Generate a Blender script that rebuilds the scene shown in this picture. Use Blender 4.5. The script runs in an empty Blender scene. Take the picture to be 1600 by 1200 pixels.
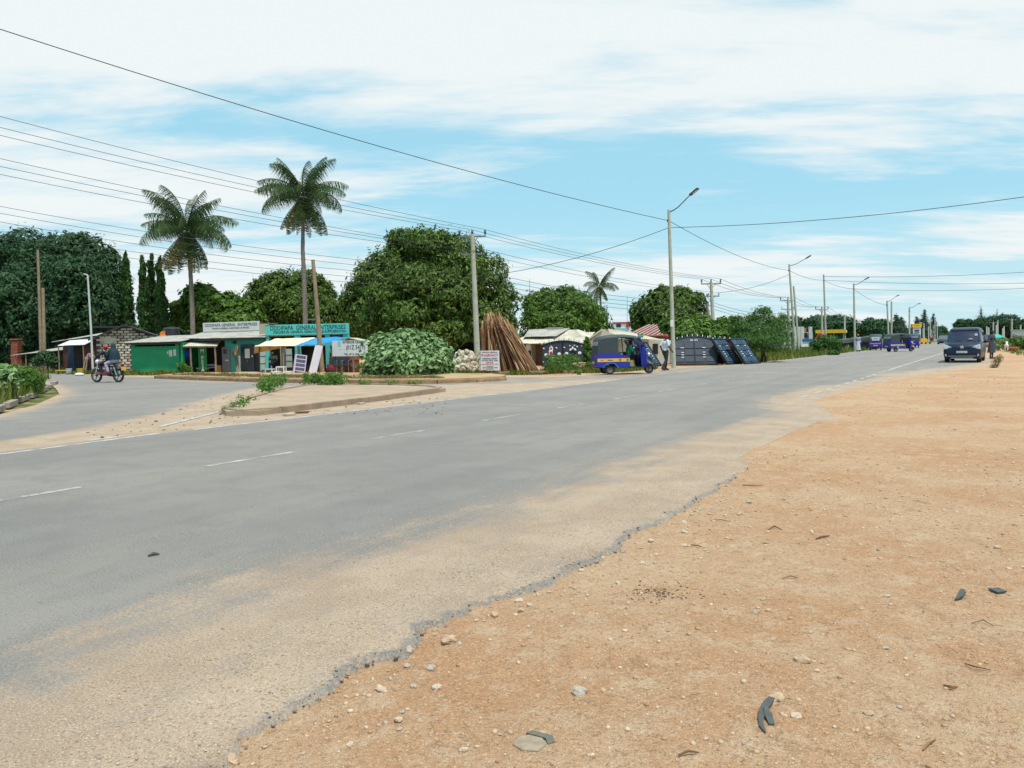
import bpy, math, random
import numpy as np
from mathutils import Vector, Matrix, Quaternion, noise as mnoise

S = bpy.context.scene
COL = S.collection
rnd = random.Random(7)
PI = math.pi
rad = math.radians

# ---------------------------------------------------------------- camera
F, EYE, ROLL = 1200.0, 1.4, 0.0175          # focal length in photo pixels, eye height, horizon slope
VPX, VPY = 1565.0, 523.0                    # where the main road vanishes in the photo
def _cam(px, py): return np.array([(px-800)/F, (600-py)/F, 1.0])
_v = _cam(VPX, VPY); _v /= np.linalg.norm(_v)
_w = _cam(0, VPY+VPX*ROLL); _w /= np.linalg.norm(_w)
_up = np.cross(_w, _v); _up /= np.linalg.norm(_up)
if _up[1] < 0: _up = -_up
_X = np.cross(_v, _up)
if _X[0] < 0: _X = -_X
RM = np.array([_X, _v, _up])                # camera axes -> world (x right of road, y along road, z up)
EYEP = np.array([0, 0, EYE])
camd = bpy.data.cameras.new('camera'); camo = bpy.data.objects.new('camera', camd); COL.objects.link(camo)
m = Matrix.Identity(4)
for r in range(3):
    m[r][0] = RM[r][0]; m[r][1] = RM[r][1]; m[r][2] = -RM[r][2]; m[r][3] = EYEP[r]
camo.matrix_world = m
camd.sensor_width = 36; camd.lens = F/1600*36; camd.clip_start = .05; camd.clip_end = 6000
S.camera = camo
S.render.resolution_x = 1024; S.render.resolution_y = 768

# ---------------------------------------------------------------- sky, sun, exposure
SUN_EL, SUN_AZ = rad(70), rad(115)          # azimuth clockwise from the road direction (+y)
W = bpy.data.worlds.new('World'); S.world = W; W.use_nodes = True
nt = W.node_tree; N = nt.nodes; L = nt.links
for n in list(N): N.remove(n)
def nd(tree, t, **kw):
    n = tree.nodes.new(t)
    for k, v in kw.items():
        if k in n.inputs.keys() if hasattr(n.inputs, 'keys') else False: n.inputs[k].default_value = v
        else: setattr(n, k, v)
    return n
out = nd(nt, 'ShaderNodeOutputWorld'); bg = nd(nt, 'ShaderNodeBackground'); bg.inputs['Strength'].default_value = .105
sky = nd(nt, 'ShaderNodeTexSky'); sky.sky_type = 'NISHITA'; sky.sun_disc = False
sky.sun_elevation = SUN_EL; sky.sun_rotation = SUN_AZ; sky.air_density = 1.0; sky.dust_density = .6; sky.ozone_density = 1.0; sky.altitude = 0
tc = nd(nt, 'ShaderNodeTexCoord'); sep = nd(nt, 'ShaderNodeSeparateXYZ'); L.new(tc.outputs['Generated'], sep.inputs[0])
def wm(op, a, b=None, clamp=False):
    n = nt.nodes.new('ShaderNodeMath'); n.operation = op; n.use_clamp = clamp
    for i, q in enumerate((a, b)):
        if q is None: continue
        if isinstance(q, (int, float)): n.inputs[i].default_value = q
        else: nt.links.new(q, n.inputs[i])
    return n.outputs[0]
zc = wm('ADD', wm('MAXIMUM', sep.outputs[2], 0.0), .10)
u_ = wm('ADD', wm('MULTIPLY', sep.outputs[0], .84), wm('MULTIPLY', sep.outputs[1], .54))
v_ = wm('ADD', wm('MULTIPLY', sep.outputs[0], -.54), wm('MULTIPLY', sep.outputs[1], .84))
pu = wm('DIVIDE', u_, zc); pv = wm('DIVIDE', v_, zc)
cmb = nd(nt, 'ShaderNodeCombineXYZ'); L.new(pu, cmb.inputs[0]); L.new(pv, cmb.inputs[1])
def wnoise(scale, detail, rough, sx, sy, off, dist=0.0):
    mp = nd(nt, 'ShaderNodeMapping'); mp.inputs['Scale'].default_value = (sx, sy, 1); mp.inputs['Location'].default_value = off
    mp.inputs['Rotation'].default_value = (0, 0, rad(-7))
    L.new(cmb.outputs[0], mp.inputs[0])
    n = nd(nt, 'ShaderNodeTexNoise'); n.inputs['Scale'].default_value = scale; n.inputs['Detail'].default_value = detail
    n.inputs['Roughness'].default_value = rough; n.inputs['Distortion'].default_value = dist
    L.new(mp.outputs[0], n.inputs['Vector']); return n.outputs['Fac']
CLOUD_OFF = (6.4, 9.5, 0)
big = wnoise(.42, 3, .5, .55, 1.0, CLOUD_OFF)
mid = wnoise(1.5, 6, .62, .42, 1.0, (1.7, 6.2, 0), .35)
fine = wnoise(5.0, 6, .6, .38, 1.1, (9.7, 2.2, 0), .3)
den = wm('ADD', wm('ADD', wm('MULTIPLY', big, 1.1), wm('MULTIPLY', mid, .78)), wm('MULTIPLY', fine, .42))
rmp = nd(nt, 'ShaderNodeMapRange'); rmp.interpolation_type = 'SMOOTHSTEP'
rmp.inputs['From Min'].default_value = 1.01; rmp.inputs['From Max'].default_value = 1.29; L.new(den, rmp.inputs['Value'])
cov = wm('ADD', wm('MULTIPLY', rmp.outputs[0], .86), .10, True)
hue = nd(nt, 'ShaderNodeMix'); hue.data_type = 'RGBA'; hue.blend_type = 'MULTIPLY'; hue.inputs['Factor'].default_value = 1
L.new(sky.outputs[0], hue.inputs['A']); hue.inputs['B'].default_value = (1.0, 1.15, 1.1, 1)
cmix = nd(nt, 'ShaderNodeMix'); cmix.data_type = 'RGBA'
veil = nd(nt, 'ShaderNodeMix'); veil.data_type = 'RGBA'; veil.inputs['Factor'].default_value = .8      # thin high haze over the blue
L.new(hue.outputs['Result'], veil.inputs['A']); veil.inputs['B'].default_value = (2.1, 4.8, 6.0, 1)
hz = nd(nt, 'ShaderNodeMapRange'); hz.interpolation_type = 'SMOOTHSTEP'; L.new(sep.outputs[2], hz.inputs['Value'])
for k_, q_ in (('From Min', -.02), ('From Max', .2), ('To Min', .75), ('To Max', 0.0)): hz.inputs[k_].default_value = q_
low = nd(nt, 'ShaderNodeMix'); low.data_type = 'RGBA'; L.new(hz.outputs[0], low.inputs['Factor'])
L.new(veil.outputs['Result'], low.inputs['A']); low.inputs['B'].default_value = (4.2, 5.6, 6.0, 1)
L.new(cov, cmix.inputs['Factor']); L.new(low.outputs['Result'], cmix.inputs['A']); cmix.inputs['B'].default_value = (6.0, 6.3, 6.3, 1)
L.new(cmix.outputs['Result'], bg.inputs[0]); L.new(bg.outputs[0], out.inputs[0])
sl = bpy.data.lights.new('sun', 'SUN'); sl.energy = 3.3; sl.angle = rad(3); sl.color = (1, .95, .87)
so = bpy.data.objects.new('sun', sl); COL.objects.link(so)
_sd = Vector((math.sin(SUN_AZ)*math.cos(SUN_EL), math.cos(SUN_AZ)*math.cos(SUN_EL), math.sin(SUN_EL)))
so.rotation_euler = _sd.to_track_quat('Z', 'Y').to_euler(); so.location = (0, 0, 60)
S.view_settings.view_transform = 'Standard'; S.view_settings.look = 'None'
S.view_settings.exposure = 0.5; S.view_settings.gamma = 1

# ---------------------------------------------------------------- pixel -> place helpers
def ray(px, py): return RM @ _cam(px, py)
def G(px, py, z=0.0):                        # the ground point seen at a pixel
    d = ray(px, py); t = (z-EYE)/d[2]; return Vector(EYEP+d*t)
def P(px, py, depth): return Vector(EYEP+ray(px, py)*depth)
def GD(px, depth, z=0.0):                    # ground point in a pixel column at a camera depth
    a, b = P(px, 500, depth), P(px, 600, depth); t = (z-a.z)/(b.z-a.z); return a+(b-a)*t
def depth_of(p): return float((RM.T @ (np.array(p)-EYEP))[2])
def proj(p):
    c = RM.T @ (np.array(p)-EYEP); return 800+F*c[0]/c[2], 600-F*c[1]/c[2]
RIGHT = Vector((RM[0][0], RM[1][0], 0)).normalized(); FWD = Vector((RM[0][2], RM[1][2], 0)).normalized()

# ---------------------------------------------------------------- materials
MATS = {}
def mat(name, col, rough=.75, metal=0, var=.18, scale=2.5, bump=0.0, bscale=30, spec=.35, coat=0, tint=None):
    if name in MATS: return MATS[name]
    M = bpy.data.materials.new(name); M.use_nodes = True; t = M.node_tree
    b = t.nodes['Principled BSDF']; b.inputs['Roughness'].default_value = rough; b.inputs['Metallic'].default_value = metal
    b.inputs['Specular IOR Level'].default_value = spec
    if coat: b.inputs['Coat Weight'].default_value = coat; b.inputs['Coat Roughness'].default_value = .08
    c = tuple(col)
    if var > 0 or bump > 0:
        g = t.nodes.new('ShaderNodeTexCoord')
        n = t.nodes.new('ShaderNodeTexNoise'); n.inputs['Scale'].default_value = scale; n.inputs['Detail'].default_value = 6; n.inputs['Roughness'].default_value = .65
        t.links.new(g.outputs['Object'], n.inputs['Vector'])
        mx = t.nodes.new('ShaderNodeMix'); mx.data_type = 'RGBA'
        mr = t.nodes.new('ShaderNodeMapRange'); mr.inputs['From Min'].default_value = .3; mr.inputs['From Max'].default_value = .7
        t.links.new(n.outputs['Fac'], mr.inputs['Value']); t.links.new(mr.outputs[0], mx.inputs['Factor'])
        d = tint if tint else tuple(x*(1-var) for x in c)
        mx.inputs['A'].default_value = (*d, 1); mx.inputs['B'].default_value = (*[min(1, x*(1+var*.5)) for x in c], 1)
        t.links.new(mx.outputs['Result'], b.inputs['Base Color'])
        if bump > 0:
            n2 = t.nodes.new('ShaderNodeTexNoise'); n2.inputs['Scale'].default_value = bscale; n2.inputs['Detail'].default_value = 5
            t.links.new(g.outputs['Object'], n2.inputs['Vector'])
            bp = t.nodes.new('ShaderNodeBump'); bp.inputs['Strength'].default_value = bump; bp.inputs['Distance'].default_value = .02
            t.links.new(n2.outputs['Fac'], bp.inputs['Height']); t.links.new(bp.outputs[0], b.inputs['Normal'])
    else: b.inputs['Base Color'].default_value = (*c, 1)
    MATS[name] = M; return M
def leafmat(name, cols, rough=.6, trans=.25, spec=.15):
    if name in MATS: return MATS[name]
    M = bpy.data.materials.new(name); M.use_nodes = True; t = M.node_tree
    b = t.nodes['Principled BSDF']; b.inputs['Roughness'].default_value = rough; b.inputs['Specular IOR Level'].default_value = spec
    g = t.nodes.new('ShaderNodeNewGeometry'); r = t.nodes.new('ShaderNodeValToRGB')
    e = r.color_ramp.elements
    while len(e) < len(cols): e.new(.5)
    for i, c in enumerate(cols): e[i].position = i/(len(cols)-1); e[i].color = (*c, 1)
    t.links.new(g.outputs['Random Per Island'], r.inputs[0]); t.links.new(r.outputs[0], b.inputs['Base Color'])
    tr = t.nodes.new('ShaderNodeBsdfTranslucent'); ms = t.nodes.new('ShaderNodeMixShader'); ms.inputs[0].default_value = trans
    t.links.new(r.outputs[0], tr.inputs[0]); t.links.new(b.outputs[0], ms.inputs[1]); t.links.new(tr.outputs[0], ms.inputs[2])
    t.links.new(ms.outputs[0], t.nodes['Material Output'].inputs[0])
    MATS[name] = M; return M
def glassmat(name, col=(.02, .03, .035), rough=.05):
    if name in MATS: return MATS[name]
    M = mat(name, col, rough, 0, 0, spec=.9); return M

# ---------------------------------------------------------------- mesh builder
class MB:
    def __init__(s): s.v = []; s.f = []
    def add(s, vs, fs):
        o = len(s.v); s.v += [tuple(p) for p in vs]; s.f += [tuple(i+o for i in q) for q in fs]; return s
    def box(s, c, d, rot=None, taper=1.0):
        h = [x/2 for x in d]; vs = []
        for z in (-1, 1):
            k = 1 if z < 0 else taper
            for x, y in ((-1, -1), (1, -1), (1, 1), (-1, 1)):
                p = Vector((x*h[0]*k, y*h[1]*k, z*h[2]))
                if rot is not None: p = rot @ p
                vs.append(p+Vector(c))
        return s.add(vs, [(3, 2, 1, 0), (4, 5, 6, 7), (0, 1, 5, 4), (1, 2, 6, 5), (2, 3, 7, 6), (3, 0, 4, 7)])
    def bx(s, x0, x1, y0, y1, z0, z1): return s.box(((x0+x1)/2, (y0+y1)/2, (z0+z1)/2), (abs(x1-x0), abs(y1-y0), abs(z1-z0)))
    def tube(s, path, radii, n=8, caps=True, flat=None):
        path = [Vector(p) for p in path]
        if isinstance(radii, (int, float)): radii = [radii]*len(path)
        rings = []; up = None
        for i, p in enumerate(path):
            t = (path[min(i+1, len(path)-1)]-path[max(i-1, 0)])
            if t.length < 1e-9: t = Vector((0, 0, 1))
            t.normalize()
            if up is None: up = t.orthogonal().normalized()
            up = (up-t*up.dot(t)); up = up.normalized() if up.length > 1e-6 else t.orthogonal().normalized()
            b = t.cross(up); r = radii[i]; rr = r if isinstance(r, tuple) else (r, r)
            rings.append([p+up*(math.cos(2*PI*k/n)*rr[0])+b*(math.sin(2*PI*k/n)*rr[1]) for k in range(n)])
        vs = [q for r in rings for q in r]; fs = []
        for i in range(len(rings)-1):
            for k in range(n):
                a = i*n+k; b2 = i*n+(k+1) % n; fs.append((a, b2, b2+n, a+n))
        if caps: fs.append(tuple(range(n-1, -1, -1))); fs.append(tuple((len(rings)-1)*n+k for k in range(n)))
        return s.add(vs, fs)
    def cyl(s, a, b, r0, r1=None, n=10): return s.tube([a, b], [r0, r0 if r1 is None else r1], n)
    def lathe(s, prof, n=16, c=(0, 0, 0), axis='Z', caps=True):
        vs = []; fs = []; c = Vector(c)
        for (r, h) in prof:
            for k in range(n):
                a = 2*PI*k/n; x, y = r*math.cos(a), r*math.sin(a)
                q = {'Z': (x, y, h), 'X': (h, x, y), 'Y': (x, h, y)}[axis]
                vs.append(c+Vector(q))
        for i in range(len(prof)-1):
            for k in range(n):
                a = i*n+k; b = i*n+(k+1) % n; fs.append((a, b, b+n, a+n))
        if caps:
            fs.append(tuple(range(n-1, -1, -1))); fs.append(tuple((len(prof)-1)*n+k for k in range(n)))
        return s.add(vs, fs)
    def ell(s, c, r, nu=12, nv=8, rot=None):
        c = Vector(c); vs = []; fs = []
        for j in range(1, nv):
            th = PI*j/nv
            for k in range(nu):
                a = 2*PI*k/nu; p = Vector((r[0]*math.sin(th)*math.cos(a), r[1]*math.sin(th)*math.sin(a), r[2]*math.cos(th)))
                vs.append(c+(rot @ p if rot is not None else p))
        top = Vector((0, 0, r[2])); bot = Vector((0, 0, -r[2]))
        vs.append(c+(rot @ top if rot is not None else top)); vs.append(c+(rot @ bot if rot is not None else bot))
        T = len(vs)-2
        for k in range(nu):
            fs.append((k, T, (k+1) % nu)); b = (nv-2)*nu; fs.append((b+k, b+(k+1) % nu, T+1))
        for j in range(nv-2):
            for k in range(nu):
                a = j*nu+k; b = j*nu+(k+1) % nu; fs.append((a, b, b+nu, a+nu)[::-1])
        return s.add(vs, [q[::-1] for q in fs])
    def prism(s, poly, d0, d1, axis='Z'):     # polygon extruded along an axis
        def p3(a, b, h): return {'Z': (a, b, h), 'Y': (a, h, b), 'X': (h, a, b)}[axis]
        n = len(poly); vs = [p3(a, b, d0) for a, b in poly]+[p3(a, b, d1) for a, b in poly]
        fs = [tuple(range(n-1, -1, -1)), tuple(range(n, 2*n))]+[(i, (i+1) % n, (i+1) % n+n, i+n) for i in range(n)]
        return s.add(vs, fs)
    def quad(s, a, b, c, d): return s.add([a, b, c, d], [(0, 1, 2, 3)])
    def loft(s, rings, closed=True, caps=True):
        n = len(rings[0]); vs = [p for r in rings for p in r]; fs = []
        for i in range(len(rings)-1):
            for k in range(n if closed else n-1):
                a = i*n+k; b = i*n+(k+1) % n; fs.append((a, b, b+n, a+n))
        if caps and closed: fs.append(tuple(range(n-1, -1, -1))); fs.append(tuple((len(rings)-1)*n+k for k in range(n)))
        return s.add(vs, fs)
    def mesh(s, name, m, smooth=False, fix=False):
        me = bpy.data.meshes.new(name); me.from_pydata([tuple(p) for p in s.v], [], s.f)
        if fix:
            import bmesh
            b = bmesh.new(); b.from_mesh(me); bmesh.ops.recalc_face_normals(b, faces=b.faces); b.to_mesh(me); b.free()
        if m: me.materials.append(m)
        if smooth: me.polygons.foreach_set('use_smooth', [True]*len(me.polygons))
        me.update(); return me
    def build(s, name, m, parent=None, smooth=False, bevel=0, loc=None, rot=None, fix=True):
        me = s.mesh(name, m, smooth)
        if fix:
            import bmesh
            b = bmesh.new(); b.from_mesh(me); bmesh.ops.recalc_face_normals(b, faces=b.faces); b.to_mesh(me); b.free()
        return link(name, me, parent, loc, rot, bevel, smooth)
def link(name, me, parent=None, loc=None, rot=None, bevel=0, smooth=False):
    o = bpy.data.objects.new(name, me); COL.objects.link(o)
    if parent is not None: o.parent = parent
    if loc is not None: o.location = loc
    if rot is not None: o.rotation_euler = rot
    if bevel:
        b = o.modifiers.new('bevel', 'BEVEL'); b.width = bevel; b.segments = 2; b.limit_method = 'ANGLE'; b.angle_limit = rad(40)
    if smooth:
        try: me.set_sharp_from_angle(angle=rad(50))
        except Exception: pass
    return o
def tag(o, label, cat, group=None, kind=None):
    if label: o['label'] = label
    if cat: o['category'] = cat
    if group: o['group'] = group
    if kind: o['kind'] = kind
    return o
def thing(name, label, cat, loc=(0, 0, 0), rz=0.0, group=None):
    o = bpy.data.objects.new(name, None); COL.objects.link(o); o.empty_display_size = .2
    o.location = loc; o.rotation_euler = (0, 0, rz); return tag(o, label, cat, group)
def struct(o): o['kind'] = 'structure'; return o
def dup(root, parent=None):
    c = root.copy(); COL.objects.link(c); c.parent = parent
    for ch in root.children: dup(ch, c)
    return c
def nmesh(name, V, Fq, m, smooth=False):     # numpy vertices and equal-sized faces
    V = np.asarray(V, dtype=np.float32); Fq = np.asarray(Fq, dtype=np.int32); k = Fq.shape[1]
    me = bpy.data.meshes.new(name); me.vertices.add(len(V)); me.vertices.foreach_set('co', V.ravel())
    me.loops.add(Fq.size); me.loops.foreach_set('vertex_index', Fq.ravel())
    me.polygons.add(len(Fq)); me.polygons.foreach_set('loop_start', np.arange(0, Fq.size, k, dtype=np.int32))
    me.polygons.foreach_set('loop_total', np.full(len(Fq), k, dtype=np.int32))
    if smooth: me.polygons.foreach_set('use_smooth', np.ones(len(Fq), dtype=bool))
    if m: me.materials.append(m)
    me.update(calc_edges=True); me.validate(); return me
def text(s, size, parent, m, loc, rot=(PI/2, 0, 0), align='CENTER', name='lettering', depth=.004, width=None):
    c = bpy.data.curves.new('txt', 'FONT'); c.body = s; c.size = size; c.align_x = align; c.align_y = 'CENTER'; c.extrude = depth; c.resolution_u = 2
    o = bpy.data.objects.new('txt', c); COL.objects.link(o)
    dg = bpy.context.evaluated_depsgraph_get(); me = bpy.data.meshes.new_from_object(o.evaluated_get(dg))
    bpy.data.objects.remove(o); bpy.data.curves.remove(c)
    me.name = name; me.materials.clear(); me.materials.append(m)
    q = link(name, me, parent, loc, rot)
    if width and len(me.vertices):
        xs = [v.co.x for v in me.vertices]; w = max(xs)-min(xs)
        if w > 0: q.scale = (width/w, 1, 1)
    return q
class Fac:
    """a vertical plane standing on the ground between two pixels; px,py on it -> metres along and up"""
    def __init__(s, a, b, name=None, label=None, cat=None, group=None):
        s.A = Vector(a); s.B = Vector(b); s.A.z = s.B.z = 0; s.u = (s.B-s.A).normalized(); s.n = Vector((-s.u.y, s.u.x, 0)); s.w = (s.B-s.A).length
        s.rz = math.atan2(s.u.y, s.u.x)
        s.o = thing(name, label, cat, s.A, s.rz, group) if name else None
    def uz(s, px, py, off=0.0):
        d = Vector(ray(px, py)); q = s.A+s.n*off; e = Vector(EYEP); t = (q-e).dot(s.n)/d.dot(s.n); p = e+d*t
        return (p-s.A).dot(s.u), p.z
    def rect(s, x0, y0, x1, y1, off=0.0):
        yc, xc = (y0+y1)/2, (x0+x1)/2
        return s.uz(x0, yc, off)[0], s.uz(x1, yc, off)[0], s.uz(xc, y1, off)[1], s.uz(xc, y0, off)[1]
    def box(s, name, m, x0, y0, x1, y1, d0=0.0, d1=.1, parent=None, bevel=0):
        u0, u1, z0, z1 = s.rect(x0, y0, x1, y1, min(d0, d1))
        return MB().bx(u0, u1, d0, d1, max(z0, 0) if z0 < .12 else z0, z1).build(name, m, parent or s.o, bevel=bevel)
# ================================================================ GROUND
def fbm(x, y, seed=0.0, oct=4):
    return mnoise.fractal((x, y, seed), 1.0, 2.0, oct)
def axis_pts(segs):
    r = []
    for a, b, st in segs: r += list(np.arange(a, b-1e-6, st))
    r.append(segs[-1][1]); return np.array(r)
def attr_mat(name):
    M = bpy.data.materials.new(name); M.use_nodes = True; MATS[name] = M
    return M, M.node_tree, M.node_tree.nodes['Principled BSDF']
class T:                                       # small node helper
    def __init__(s, t): s.t = t; s.geo = t.nodes.new('ShaderNodeNewGeometry'); s.pos = s.geo.outputs['Position']
    def noise(s, sc, det=5, ro=.6, dist=0, vec=None):
        n = s.t.nodes.new('ShaderNodeTexNoise'); n.inputs['Scale'].default_value = sc; n.inputs['Detail'].default_value = det
        n.inputs['Roughness'].default_value = ro; n.inputs['Distortion'].default_value = dist
        s.t.links.new(vec or s.pos, n.inputs['Vector']); return n.outputs['Fac']
    def vor(s, sc, feat='F1', rand=1):
        n = s.t.nodes.new('ShaderNodeTexVoronoi'); n.inputs['Scale'].default_value = sc; n.feature = feat
        s.t.links.new(s.pos, n.inputs['Vector']); return n.outputs['Distance']
    def rng(s, v, a, b, c=0.0, d=1.0, smooth=True):
        n = s.t.nodes.new('ShaderNodeMapRange'); n.interpolation_type = 'SMOOTHSTEP' if smooth else 'LINEAR'
        for k, q in zip(('From Min', 'From Max', 'To Min', 'To Max'), (a, b, c, d)): n.inputs[k].default_value = q
        s.t.links.new(v, n.inputs['Value']); return n.outputs[0]
    def mix(s, f, a, b, mode='MIX'):
        n = s.t.nodes.new('ShaderNodeMix'); n.data_type = 'RGBA'; n.blend_type = mode
        for k, q in (('Factor', f), ('A', a), ('B', b)):
            if isinstance(q, (int, float)): n.inputs[k].default_value = q
            elif isinstance(q, tuple): n.inputs[k].default_value = (*q, 1)
            else: s.t.links.new(q, n.inputs[k])
        return n.outputs['Result']
    def m(s, op, a, b=None, clamp=False):
        n = s.t.nodes.new('ShaderNodeMath'); n.operation = op; n.use_clamp = clamp
        for i, q in enumerate((a, b)):
            if q is None: continue
            if isinstance(q, (int, float)): n.inputs[i].default_value = q
            else: s.t.links.new(q, n.inputs[i])
        return n.outputs[0]
    def attr(s, nm):
        n = s.t.nodes.new('ShaderNodeAttribute'); n.attribute_name = nm; return n.outputs['Fac']
    def bump(s, h, st, d, prev=None):
        n = s.t.nodes.new('ShaderNodeBump'); n.inputs['Strength'].default_value = st; n.inputs['Distance'].default_value = d
        s.t.links.new(h, n.inputs['Height'])
        if prev is not None: s.t.links.new(prev, n.inputs['Normal'])
        return n.outputs[0]
DUST = (.47, .335, .215)
def dirt_nodes(t):
    c = t.mix(t.rng(t.noise(.55, 5, .6), .35, .65), (.44, .245, .13), (.50, .335, .21))
    c = t.mix(t.rng(t.noise(.16, 3, .5), .5, .68, 0, .6), c, (.42, .225, .115))
    c = t.mix(t.rng(t.noise(5, 6, .75), .47, .66, 0, .7), c, (.54, .40, .27))
    c = t.mix(t.rng(t.noise(4.2, 6, .75, .4), .56, .66, 0, .55), c, (.29, .165, .085))
    c = t.mix(t.rng(t.noise(30, 5, .75), .53, .64, 0, .75), c, (.27, .165, .095))
    c = t.mix(t.rng(t.noise(70, 3, .75), .55, .63, 0, .8), c, (.57, .44, .31))
    c = t.mix(t.rng(t.noise(150, 2, .75), .57, .64, 0, .7), c, (.20, .12, .07))
    return c
# ---- terrain: one sheet to the horizon
M, nt_, b = attr_mat('earth'); t = T(nt_)
c = dirt_nodes(t)
gcol = t.mix(t.rng(t.noise(1.2, 5, .65), .35, .65), (.05, .085, .02), (.17, .17, .06))
gm = t.m('ADD', t.attr('green'), t.m('MULTIPLY', t.m('SUBTRACT', t.noise(.9, 5, .7), .5), .9))
c = t.mix(t.rng(gm, .42, .58), c, gcol)
nt_.links.new(c, b.inputs['Base Color']); b.inputs['Roughness'].default_value = .95; b.inputs['Specular IOR Level'].default_value = .12
h1 = t.bump(t.noise(8, 6, .7), .8, .06); h2 = t.bump(t.noise(45, 5, .7), .9, .02, h1)
nt_.links.new(h2, b.inputs['Normal'])
EDGE_PX = [(150, 1290), (245, 1200), (340, 1190), (375, 1140), (440, 1100), (500, 1075), (570, 1020), (630, 1005), (645, 970), (720, 950), (800, 920), (850, 905), (890, 885), (960, 850), (1000, 820), (1050, 800), (1120, 760), (1200, 705), (1310, 655), (1270, 625), (1340, 605), (1420, 588), (1500, 577), (1545, 570)]
_e = [G(*p) for p in EDGE_PX]; _e = sorted([(p.y, p.x) for p in _e])
_e = [(-80, -2.4), (-5, -2.4), (0.8, -2.4)]+_e+[(46, -.2), (55, -.6), (70, -1.2), (120, -2.4), (900, -2.6)]
EY = np.array([a for a, _ in _e]); EX = np.array([q for _, q in _e])
def edge_x(y):
    x = float(np.interp(y, EY, EX))
    if -1 < y < 60:
        k = 1 if y < 12 else 1.6
        x += k*(.055*fbm(y*1.9, 3.1, 1, 3)+.05*fbm(y*7.0, 9.2, 2, 3)+.03*fbm(y*22, 5.2, 3, 3))
    return x
def terr_z(x, y):
    z = -.05
    ex = float(np.interp(y, EY, EX)) if -80 < y < 900 else -2.5
    d = x-ex
    if d > -.5 and y < 120 and x < 60:
        # beside the broken road edge the earth is scoured a little, then rises almost level with the road
        bury = min(1, max(0, (y-6.2)/3.5))*(1-min(1, max(0, (y-13.5)/2.0)))+min(1, max(0, (y-16)/3))*.55
        base = -.042+(.040*bury)+.014*fbm(y*2.3, 1.7, 21, 3)*(1-bury)
        z = base+min(1, max(0, d/1.1))*(.034-.025*bury)
        z += .018*fbm(x*1.3, y*1.3, 4, 4)*min(1, max(0, d+.5))+.006*fbm(x*6, y*6, 5, 3)
        if d < -.25: z = min(z, -.05)
    return z
xs = axis_pts([(-2500, -400, 300), (-400, -120, 40), (-120, -24, 4), (-24, -3.4, 1.2), (-3.4, 3.0, .055), (3.0, 9, .12), (9, 30, .8), (30, 120, 10), (120, 400, 40), (400, 2500, 300)])
ys = axis_pts([(-600, -60, 60), (-60, -4, 4), (-4, 1, .5), (1, 9, .055), (9, 24, .14), (24, 60, .7), (60, 200, 5), (200, 600, 25), (600, 2600, 200)])
nx, ny = len(xs), len(ys); V = np.zeros((nx*ny, 3), np.float32); GR = np.zeros(nx*ny, np.float32)
def green_at(x, y):
    if y > 175: return .8
    if x < -11.5:
        if y < 60 and x > -60: return .15 if y > 24 else .55
        return .8
    ex = float(np.interp(y, EY, EX)) if -80 < y < 900 else -2.5
    if x > ex+.2:
        k = (y-52)/14; k = max(0, min(1, k))
        w = (x-(2.2 if y < 90 else .5))/3.0
        return .85*k*max(0, min(1, w+.3))
    return 0
for i, x in enumerate(xs):
    for j, y in enumerate(ys):
        q = i*ny+j; V[q] = (x, y, terr_z(x, y)); GR[q] = green_at(x, y)
ii, jj = np.meshgrid(np.arange(nx-1), np.arange(ny-1), indexing='ij'); a_ = (ii*ny+jj).ravel()
FQ = np.stack([a_, a_+ny, a_+ny+1, a_+1], 1)
me = nmesh('ground', V, FQ, M, True); at_ = me.attributes.new('green', 'FLOAT', 'POINT'); at_.data.foreach_set('value', GR)
ground = struct(link('ground', me))

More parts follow.
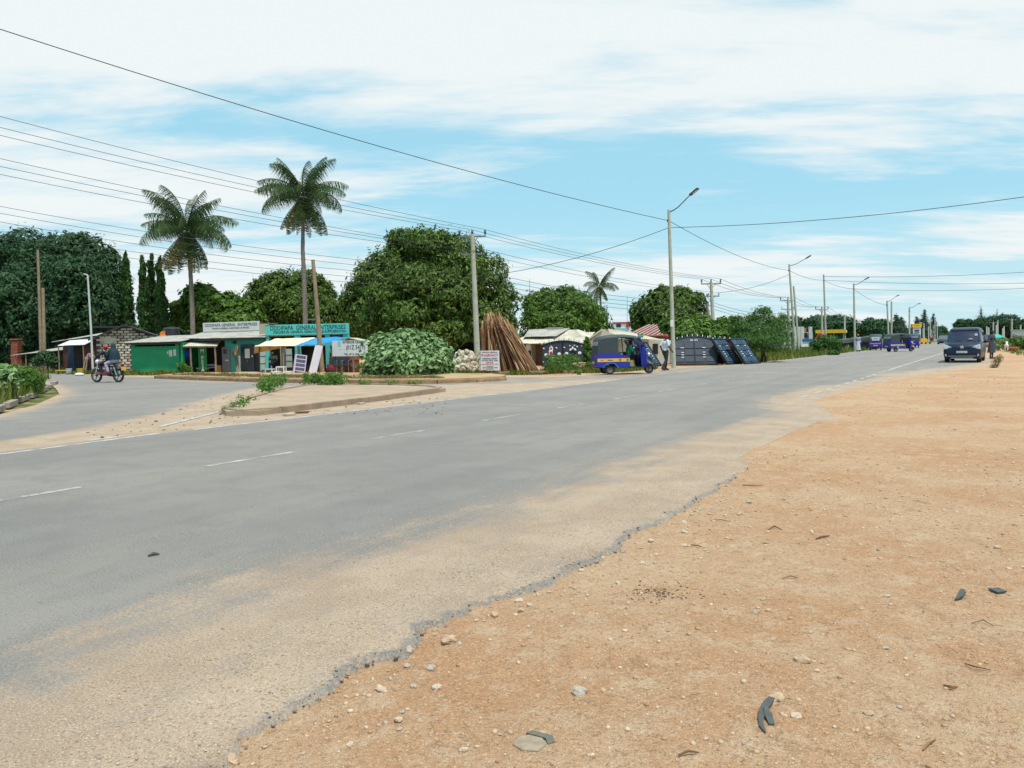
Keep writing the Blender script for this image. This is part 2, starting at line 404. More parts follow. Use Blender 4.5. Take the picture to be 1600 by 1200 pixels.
# ---- asphalt
def asphalt(name, worn=1.0):
    M, nt_, b = attr_mat(name); t = T(nt_)
    c = t.mix(t.rng(t.noise(.35, 4, .55), .35, .65), (.212, .199, .184), (.258, .239, .216))
    c = t.mix(t.rng(t.noise(2.2, 5, .65), .45, .66, 0, .45), c, (.165, .158, .150)); c = t.mix(t.rng(t.noise(.8, 6, .7, .6), .55, .66, 0, .35), c, (.25, .22, .185))
    sp = t.noise(85, 3, .75); c = t.mix(t.rng(sp, .55, .63, 0, .8), c, (.34, .325, .30)); c = t.mix(t.rng(sp, .45, .37, 0, .8), c, (.075, .073, .073)); c = t.mix(t.rng(t.noise(21, 4, .7), .6, .68, 0, .6), c, (.10, .098, .095))
    def stretched(sx, sy, sc, det=5, ro=.65):
        mp = nt_.nodes.new('ShaderNodeMapping'); mp.inputs['Scale'].default_value = (sx, sy, 1); nt_.links.new(t.pos, mp.inputs[0]); return t.noise(sc, det, ro, .2, mp.outputs[0])
    c = t.mix(t.rng(stretched(1.0, .05, 1.3, 3, .5), .42, .62, 0, .38), c, (.172, .165, .157))      # wheel tracks worn along the lanes
    c = t.mix(t.rng(stretched(1.0, .3, .5, 5, .7), .55, .64, 0, .4), c, (.27, .245, .215))
    d = t.attr('dust')
    dn = t.m('ADD', d, t.m('MULTIPLY', t.m('SUBTRACT', t.noise(1.1, 6, .7), .5), 1.0))
    dn = t.m('ADD', dn, t.m('MULTIPLY', t.m('SUBTRACT', t.noise(48, 4, .75), .5), 1.3))
    dn = t.m('ADD', dn, t.m('MULTIPLY', t.m('SUBTRACT', stretched(1.0, .28, 3.2, 6, .72), .5), 1.1))
    dustc = t.mix(t.rng(t.noise(1.7, 5, .6), .35, .65), (.35, .25, .172), (.435, .322, .228))
    dustc = t.mix(t.rng(t.noise(75, 3, .75), .52, .62, 0, .8), dustc, (.17, .14, .115))
    dustc = t.mix(t.rng(t.noise(110, 2, .75), .56, .64, 0, .85), dustc, (.56, .48, .38))
    c = t.mix(t.rng(dn, .18, .72, 0, .95), c, dustc)
    nt_.links.new(c, b.inputs['Base Color']); b.inputs['Roughness'].default_value = .86; b.inputs['Specular IOR Level'].default_value = .25
    h = t.bump(t.noise(90, 3, .75), .9, .012); h = t.bump(t.noise(30, 4, .65), .6, .012, h); nt_.links.new(h, b.inputs['Normal'])
    return M
AS = asphalt('worn_asphalt')
def lerp(a, b, t): return a+(b-a)*t
LX = -12.0
ysr = axis_pts([(-80, -6, 6), (-6, 1, .3), (1, 9, .035), (9, 26, .09), (26, 60, .4), (60, 200, 4), (200, 600, 12)])
ss = np.array([0, .02, .05, .1, .16, .24, .33, .42, .5, .58, .66, .73, .79, .84, .88, .91, .935, .955, .97, .98, .988, .994, 1.0])
NS = len(ss); V = []; DU = []
def dust_main(x, y, ex):
    d = ex-x
    w = 1.55 if y < 14 else (1.3 if y < 24 else .9)
    if y > 30: w = 1.5*max(0, 1-(y-30)/30)+.3
    r = max(0, min(1, 1.0-(d-w*.55)/(w*.75)))*.72
    if y < 8 and d < .06: r *= .45+.55*d/.06               # the broken lip itself is bare stone and tar
    l = max(0, min(1, 1-(x-LX)/.55))*.6 if 3 < y < 26 else max(0, min(1, 1-(x-LX)/.4))*.35
    far = .12*min(1, max(0, (y-12)/20))
    return max(r, l, far)
def bend(y): return -.0006*max(0, y-170)**2
for y in ysr:
    ex = edge_x(y); bd = bend(y)
    for s_ in ss:
        x = LX+(ex-LX)*s_
        z = 0.0
        if s_ > .9 and -2 < y < 60: z = -.014*((s_-.9)/.1)**3+.007*fbm(x*5, y*5, 7, 3)*((s_-.9)/.1)
        V.append((x+bd, y, z)); DU.append(dust_main(x, y, ex))
    V.append((ex+bd+.035+.02*fbm(y*30, 2, 8, 2), y, -.07)); DU.append(.62)
    
N1 = NS+1; n_y = len(ysr)
ii, jj = np.meshgrid(np.arange(n_y-1), np.arange(N1-1), indexing='ij'); a_ = (ii*N1+jj).ravel()
FQ = np.stack([a_, a_+1, a_+N1+1, a_+N1], 1)
me = nmesh('main_road', V, FQ, AS, False); at_ = me.attributes.new('dust', 'FLOAT', 'POINT'); at_.data.foreach_set('value', np.array(DU, np.float32))
road = struct(link('main_road', me))
# side road and slip lane: a fine sheet 4 mm lower, clipped to its outline
SIDE = [(-11.6, -30), (-13.0, -4), (-13.6, 1), (-15.2, 5), (-19, 8.3), (-21.5, 10.3), (-26, 13.2), (-30.6, 15.4), (-41.7, 19.9), (-60, 26.4), (-110, 44), (-110, 51), (-60, 33), (-48, 26), (-41.6, 23.7), (-36.4, 23.4), (-30, 24.2), (-17.2, 27.2), (-15.5, 27.6), (-14.6, 29.8), (-13.9, 33.3), (-14.0, 38.3), (-13.0, 41.5), (-11.8, 45.5), (-11.6, 48)]
def inside(p, poly):
    x, y = p; r = False; n = len(poly)
    for i in range(n):
        (x1, y1), (x2, y2) = poly[i], poly[(i+1) % n]
        if (y1 > y) != (y2 > y) and x < (x2-x1)*(y-y1)/(y2-y1)+x1: r = not r
    return r
def seg_d(p, a, b):
    ax, ay = a; bx_, by = b; dx, dy = bx_-ax, by-ay; t = max(0, min(1, ((p[0]-ax)*dx+(p[1]-ay)*dy)/(dx*dx+dy*dy+1e-9)))
    return math.hypot(p[0]-ax-t*dx, p[1]-ay-t*dy)
def poly_d(p, poly, closed=True):
    n = len(poly); return min(seg_d(p, poly[i], poly[(i+1) % n]) for i in range(n if closed else n-1))
SAND = [(-12, 2.0), (-13.0, 5.2), (-13.9, 7.5), (-15.7, 10.2), (-18.4, 13.2), (-20.9, 16.1), (-22.5, 18.6), (-21, 20.0), (-17, 20.6), (-14.6, 22.6), (-12.9, 25.5), (-12, 26.5)]
import bmesh
bm = bmesh.new(); vs_ = [bm.verts.new((x, y, -.004)) for x, y in SIDE]; bm.faces.new(vs_)
def cut(bm, co, no):
    g = bm.verts[:]+bm.edges[:]+bm.faces[:]; bmesh.ops.bisect_plane(bm, geom=g, plane_co=co, plane_no=no)
for x in list(np.arange(-60, -24, 1.5))+list(np.arange(-24, -11.7, .45)): cut(bm, (x, 0, 0), (1, 0, 0))
for y in list(np.arange(-4, 4, 1.0))+list(np.arange(4, 28, .45))+list(np.arange(28, 48, 1.5)): cut(bm, (0, y, 0), (0, 1, 0))
bmesh.ops.recalc_face_normals(bm, faces=bm.faces)
me = bpy.data.meshes.new('side_road'); bm.to_mesh(me); bm.free()
for p in me.polygons:
    if p.normal.z < 0: p.flip()
DU = []
for v in me.vertices:
    p = (v.co.x, v.co.y); d = poly_d(p, SIDE); r = max(0, 1-d/.9)*.75
    ds = poly_d(p, SAND); r = max(r, min(1, .5+ds/.7) if inside(p, SAND) else max(0, .5-ds/.9))
    if p[1] > 20 and p[0] > -33: r = max(r, .38)
    DU.append(r)
at_ = me.attributes.new('dust', 'FLOAT', 'POINT'); at_.data.foreach_set('value', np.array(DU, np.float32)); me.materials.append(AS)
struct(link('side_road', me))
# ---- painted lines: worn white sheets 4 mm above the road
def paintmat(name, c0, c1, wear):
    M, nt_, b = attr_mat(name); t = T(nt_)
    nt_.links.new(t.mix(t.rng(t.noise(5, 5, .6), .35, .7), c0, c1), b.inputs['Base Color']); b.inputs['Roughness'].default_value = .8
    tr = nt_.nodes.new('ShaderNodeBsdfTransparent'); ms = nt_.nodes.new('ShaderNodeMixShader')
    k = t.m('ADD', t.noise(3.5, 6, .75), t.m('MULTIPLY', t.m('SUBTRACT', t.noise(60, 3, .7), .5), .7))
    nt_.links.new(t.rng(k, wear, wear+.2), ms.inputs[0]); nt_.links.new(tr.outputs[0], ms.inputs[1]); nt_.links.new(b.outputs[0], ms.inputs[2])
    nt_.links.new(ms.outputs[0], nt_.nodes['Material Output'].inputs[0]); return M
PAINTC = paintmat('worn_centre_paint', (.32, .30, .27), (.44, .42, .38), .36); PAINTE = paintmat('worn_edge_paint', (.42, .40, .37), (.54, .52, .49), .33)
def strip(name, p0, p1, w=.11, z=.004):
    PAINT = PAINTC if name.startswith('centre') else PAINTE
    p0, p1 = Vector((*p0, z)), Vector((*p1, z)); d = (p1-p0).normalized(); n = Vector((-d.y, d.x, 0))*w/2
    return MB().quad(p0+n, p0-n, p1-n, p1+n).build(name, PAINT, road, fix=False)
for i in range(-1, 16): strip('centre_dash', (-7.96, 2.85*i), (-7.96, 2.85*i+1.36), .1)
strip('centre_line', (-7.96, 46), (-7.96, 170), .1)
strip('left_edge_line', (-11.78, 8.2), (-11.78, 25.5), .1)
strip('left_edge_line', (-11.5, 4.4), (-11.85, 7.6), .1)
for i in range(11): strip('right_edge_dash', (-3.98, 19+1.5*i), (-3.98, 19.75+1.5*i), .1)
strip('right_edge_line', (-3.98, 35.5), (-3.98, 170), .11)
strip('left_edge_line', (-11.75, 48), (-11.75, 170), .1)
o_ = strip('give_way_line', G(250, 667)[:2], G(345, 643)[:2], .11, .006)
strip('give_way_line', G(138, 689)[:2], G(195, 681)[:2], .1, .006)
# ---- raised traffic island with concrete kerb stones
CONC = mat('kerb_concrete', (.30, .225, .16), .9, 0, .3, 3, .5, 40)
ISLT = mat('island_top', (.36, .27, .19), .95, 0, .25, 1.2, .6, 25)
ISL = [(-14.15, 10.55), (-13.55, 10.2), (-12.95, 10.55), (-13.05, 12.3), (-13.3, 14.7), (-13.95, 18.2), (-15.2, 19.0), (-17.2, 19.3), (-18.9, 19.2), (-20.0, 18.4), (-18.6, 15.8), (-16.2, 12.7)]
MB().prism([(x, y) for x, y in ISL], -.02, .10).build('traffic_island', ISLT)
isl = struct(bpy.data.objects['traffic_island'])
def inset(poly, d):
    c = Vector((sum(p[0] for p in poly)/len(poly), sum(p[1] for p in poly)/len(poly)))
    r = []
    for i, p in enumerate(poly):
        a = Vector(poly[i-1]); q = Vector(p); e = Vector(poly[(i+1) % len(poly)])
        n1 = Vector((-(q-a).y, (q-a).x)).normalized(); n2 = Vector((-(e-q).y, (e-q).x)).normalized(); n = (n1+n2).normalized()
        if n.dot(c-q) < 0: n = -n
        r.append(tuple(q+n*d))
    return r
def kerb_run(pts, parent, h=.14, w=.14, length=.62, m=CONC, closed=False, gap=.012, jit=.006, z0=-.03):
    pts = [Vector((*p[:2], 0)) for p in pts]
    if closed: pts.append(pts[0])
    seg = [(pts[i+1]-pts[i]).length for i in range(len(pts)-1)]; tot = sum(seg); n = max(1, int(tot/length)); st = tot/n
    def at(s):
        for i, q in enumerate(seg):
            if s <= q or i == len(seg)-1: return pts[i]+(pts[i+1]-pts[i])*(s/q)
            s -= q
    for i in range(n):
        a, b = at(i*st+gap), at((i+1)*st-gap); d = b-a
        rot = Matrix.Rotation(math.atan2(d.y, d.x)+rnd.uniform(-.01, .01), 3, 'Z')
        hh = h+rnd.uniform(-jit, jit)
        MB().box(((a.x+b.x)/2, (a.y+b.y)/2, (z0+hh)/2), (d.length, w, hh-z0), rot).build('kerb_stone', m, parent, bevel=.012)
kerb_run(inset(ISL, .06), isl, .135, .15, .9, closed=True)
# far verge (raised strip in front of the shops) with low earth kerb
VERT = mat('dry_earth', (.40, .27, .15), .95, 0, .4, 1.5, .7, 20, tint=(.25, .18, .085))
VER = [(-34.6, 22.2), (-30, 21.45), (-25.7, 20.95), (-20, 20.95), (-17.2, 21.8), (-16.1, 23.4), (-15.95, 24.4), (-16.6, 25.6), (-18, 26.6), (-24, 26.4), (-30.8, 26.2), (-36.4, 25)]
o_ = MB().prism(VER, -.03, .16).build('verge', VERT); struct(o_)
kerb_run([(-34.6, 22.1), (-30, 21.35), (-25.7, 20.85), (-20, 20.85), (-17.2, 21.7), (-16.0, 23.3), (-15.85, 24.4)], o_, .13, .16, 1.4, mat('earth_kerb', (.33, .21, .12), .95, 0, .4, 4, .7, 20), jit=.03)
verge = o_
# left planted verge with separate concrete kerb blocks
VL = [(-13.6, -30), (-14.4, -4), (-15.2, 1), (-16.6, 4.6), (-20.2, 8.3), (-22.0, 9.7), (-26.2, 12.6), (-31.2, 15.0), (-36.5, 17.3), (-42, 19.0), (-62, 25.4), (-110, 42), (-110, -30)]
vl = struct(MB().prism(VL, -.03, .07).build('planted_verge', mat('verge_soil', (.10, .11, .035), .95, 0, .4, 1, .6, 15, tint=(.16, .11, .05))))
kb = mat('kerb_block', (.30, .27, .235), .9, 0, .3, 4, .5, 40)
for (x0, x1, y0) in ((8, 24, 638), (27, 43, 629), (46, 58, 622), (60, 73, 614), (75, 80, 607), (82, 88, 602), (-16, 4, 648), (-50, -22, 660)):
    a, b = G(x0, y0), G(x1, y0-(x1-x0)*.42)
    d = b-a; MB().box(((a.x+b.x)/2, (a.y+b.y)/2, .06), (d.length*.86, .18, .15), Matrix.Rotation(math.atan2(d.y, d.x), 3, 'Z')).build('kerb_stone', kb, vl, bevel=.015)
# ================================================================ VEGETATION
BARK = mat('bark', (.12, .09, .065), .95, 0, .4, 5, .8, 18)
PALMB = mat('palm_bark', (.20, .175, .15), .95, 0, .35, 6, .8, 14)
LM = {
 'mango': leafmat('mango_leaves', [(.034, .066, .014), (.055, .105, .018), (.09, .155, .026), (.155, .22, .05)], .6, .2),
 'dark': leafmat('dark_leaves', [(.024, .062, .03), (.038, .088, .038), (.062, .125, .048)], .6, .2),
 'light': leafmat('light_leaves', [(.055, .115, .02), (.09, .175, .03), (.15, .24, .045)], .5, .3),
 'column': leafmat('column_leaves', [(.03, .075, .022), (.045, .11, .026), (.075, .15, .04)], .6, .2),
 'feather': leafmat('feathery_leaves', [(.04, .10, .026), (.065, .15, .032), (.11, .21, .05)], .55, .3),
 'far': leafmat('far_leaves', [(.032, .082, .04), (.046, .108, .048), (.066, .138, .056)], .6, .2),
 'pine': leafmat('casuarina_needles', [(.035, .075, .05), (.05, .095, .06), (.07, .12, .075)], .6, .2),
 'bush': leafmat('grey_green_leaves', [(.09, .18, .05), (.15, .26, .085), (.23, .35, .15), (.31, .43, .23)], .5, .25),
 'palm': leafmat('palm_leaves', [(.03, .068, .026), (.055, .105, .034), (.12, .165, .05)], .55, .25),
 'palm_old': leafmat('yellowing_palm_leaves', [(.10, .11, .03), (.16, .15, .04), (.22, .17, .06)], .5, .25),
 'grass': leafmat('grass_blades', [(.055, .095, .015), (.10, .15, .022), (.16, .20, .04), (.27, .25, .09)], .6, .3),
 'drygrass': leafmat('dry_grass_blades', [(.18, .14, .06), (.28, .21, .10), (.12, .13, .03), (.36, .28, .15)], .7, .3),
 'weed': leafmat('weed_leaves', [(.05, .12, .02), (.08, .18, .03), (.14, .24, .05)], .55, .3),
}
def leaves(lobes, n, size, seed, asp=.42, droop=.35, fill=.25, updir=.35, shell=.22, zmin=None, rough_edge=.10):
    """leaf quads on and inside a set of ellipsoid lobes -> vertex, face arrays"""
    g = np.random.default_rng(seed); Lb = np.array(lobes, float)
    area = (Lb[:, 3]*Lb[:, 4]+Lb[:, 4]*Lb[:, 5]+Lb[:, 3]*Lb[:, 5]); pr = area/area.sum()
    k = g.choice(len(Lb), int(n*1.9), p=pr)
    d = g.normal(size=(len(k), 3)); d /= np.linalg.norm(d, axis=1)[:, None]
    d[:, 2] = np.where(g.random(len(k)) < .35, np.abs(d[:, 2]), d[:, 2])
    inner = g.random(len(k)) < fill
    rr = np.where(inner, g.uniform(.35, 1-shell, len(k)), 1-shell*g.random(len(k))**1.6+np.abs(g.normal(0, rough_edge, len(k)))*(g.random(len(k)) < .3))
    Pp = Lb[k, :3]+d*Lb[k, 3:6]*rr[:, None]
    ext = float(np.median(Lb[:, 3:6])); fld = np.zeros(len(k))             # lumpy field: clumps stand out, hollows open up
    for wl in (1.1, .55, .3):
        for _ in range(4):
            q = g.normal(size=3); q /= np.linalg.norm(q); fld += np.sin(Pp @ q*(2*PI/(wl*ext))+g.uniform(0, 6.28))*(.5 if wl > .4 else .35)
    Pp = Pp+d*Lb[k, 3:6]*(fld*.085)[:, None]
    hole = (fld < -.62) & (g.random(len(k)) < .82)
    keep = ~hole
    for j in range(len(Lb)):
        e = (((Pp-Lb[j, :3])/Lb[j, 3:6])**2).sum(1); keep &= ~((e < .35) & (k != j) & (g.random(len(k)) < .8))
    if zmin is not None: keep &= Pp[:, 2] > zmin
    Pp, d, inner = Pp[keep][:n], d[keep][:n], inner[keep][:n]; m_ = len(Pp)
    nr = d+g.normal(0, .55, (m_, 3)); nr[:, 2] += updir; nr /= np.linalg.norm(nr, axis=1)[:, None]
    ax = g.normal(size=(m_, 3)); ax[:, 2] -= droop*2; ax += d*.5; ax -= nr*(ax*nr).sum(1)[:, None]; ax /= np.linalg.norm(ax, axis=1)[:, None]+1e-9
    bx_ = np.cross(nr, ax); s = size*g.uniform(.5, 1.5, m_)*np.where(inner, 1.25, 1)
    L_ = ax*(s/2)[:, None]; B_ = bx_*(s*asp/2)[:, None]; C_ = nr*(s*.10)[:, None]
    V = np.stack([Pp-L_, Pp-B_-C_*0+L_*.1, Pp+L_-C_, Pp+B_+L_*.1], 1).reshape(-1, 3)
    F_ = np.arange(m_*4).reshape(-1, 4); return V, F_
def limb(mb, a, b, r0, r1, seed, sag=.0, n=5, sides=7):
    a, b = Vector(a), Vector(b); g = random.Random(seed); pts = []; rs = []; L_ = (b-a).length
    for i in range(n+1):
        t = i/n; p = a+(b-a)*t; w = math.sin(PI*t)*L_*.06
        p += Vector((g.uniform(-w, w), g.uniform(-w, w), g.uniform(-w, w)*.5+sag*math.sin(PI*t))); pts.append(p); rs.append(r0+(r1-r0)*t)
    mb.tube(pts, rs, sides); return pts
def tree(name, label, base, lobes, n, size, kind, seed, trunk_h, trunk_r, cat='tree', group=None, lean=(0, 0), stems=1, **kw):
    """lobes in metres relative to the base; a trunk, a limb into each lobe and a crown of leaves"""
    o = thing(name, label, cat, base, 0, group); mb = MB(); g = random.Random(seed)
    for s_ in range(stems):
        off = Vector((0, 0, 0)) if stems == 1 else Vector((g.uniform(-.5, .5), g.uniform(-.4, .4), 0))
        top = off+Vector((lean[0], lean[1], trunk_h))
        pts = limb(mb, off-Vector((0, 0, .1)), top, trunk_r*1.35, trunk_r*.75, seed+s_, n=6, sides=9)
        for i, l in enumerate(lobes):
            if stems > 1 and i % stems != s_: continue
            limb(mb, pts[-1 if i % 2 else -2], Vector(l[:3])-Vector((0, 0, l[5]*.25)), trunk_r*.5, trunk_r*.12, seed*7+i, .2)
    mb.build('trunk', BARK, o, smooth=True)
    V, F_ = leaves(lobes, n, size, seed, **kw); link('crown', nmesh('crown', V, F_, LM[kind]), o); return o
def dome_lobes(w, d, h0, h1, seed, k=14, spread=.62, rs=(.24, .36)):
    """lobes filling a dome of half-width w, half-depth d between heights h0 and h1"""
    g = random.Random(seed); r = []; hc = (h0+h1)/2; hh = (h1-h0)/2
    r.append((0, 0, hc, w*.72, d*.72, hh*.74))
    for i in range(k):
        a = 2*PI*i/k*1.618*2.3+g.uniform(-.3, .3); e = math.asin(max(-.75, min(.95, -.55+1.5*(i+.5)/k)))
        q = g.uniform(.85, 1.0)*spread*1.12
        s = g.uniform(*rs); sz = s*(1.15 if i % 3 == 0 else .9)
        r.append((math.cos(a)*math.cos(e)*w*q, math.sin(a)*math.cos(e)*d*q, hc+math.sin(e)*hh*q*1.02, w*sz*1.25, d*sz*1.25, hh*sz*1.2))
    return r
def px_dome(name, label, x0, x1, ytop, ybot, depth, n, size, kind, seed, trunk_h=None, cat='tree', group=None, k=14, dep=.9, tr=.35, **kw):
    """a crown seen between pixel columns x0..x1 and rows ytop..ybot at a camera depth"""
    xc = (x0+x1)/2; base = GD(xc, depth); w = (x1-x0)/2*depth/F
    zt = P(xc, ytop, depth).z; zb = max(.4, P(xc, ybot, depth).z)
    lobes = dome_lobes(w, w*dep, zb, zt, seed, k)
    return tree(name, label, base, lobes, n, size, kind, seed, trunk_h or zb+(zt-zb)*.3, tr, cat, group, **kw)
# the big mango behind the bush: two-humped crown
def lobes_px(depth, spec, xc):
    """spec: px, py, rx_px, rz_px, depth offset in m -> lobes relative to the base under column xc"""
    b = GD(xc, depth); r = []
    for (x, y, rx, rz, dd) in spec:
        p = P(x, y, depth+dd)-b; q = (depth+dd)/F; r.append((p.x, p.y, p.z, rx*q, rx*q*.95, rz*q))
    return b, r
mb_, ml = lobes_px(53, [(672, 470, 88, 78, 3), (650, 400, 50, 40, 2), (700, 405, 52, 42, 1), (615, 430, 46, 42, 1), (585, 455, 42, 44, 0), (570, 490, 38, 36, 0), (600, 505, 44, 34, -3), (745, 440, 46, 46, 0), (775, 480, 36, 44, 0), (780, 512, 30, 28, -1), (655, 450, 46, 38, -5), (700, 470, 48, 40, -5), (640, 500, 44, 34, -5.5), (690, 520, 40, 26, -5.5), (740, 500, 40, 34, -4.5), (670, 385, 36, 26, 0), (630, 380, 28, 22, 1), (720, 430, 40, 34, -4), (610, 465, 40, 30, -4), (560, 470, 26, 26, 0)], 668)
tree('mango_tree', 'huge dark mango tree behind the large bush and the stacked poles', mb_, ml, 62000, .30, 'mango', 11, 2.6, .55, lean=(.1, .2), droop=.55, asp=.36)
b_, l_ = lobes_px(62, [(875, 500, 50, 44, 0), (850, 480, 32, 26, 0), (885, 475, 36, 24, 0), (915, 500, 34, 30, 0), (840, 510, 28, 30, -2), (880, 515, 36, 28, -4), (930, 520, 28, 22, 0), (900, 490, 30, 28, -3), (945, 528, 18, 14, 1)], 880)
tree('mango_tree', 'bright green round mango tree right of the huge one, above the hipped roof house', b_, l_, 30000, .30, 'light', 12, 2.6, .4, droop=.5)
b_, l_ = lobes_px(66, [(450, 475, 52, 42, 0), (430, 455, 34, 28, 0), (470, 448, 36, 26, 0), (500, 465, 26, 28, 0), (410, 475, 30, 30, 0), (455, 485, 40, 30, -3), (520, 490, 30, 28, -2), (490, 500, 34, 26, -3), (540, 505, 26, 24, -2)], 460)
tree('mango_tree', 'mango tree with rounded crown behind the turquoise shop parapet', b_, l_, 30000, .31, 'mango', 13, 3, .4, droop=.5)
b_, l_ = lobes_px(60, [(335, 495, 40, 28, 0), (310, 470, 26, 24, 0), (345, 478, 30, 22, 0), (380, 488, 28, 22, 0), (290, 490, 26, 24, 1), (365, 505, 34, 18, -2), (320, 460, 18, 14, 0), (395, 500, 20, 16, 0)], 345)
tree('almond_tree', 'leafy tree with yellow-green patches behind the white roof sign', b_, l_, 17000, .36, 'light', 14, 2.4, .22, asp=.55, updir=.7, droop=.1)
# left dark mass: two trees
b_, l_ = lobes_px(66, [(30, 470, 74, 84, 2), (40, 395, 42, 34, 0), (5, 410, 46, 40, 0), (-30, 450, 50, 60, 0), (55, 430, 42, 40, -4), (20, 470, 56, 44, -6), (-10, 510, 50, 36, -5), (50, 505, 46, 34, -6), (85, 470, 36, 40, -3), (20, 540, 44, 24, -6)], 35)
tree('shade_tree', 'broad dark shade tree at the left edge behind the two wooden poles', b_, l_, 34000, .34, 'dark', 21, 3.0, .5, droop=.45)
b_, l_ = lobes_px(64, [(125, 465, 64, 80, 2), (110, 395, 42, 30, 0), (140, 405, 40, 34, 0), (165, 440, 36, 42, 0), (178, 480, 28, 44, 0), (120, 440, 46, 40, -5), (145, 485, 42, 38, -5), (100, 490, 44, 36, -5), (185, 515, 24, 24, 0), (120, 525, 46, 22, -3), (90, 430, 34, 34, -2)], 128)
tree('shade_tree', 'tall dark shade tree over the unplastered block house', b_, l_, 34000, .34, 'dark', 22, 3.0, .5, lean=(-.6, .2), droop=.45, stems=2)
# four columnar trees
for i, (x, yt, w, dp, lb) in enumerate(((203, 402, 11, 60, 'leftmost of the slim columnar trees, standing apart by the dark shade tree'), (229, 404, 10, 59, 'slim columnar tree just right of the gap in the row'), (243, 402, 9, 60, 'second columnar tree from the coconut palm trunk'), (256, 406, 10, 58.5, 'columnar tree nearest the left coconut palm'))):
    base = GD(x, dp); q = dp/F; zt = P(x, yt, dp).z; lob = []; g = random.Random(40+i)
    for j in range(15):
        t = j/14; z = .9+(zt-1.2)*t; r = w*q*(1.0-.72*t**2.2)*(.85 if j == 0 else 1)
        lob.append((g.uniform(-.12, .12), g.uniform(-.12, .12), z, r, r, max(.5, zt/15)))
    tree('columnar_tree', lb, base, lob, 8500, .30, 'column', 50+i, zt*.8, .13, group='slim columnar trees', asp=.3, droop=1.6, updir=-.1, shell=.3)
# right-hand trees
b_, l_ = lobes_px(75, [(1045, 490, 46, 34, 0), (1040, 465, 26, 18, 0), (1075, 475, 26, 22, 0), (1015, 490, 28, 26, 0), (1085, 500, 22, 26, 0), (1050, 500, 36, 24, -3), (1002, 505, 18, 16, 0), (1058, 462, 22, 14, 1)], 1045)
tree('shade_tree', 'dark domed tree behind the street lamp beside the pedestrian', b_, l_, 22000, .34, 'mango', 31, 2.2, .35, droop=.5)
b_, l_ = lobes_px(50, [(1075, 512, 32, 14, 0), (1050, 510, 18, 12, 0), (1095, 508, 22, 14, 0), (1075, 522, 30, 12, -1), (1112, 518, 20, 16, 0), (1135, 512, 18, 16, 0), (1145, 525, 24, 18, 0), (1120, 528, 26, 12, -1)], 1090)
tree('almond_tree', 'spreading yellow-green tree just behind the black gates', b_, l_, 11000, .30, 'light', 32, 1.6, .14, asp=.5, updir=.9, droop=.05, fill=.15)
b_, l_ = lobes_px(47, [(1185, 522, 36, 24, 0), (1190, 500, 18, 18, 0), (1160, 515, 22, 18, 0), (1215, 515, 20, 20, 0), (1200, 535, 34, 16, -1), (1165, 535, 22, 14, -1), (1150, 500, 8, 6, 0), (1195, 487, 9, 8, 0), (1222, 498, 9, 9, 0), (1175, 498, 10, 8, 0)], 1188)
tree('feathery_tree', 'feathery bright green sapling tree right of the leaning gates', b_, l_, 15000, .17, 'feather', 33, 1.1, .07, asp=.22, updir=.3, droop=.3, fill=.2, stems=2, rough_edge=.22)
far = [
 (1245, 1330, 492, 530, 150, 12000, 'far', 'dark round tree behind the petrol station canopy'),
 (1308, 1352, 503, 532, 160, 6000, 'mango', 'low round tree just right of the yellow canopy'),
 (1338, 1392, 497, 532, 150, 8000, 'far', 'tree between the tarpaulin load and the paired lamp posts'),
 (1200, 1255, 492, 530, 170, 6000, 'far', 'distant tree left of the petrol station building'),
 (1456, 1478, 508, 532, 330, 3500, 'far', 'small distant tree where the road disappears'),
 (1487, 1522, 497, 530, 265, 9000, 'dark', 'dark distant tree rising behind the van roof'),
 (1515, 1562, 493, 530, 255, 9000, 'dark', 'dark distant tree behind the standing woman'),
 (1550, 1592, 491, 528, 250, 9000, 'dark', 'dark distant tree left of the cream signboard'),
 (1585, 1640, 496, 526, 235, 9000, 'dark', 'dark distant tree at the right edge behind the cream signboard'),
]
for i, (x0, x1, yt, yb, dp, n, kd, lb) in enumerate(far):
    px_dome('distant_tree', lb, x0, x1, yt, yb, dp, n, .5 if dp > 100 else .4, kd, 70+i, cat='tree', group='trees along the far road', k=11, tr=.2, rough_edge=.16)
def casuarina(x, ytop, w, depth, label, seed, n=3500):
    base = GD(x, depth); q = depth/F; zt = P(x, ytop, depth).z; g = random.Random(seed); lob = []
    for j in range(12):
        t = j/11; z = 1.2+(zt-1.2)*t; r = w*q*(1-.85*t)*(1 if j % 2 else .75)
        lob.append((g.uniform(-.3, .3)*r, g.uniform(-.3, .3)*r, z, r, r, zt/16))
    tree('casuarina_tree', label, base, lob, n, .55, 'pine', seed, zt*.9, .15, group='trees along the far road', asp=.14, droop=-.6, shell=.4, rough_edge=.3)
casuarina(1400, 494, 22, 130, 'feathery casuarina between the paired lamp posts', 90)
casuarina(1408, 498, 16, 140, 'feathery casuarina just left of the yellow pylon sign', 91)
casuarina(1444, 486, 15, 190, 'tallest casuarina above the yellow pylon sign', 92)
casuarina(1432, 497, 14, 180, 'casuarina half hidden by the yellow pylon sign', 93)
casuarina(1458, 492, 13, 230, 'casuarina right of the tallest one by the pylon sign', 94)
casuarina(1532, 478, 13, 270, 'thin tall tree sticking up above the dark trees behind the van', 95, 1200)
casuarina(1557, 485, 9, 270, 'thin pointed tree above the dark trees behind the woman', 96, 900)
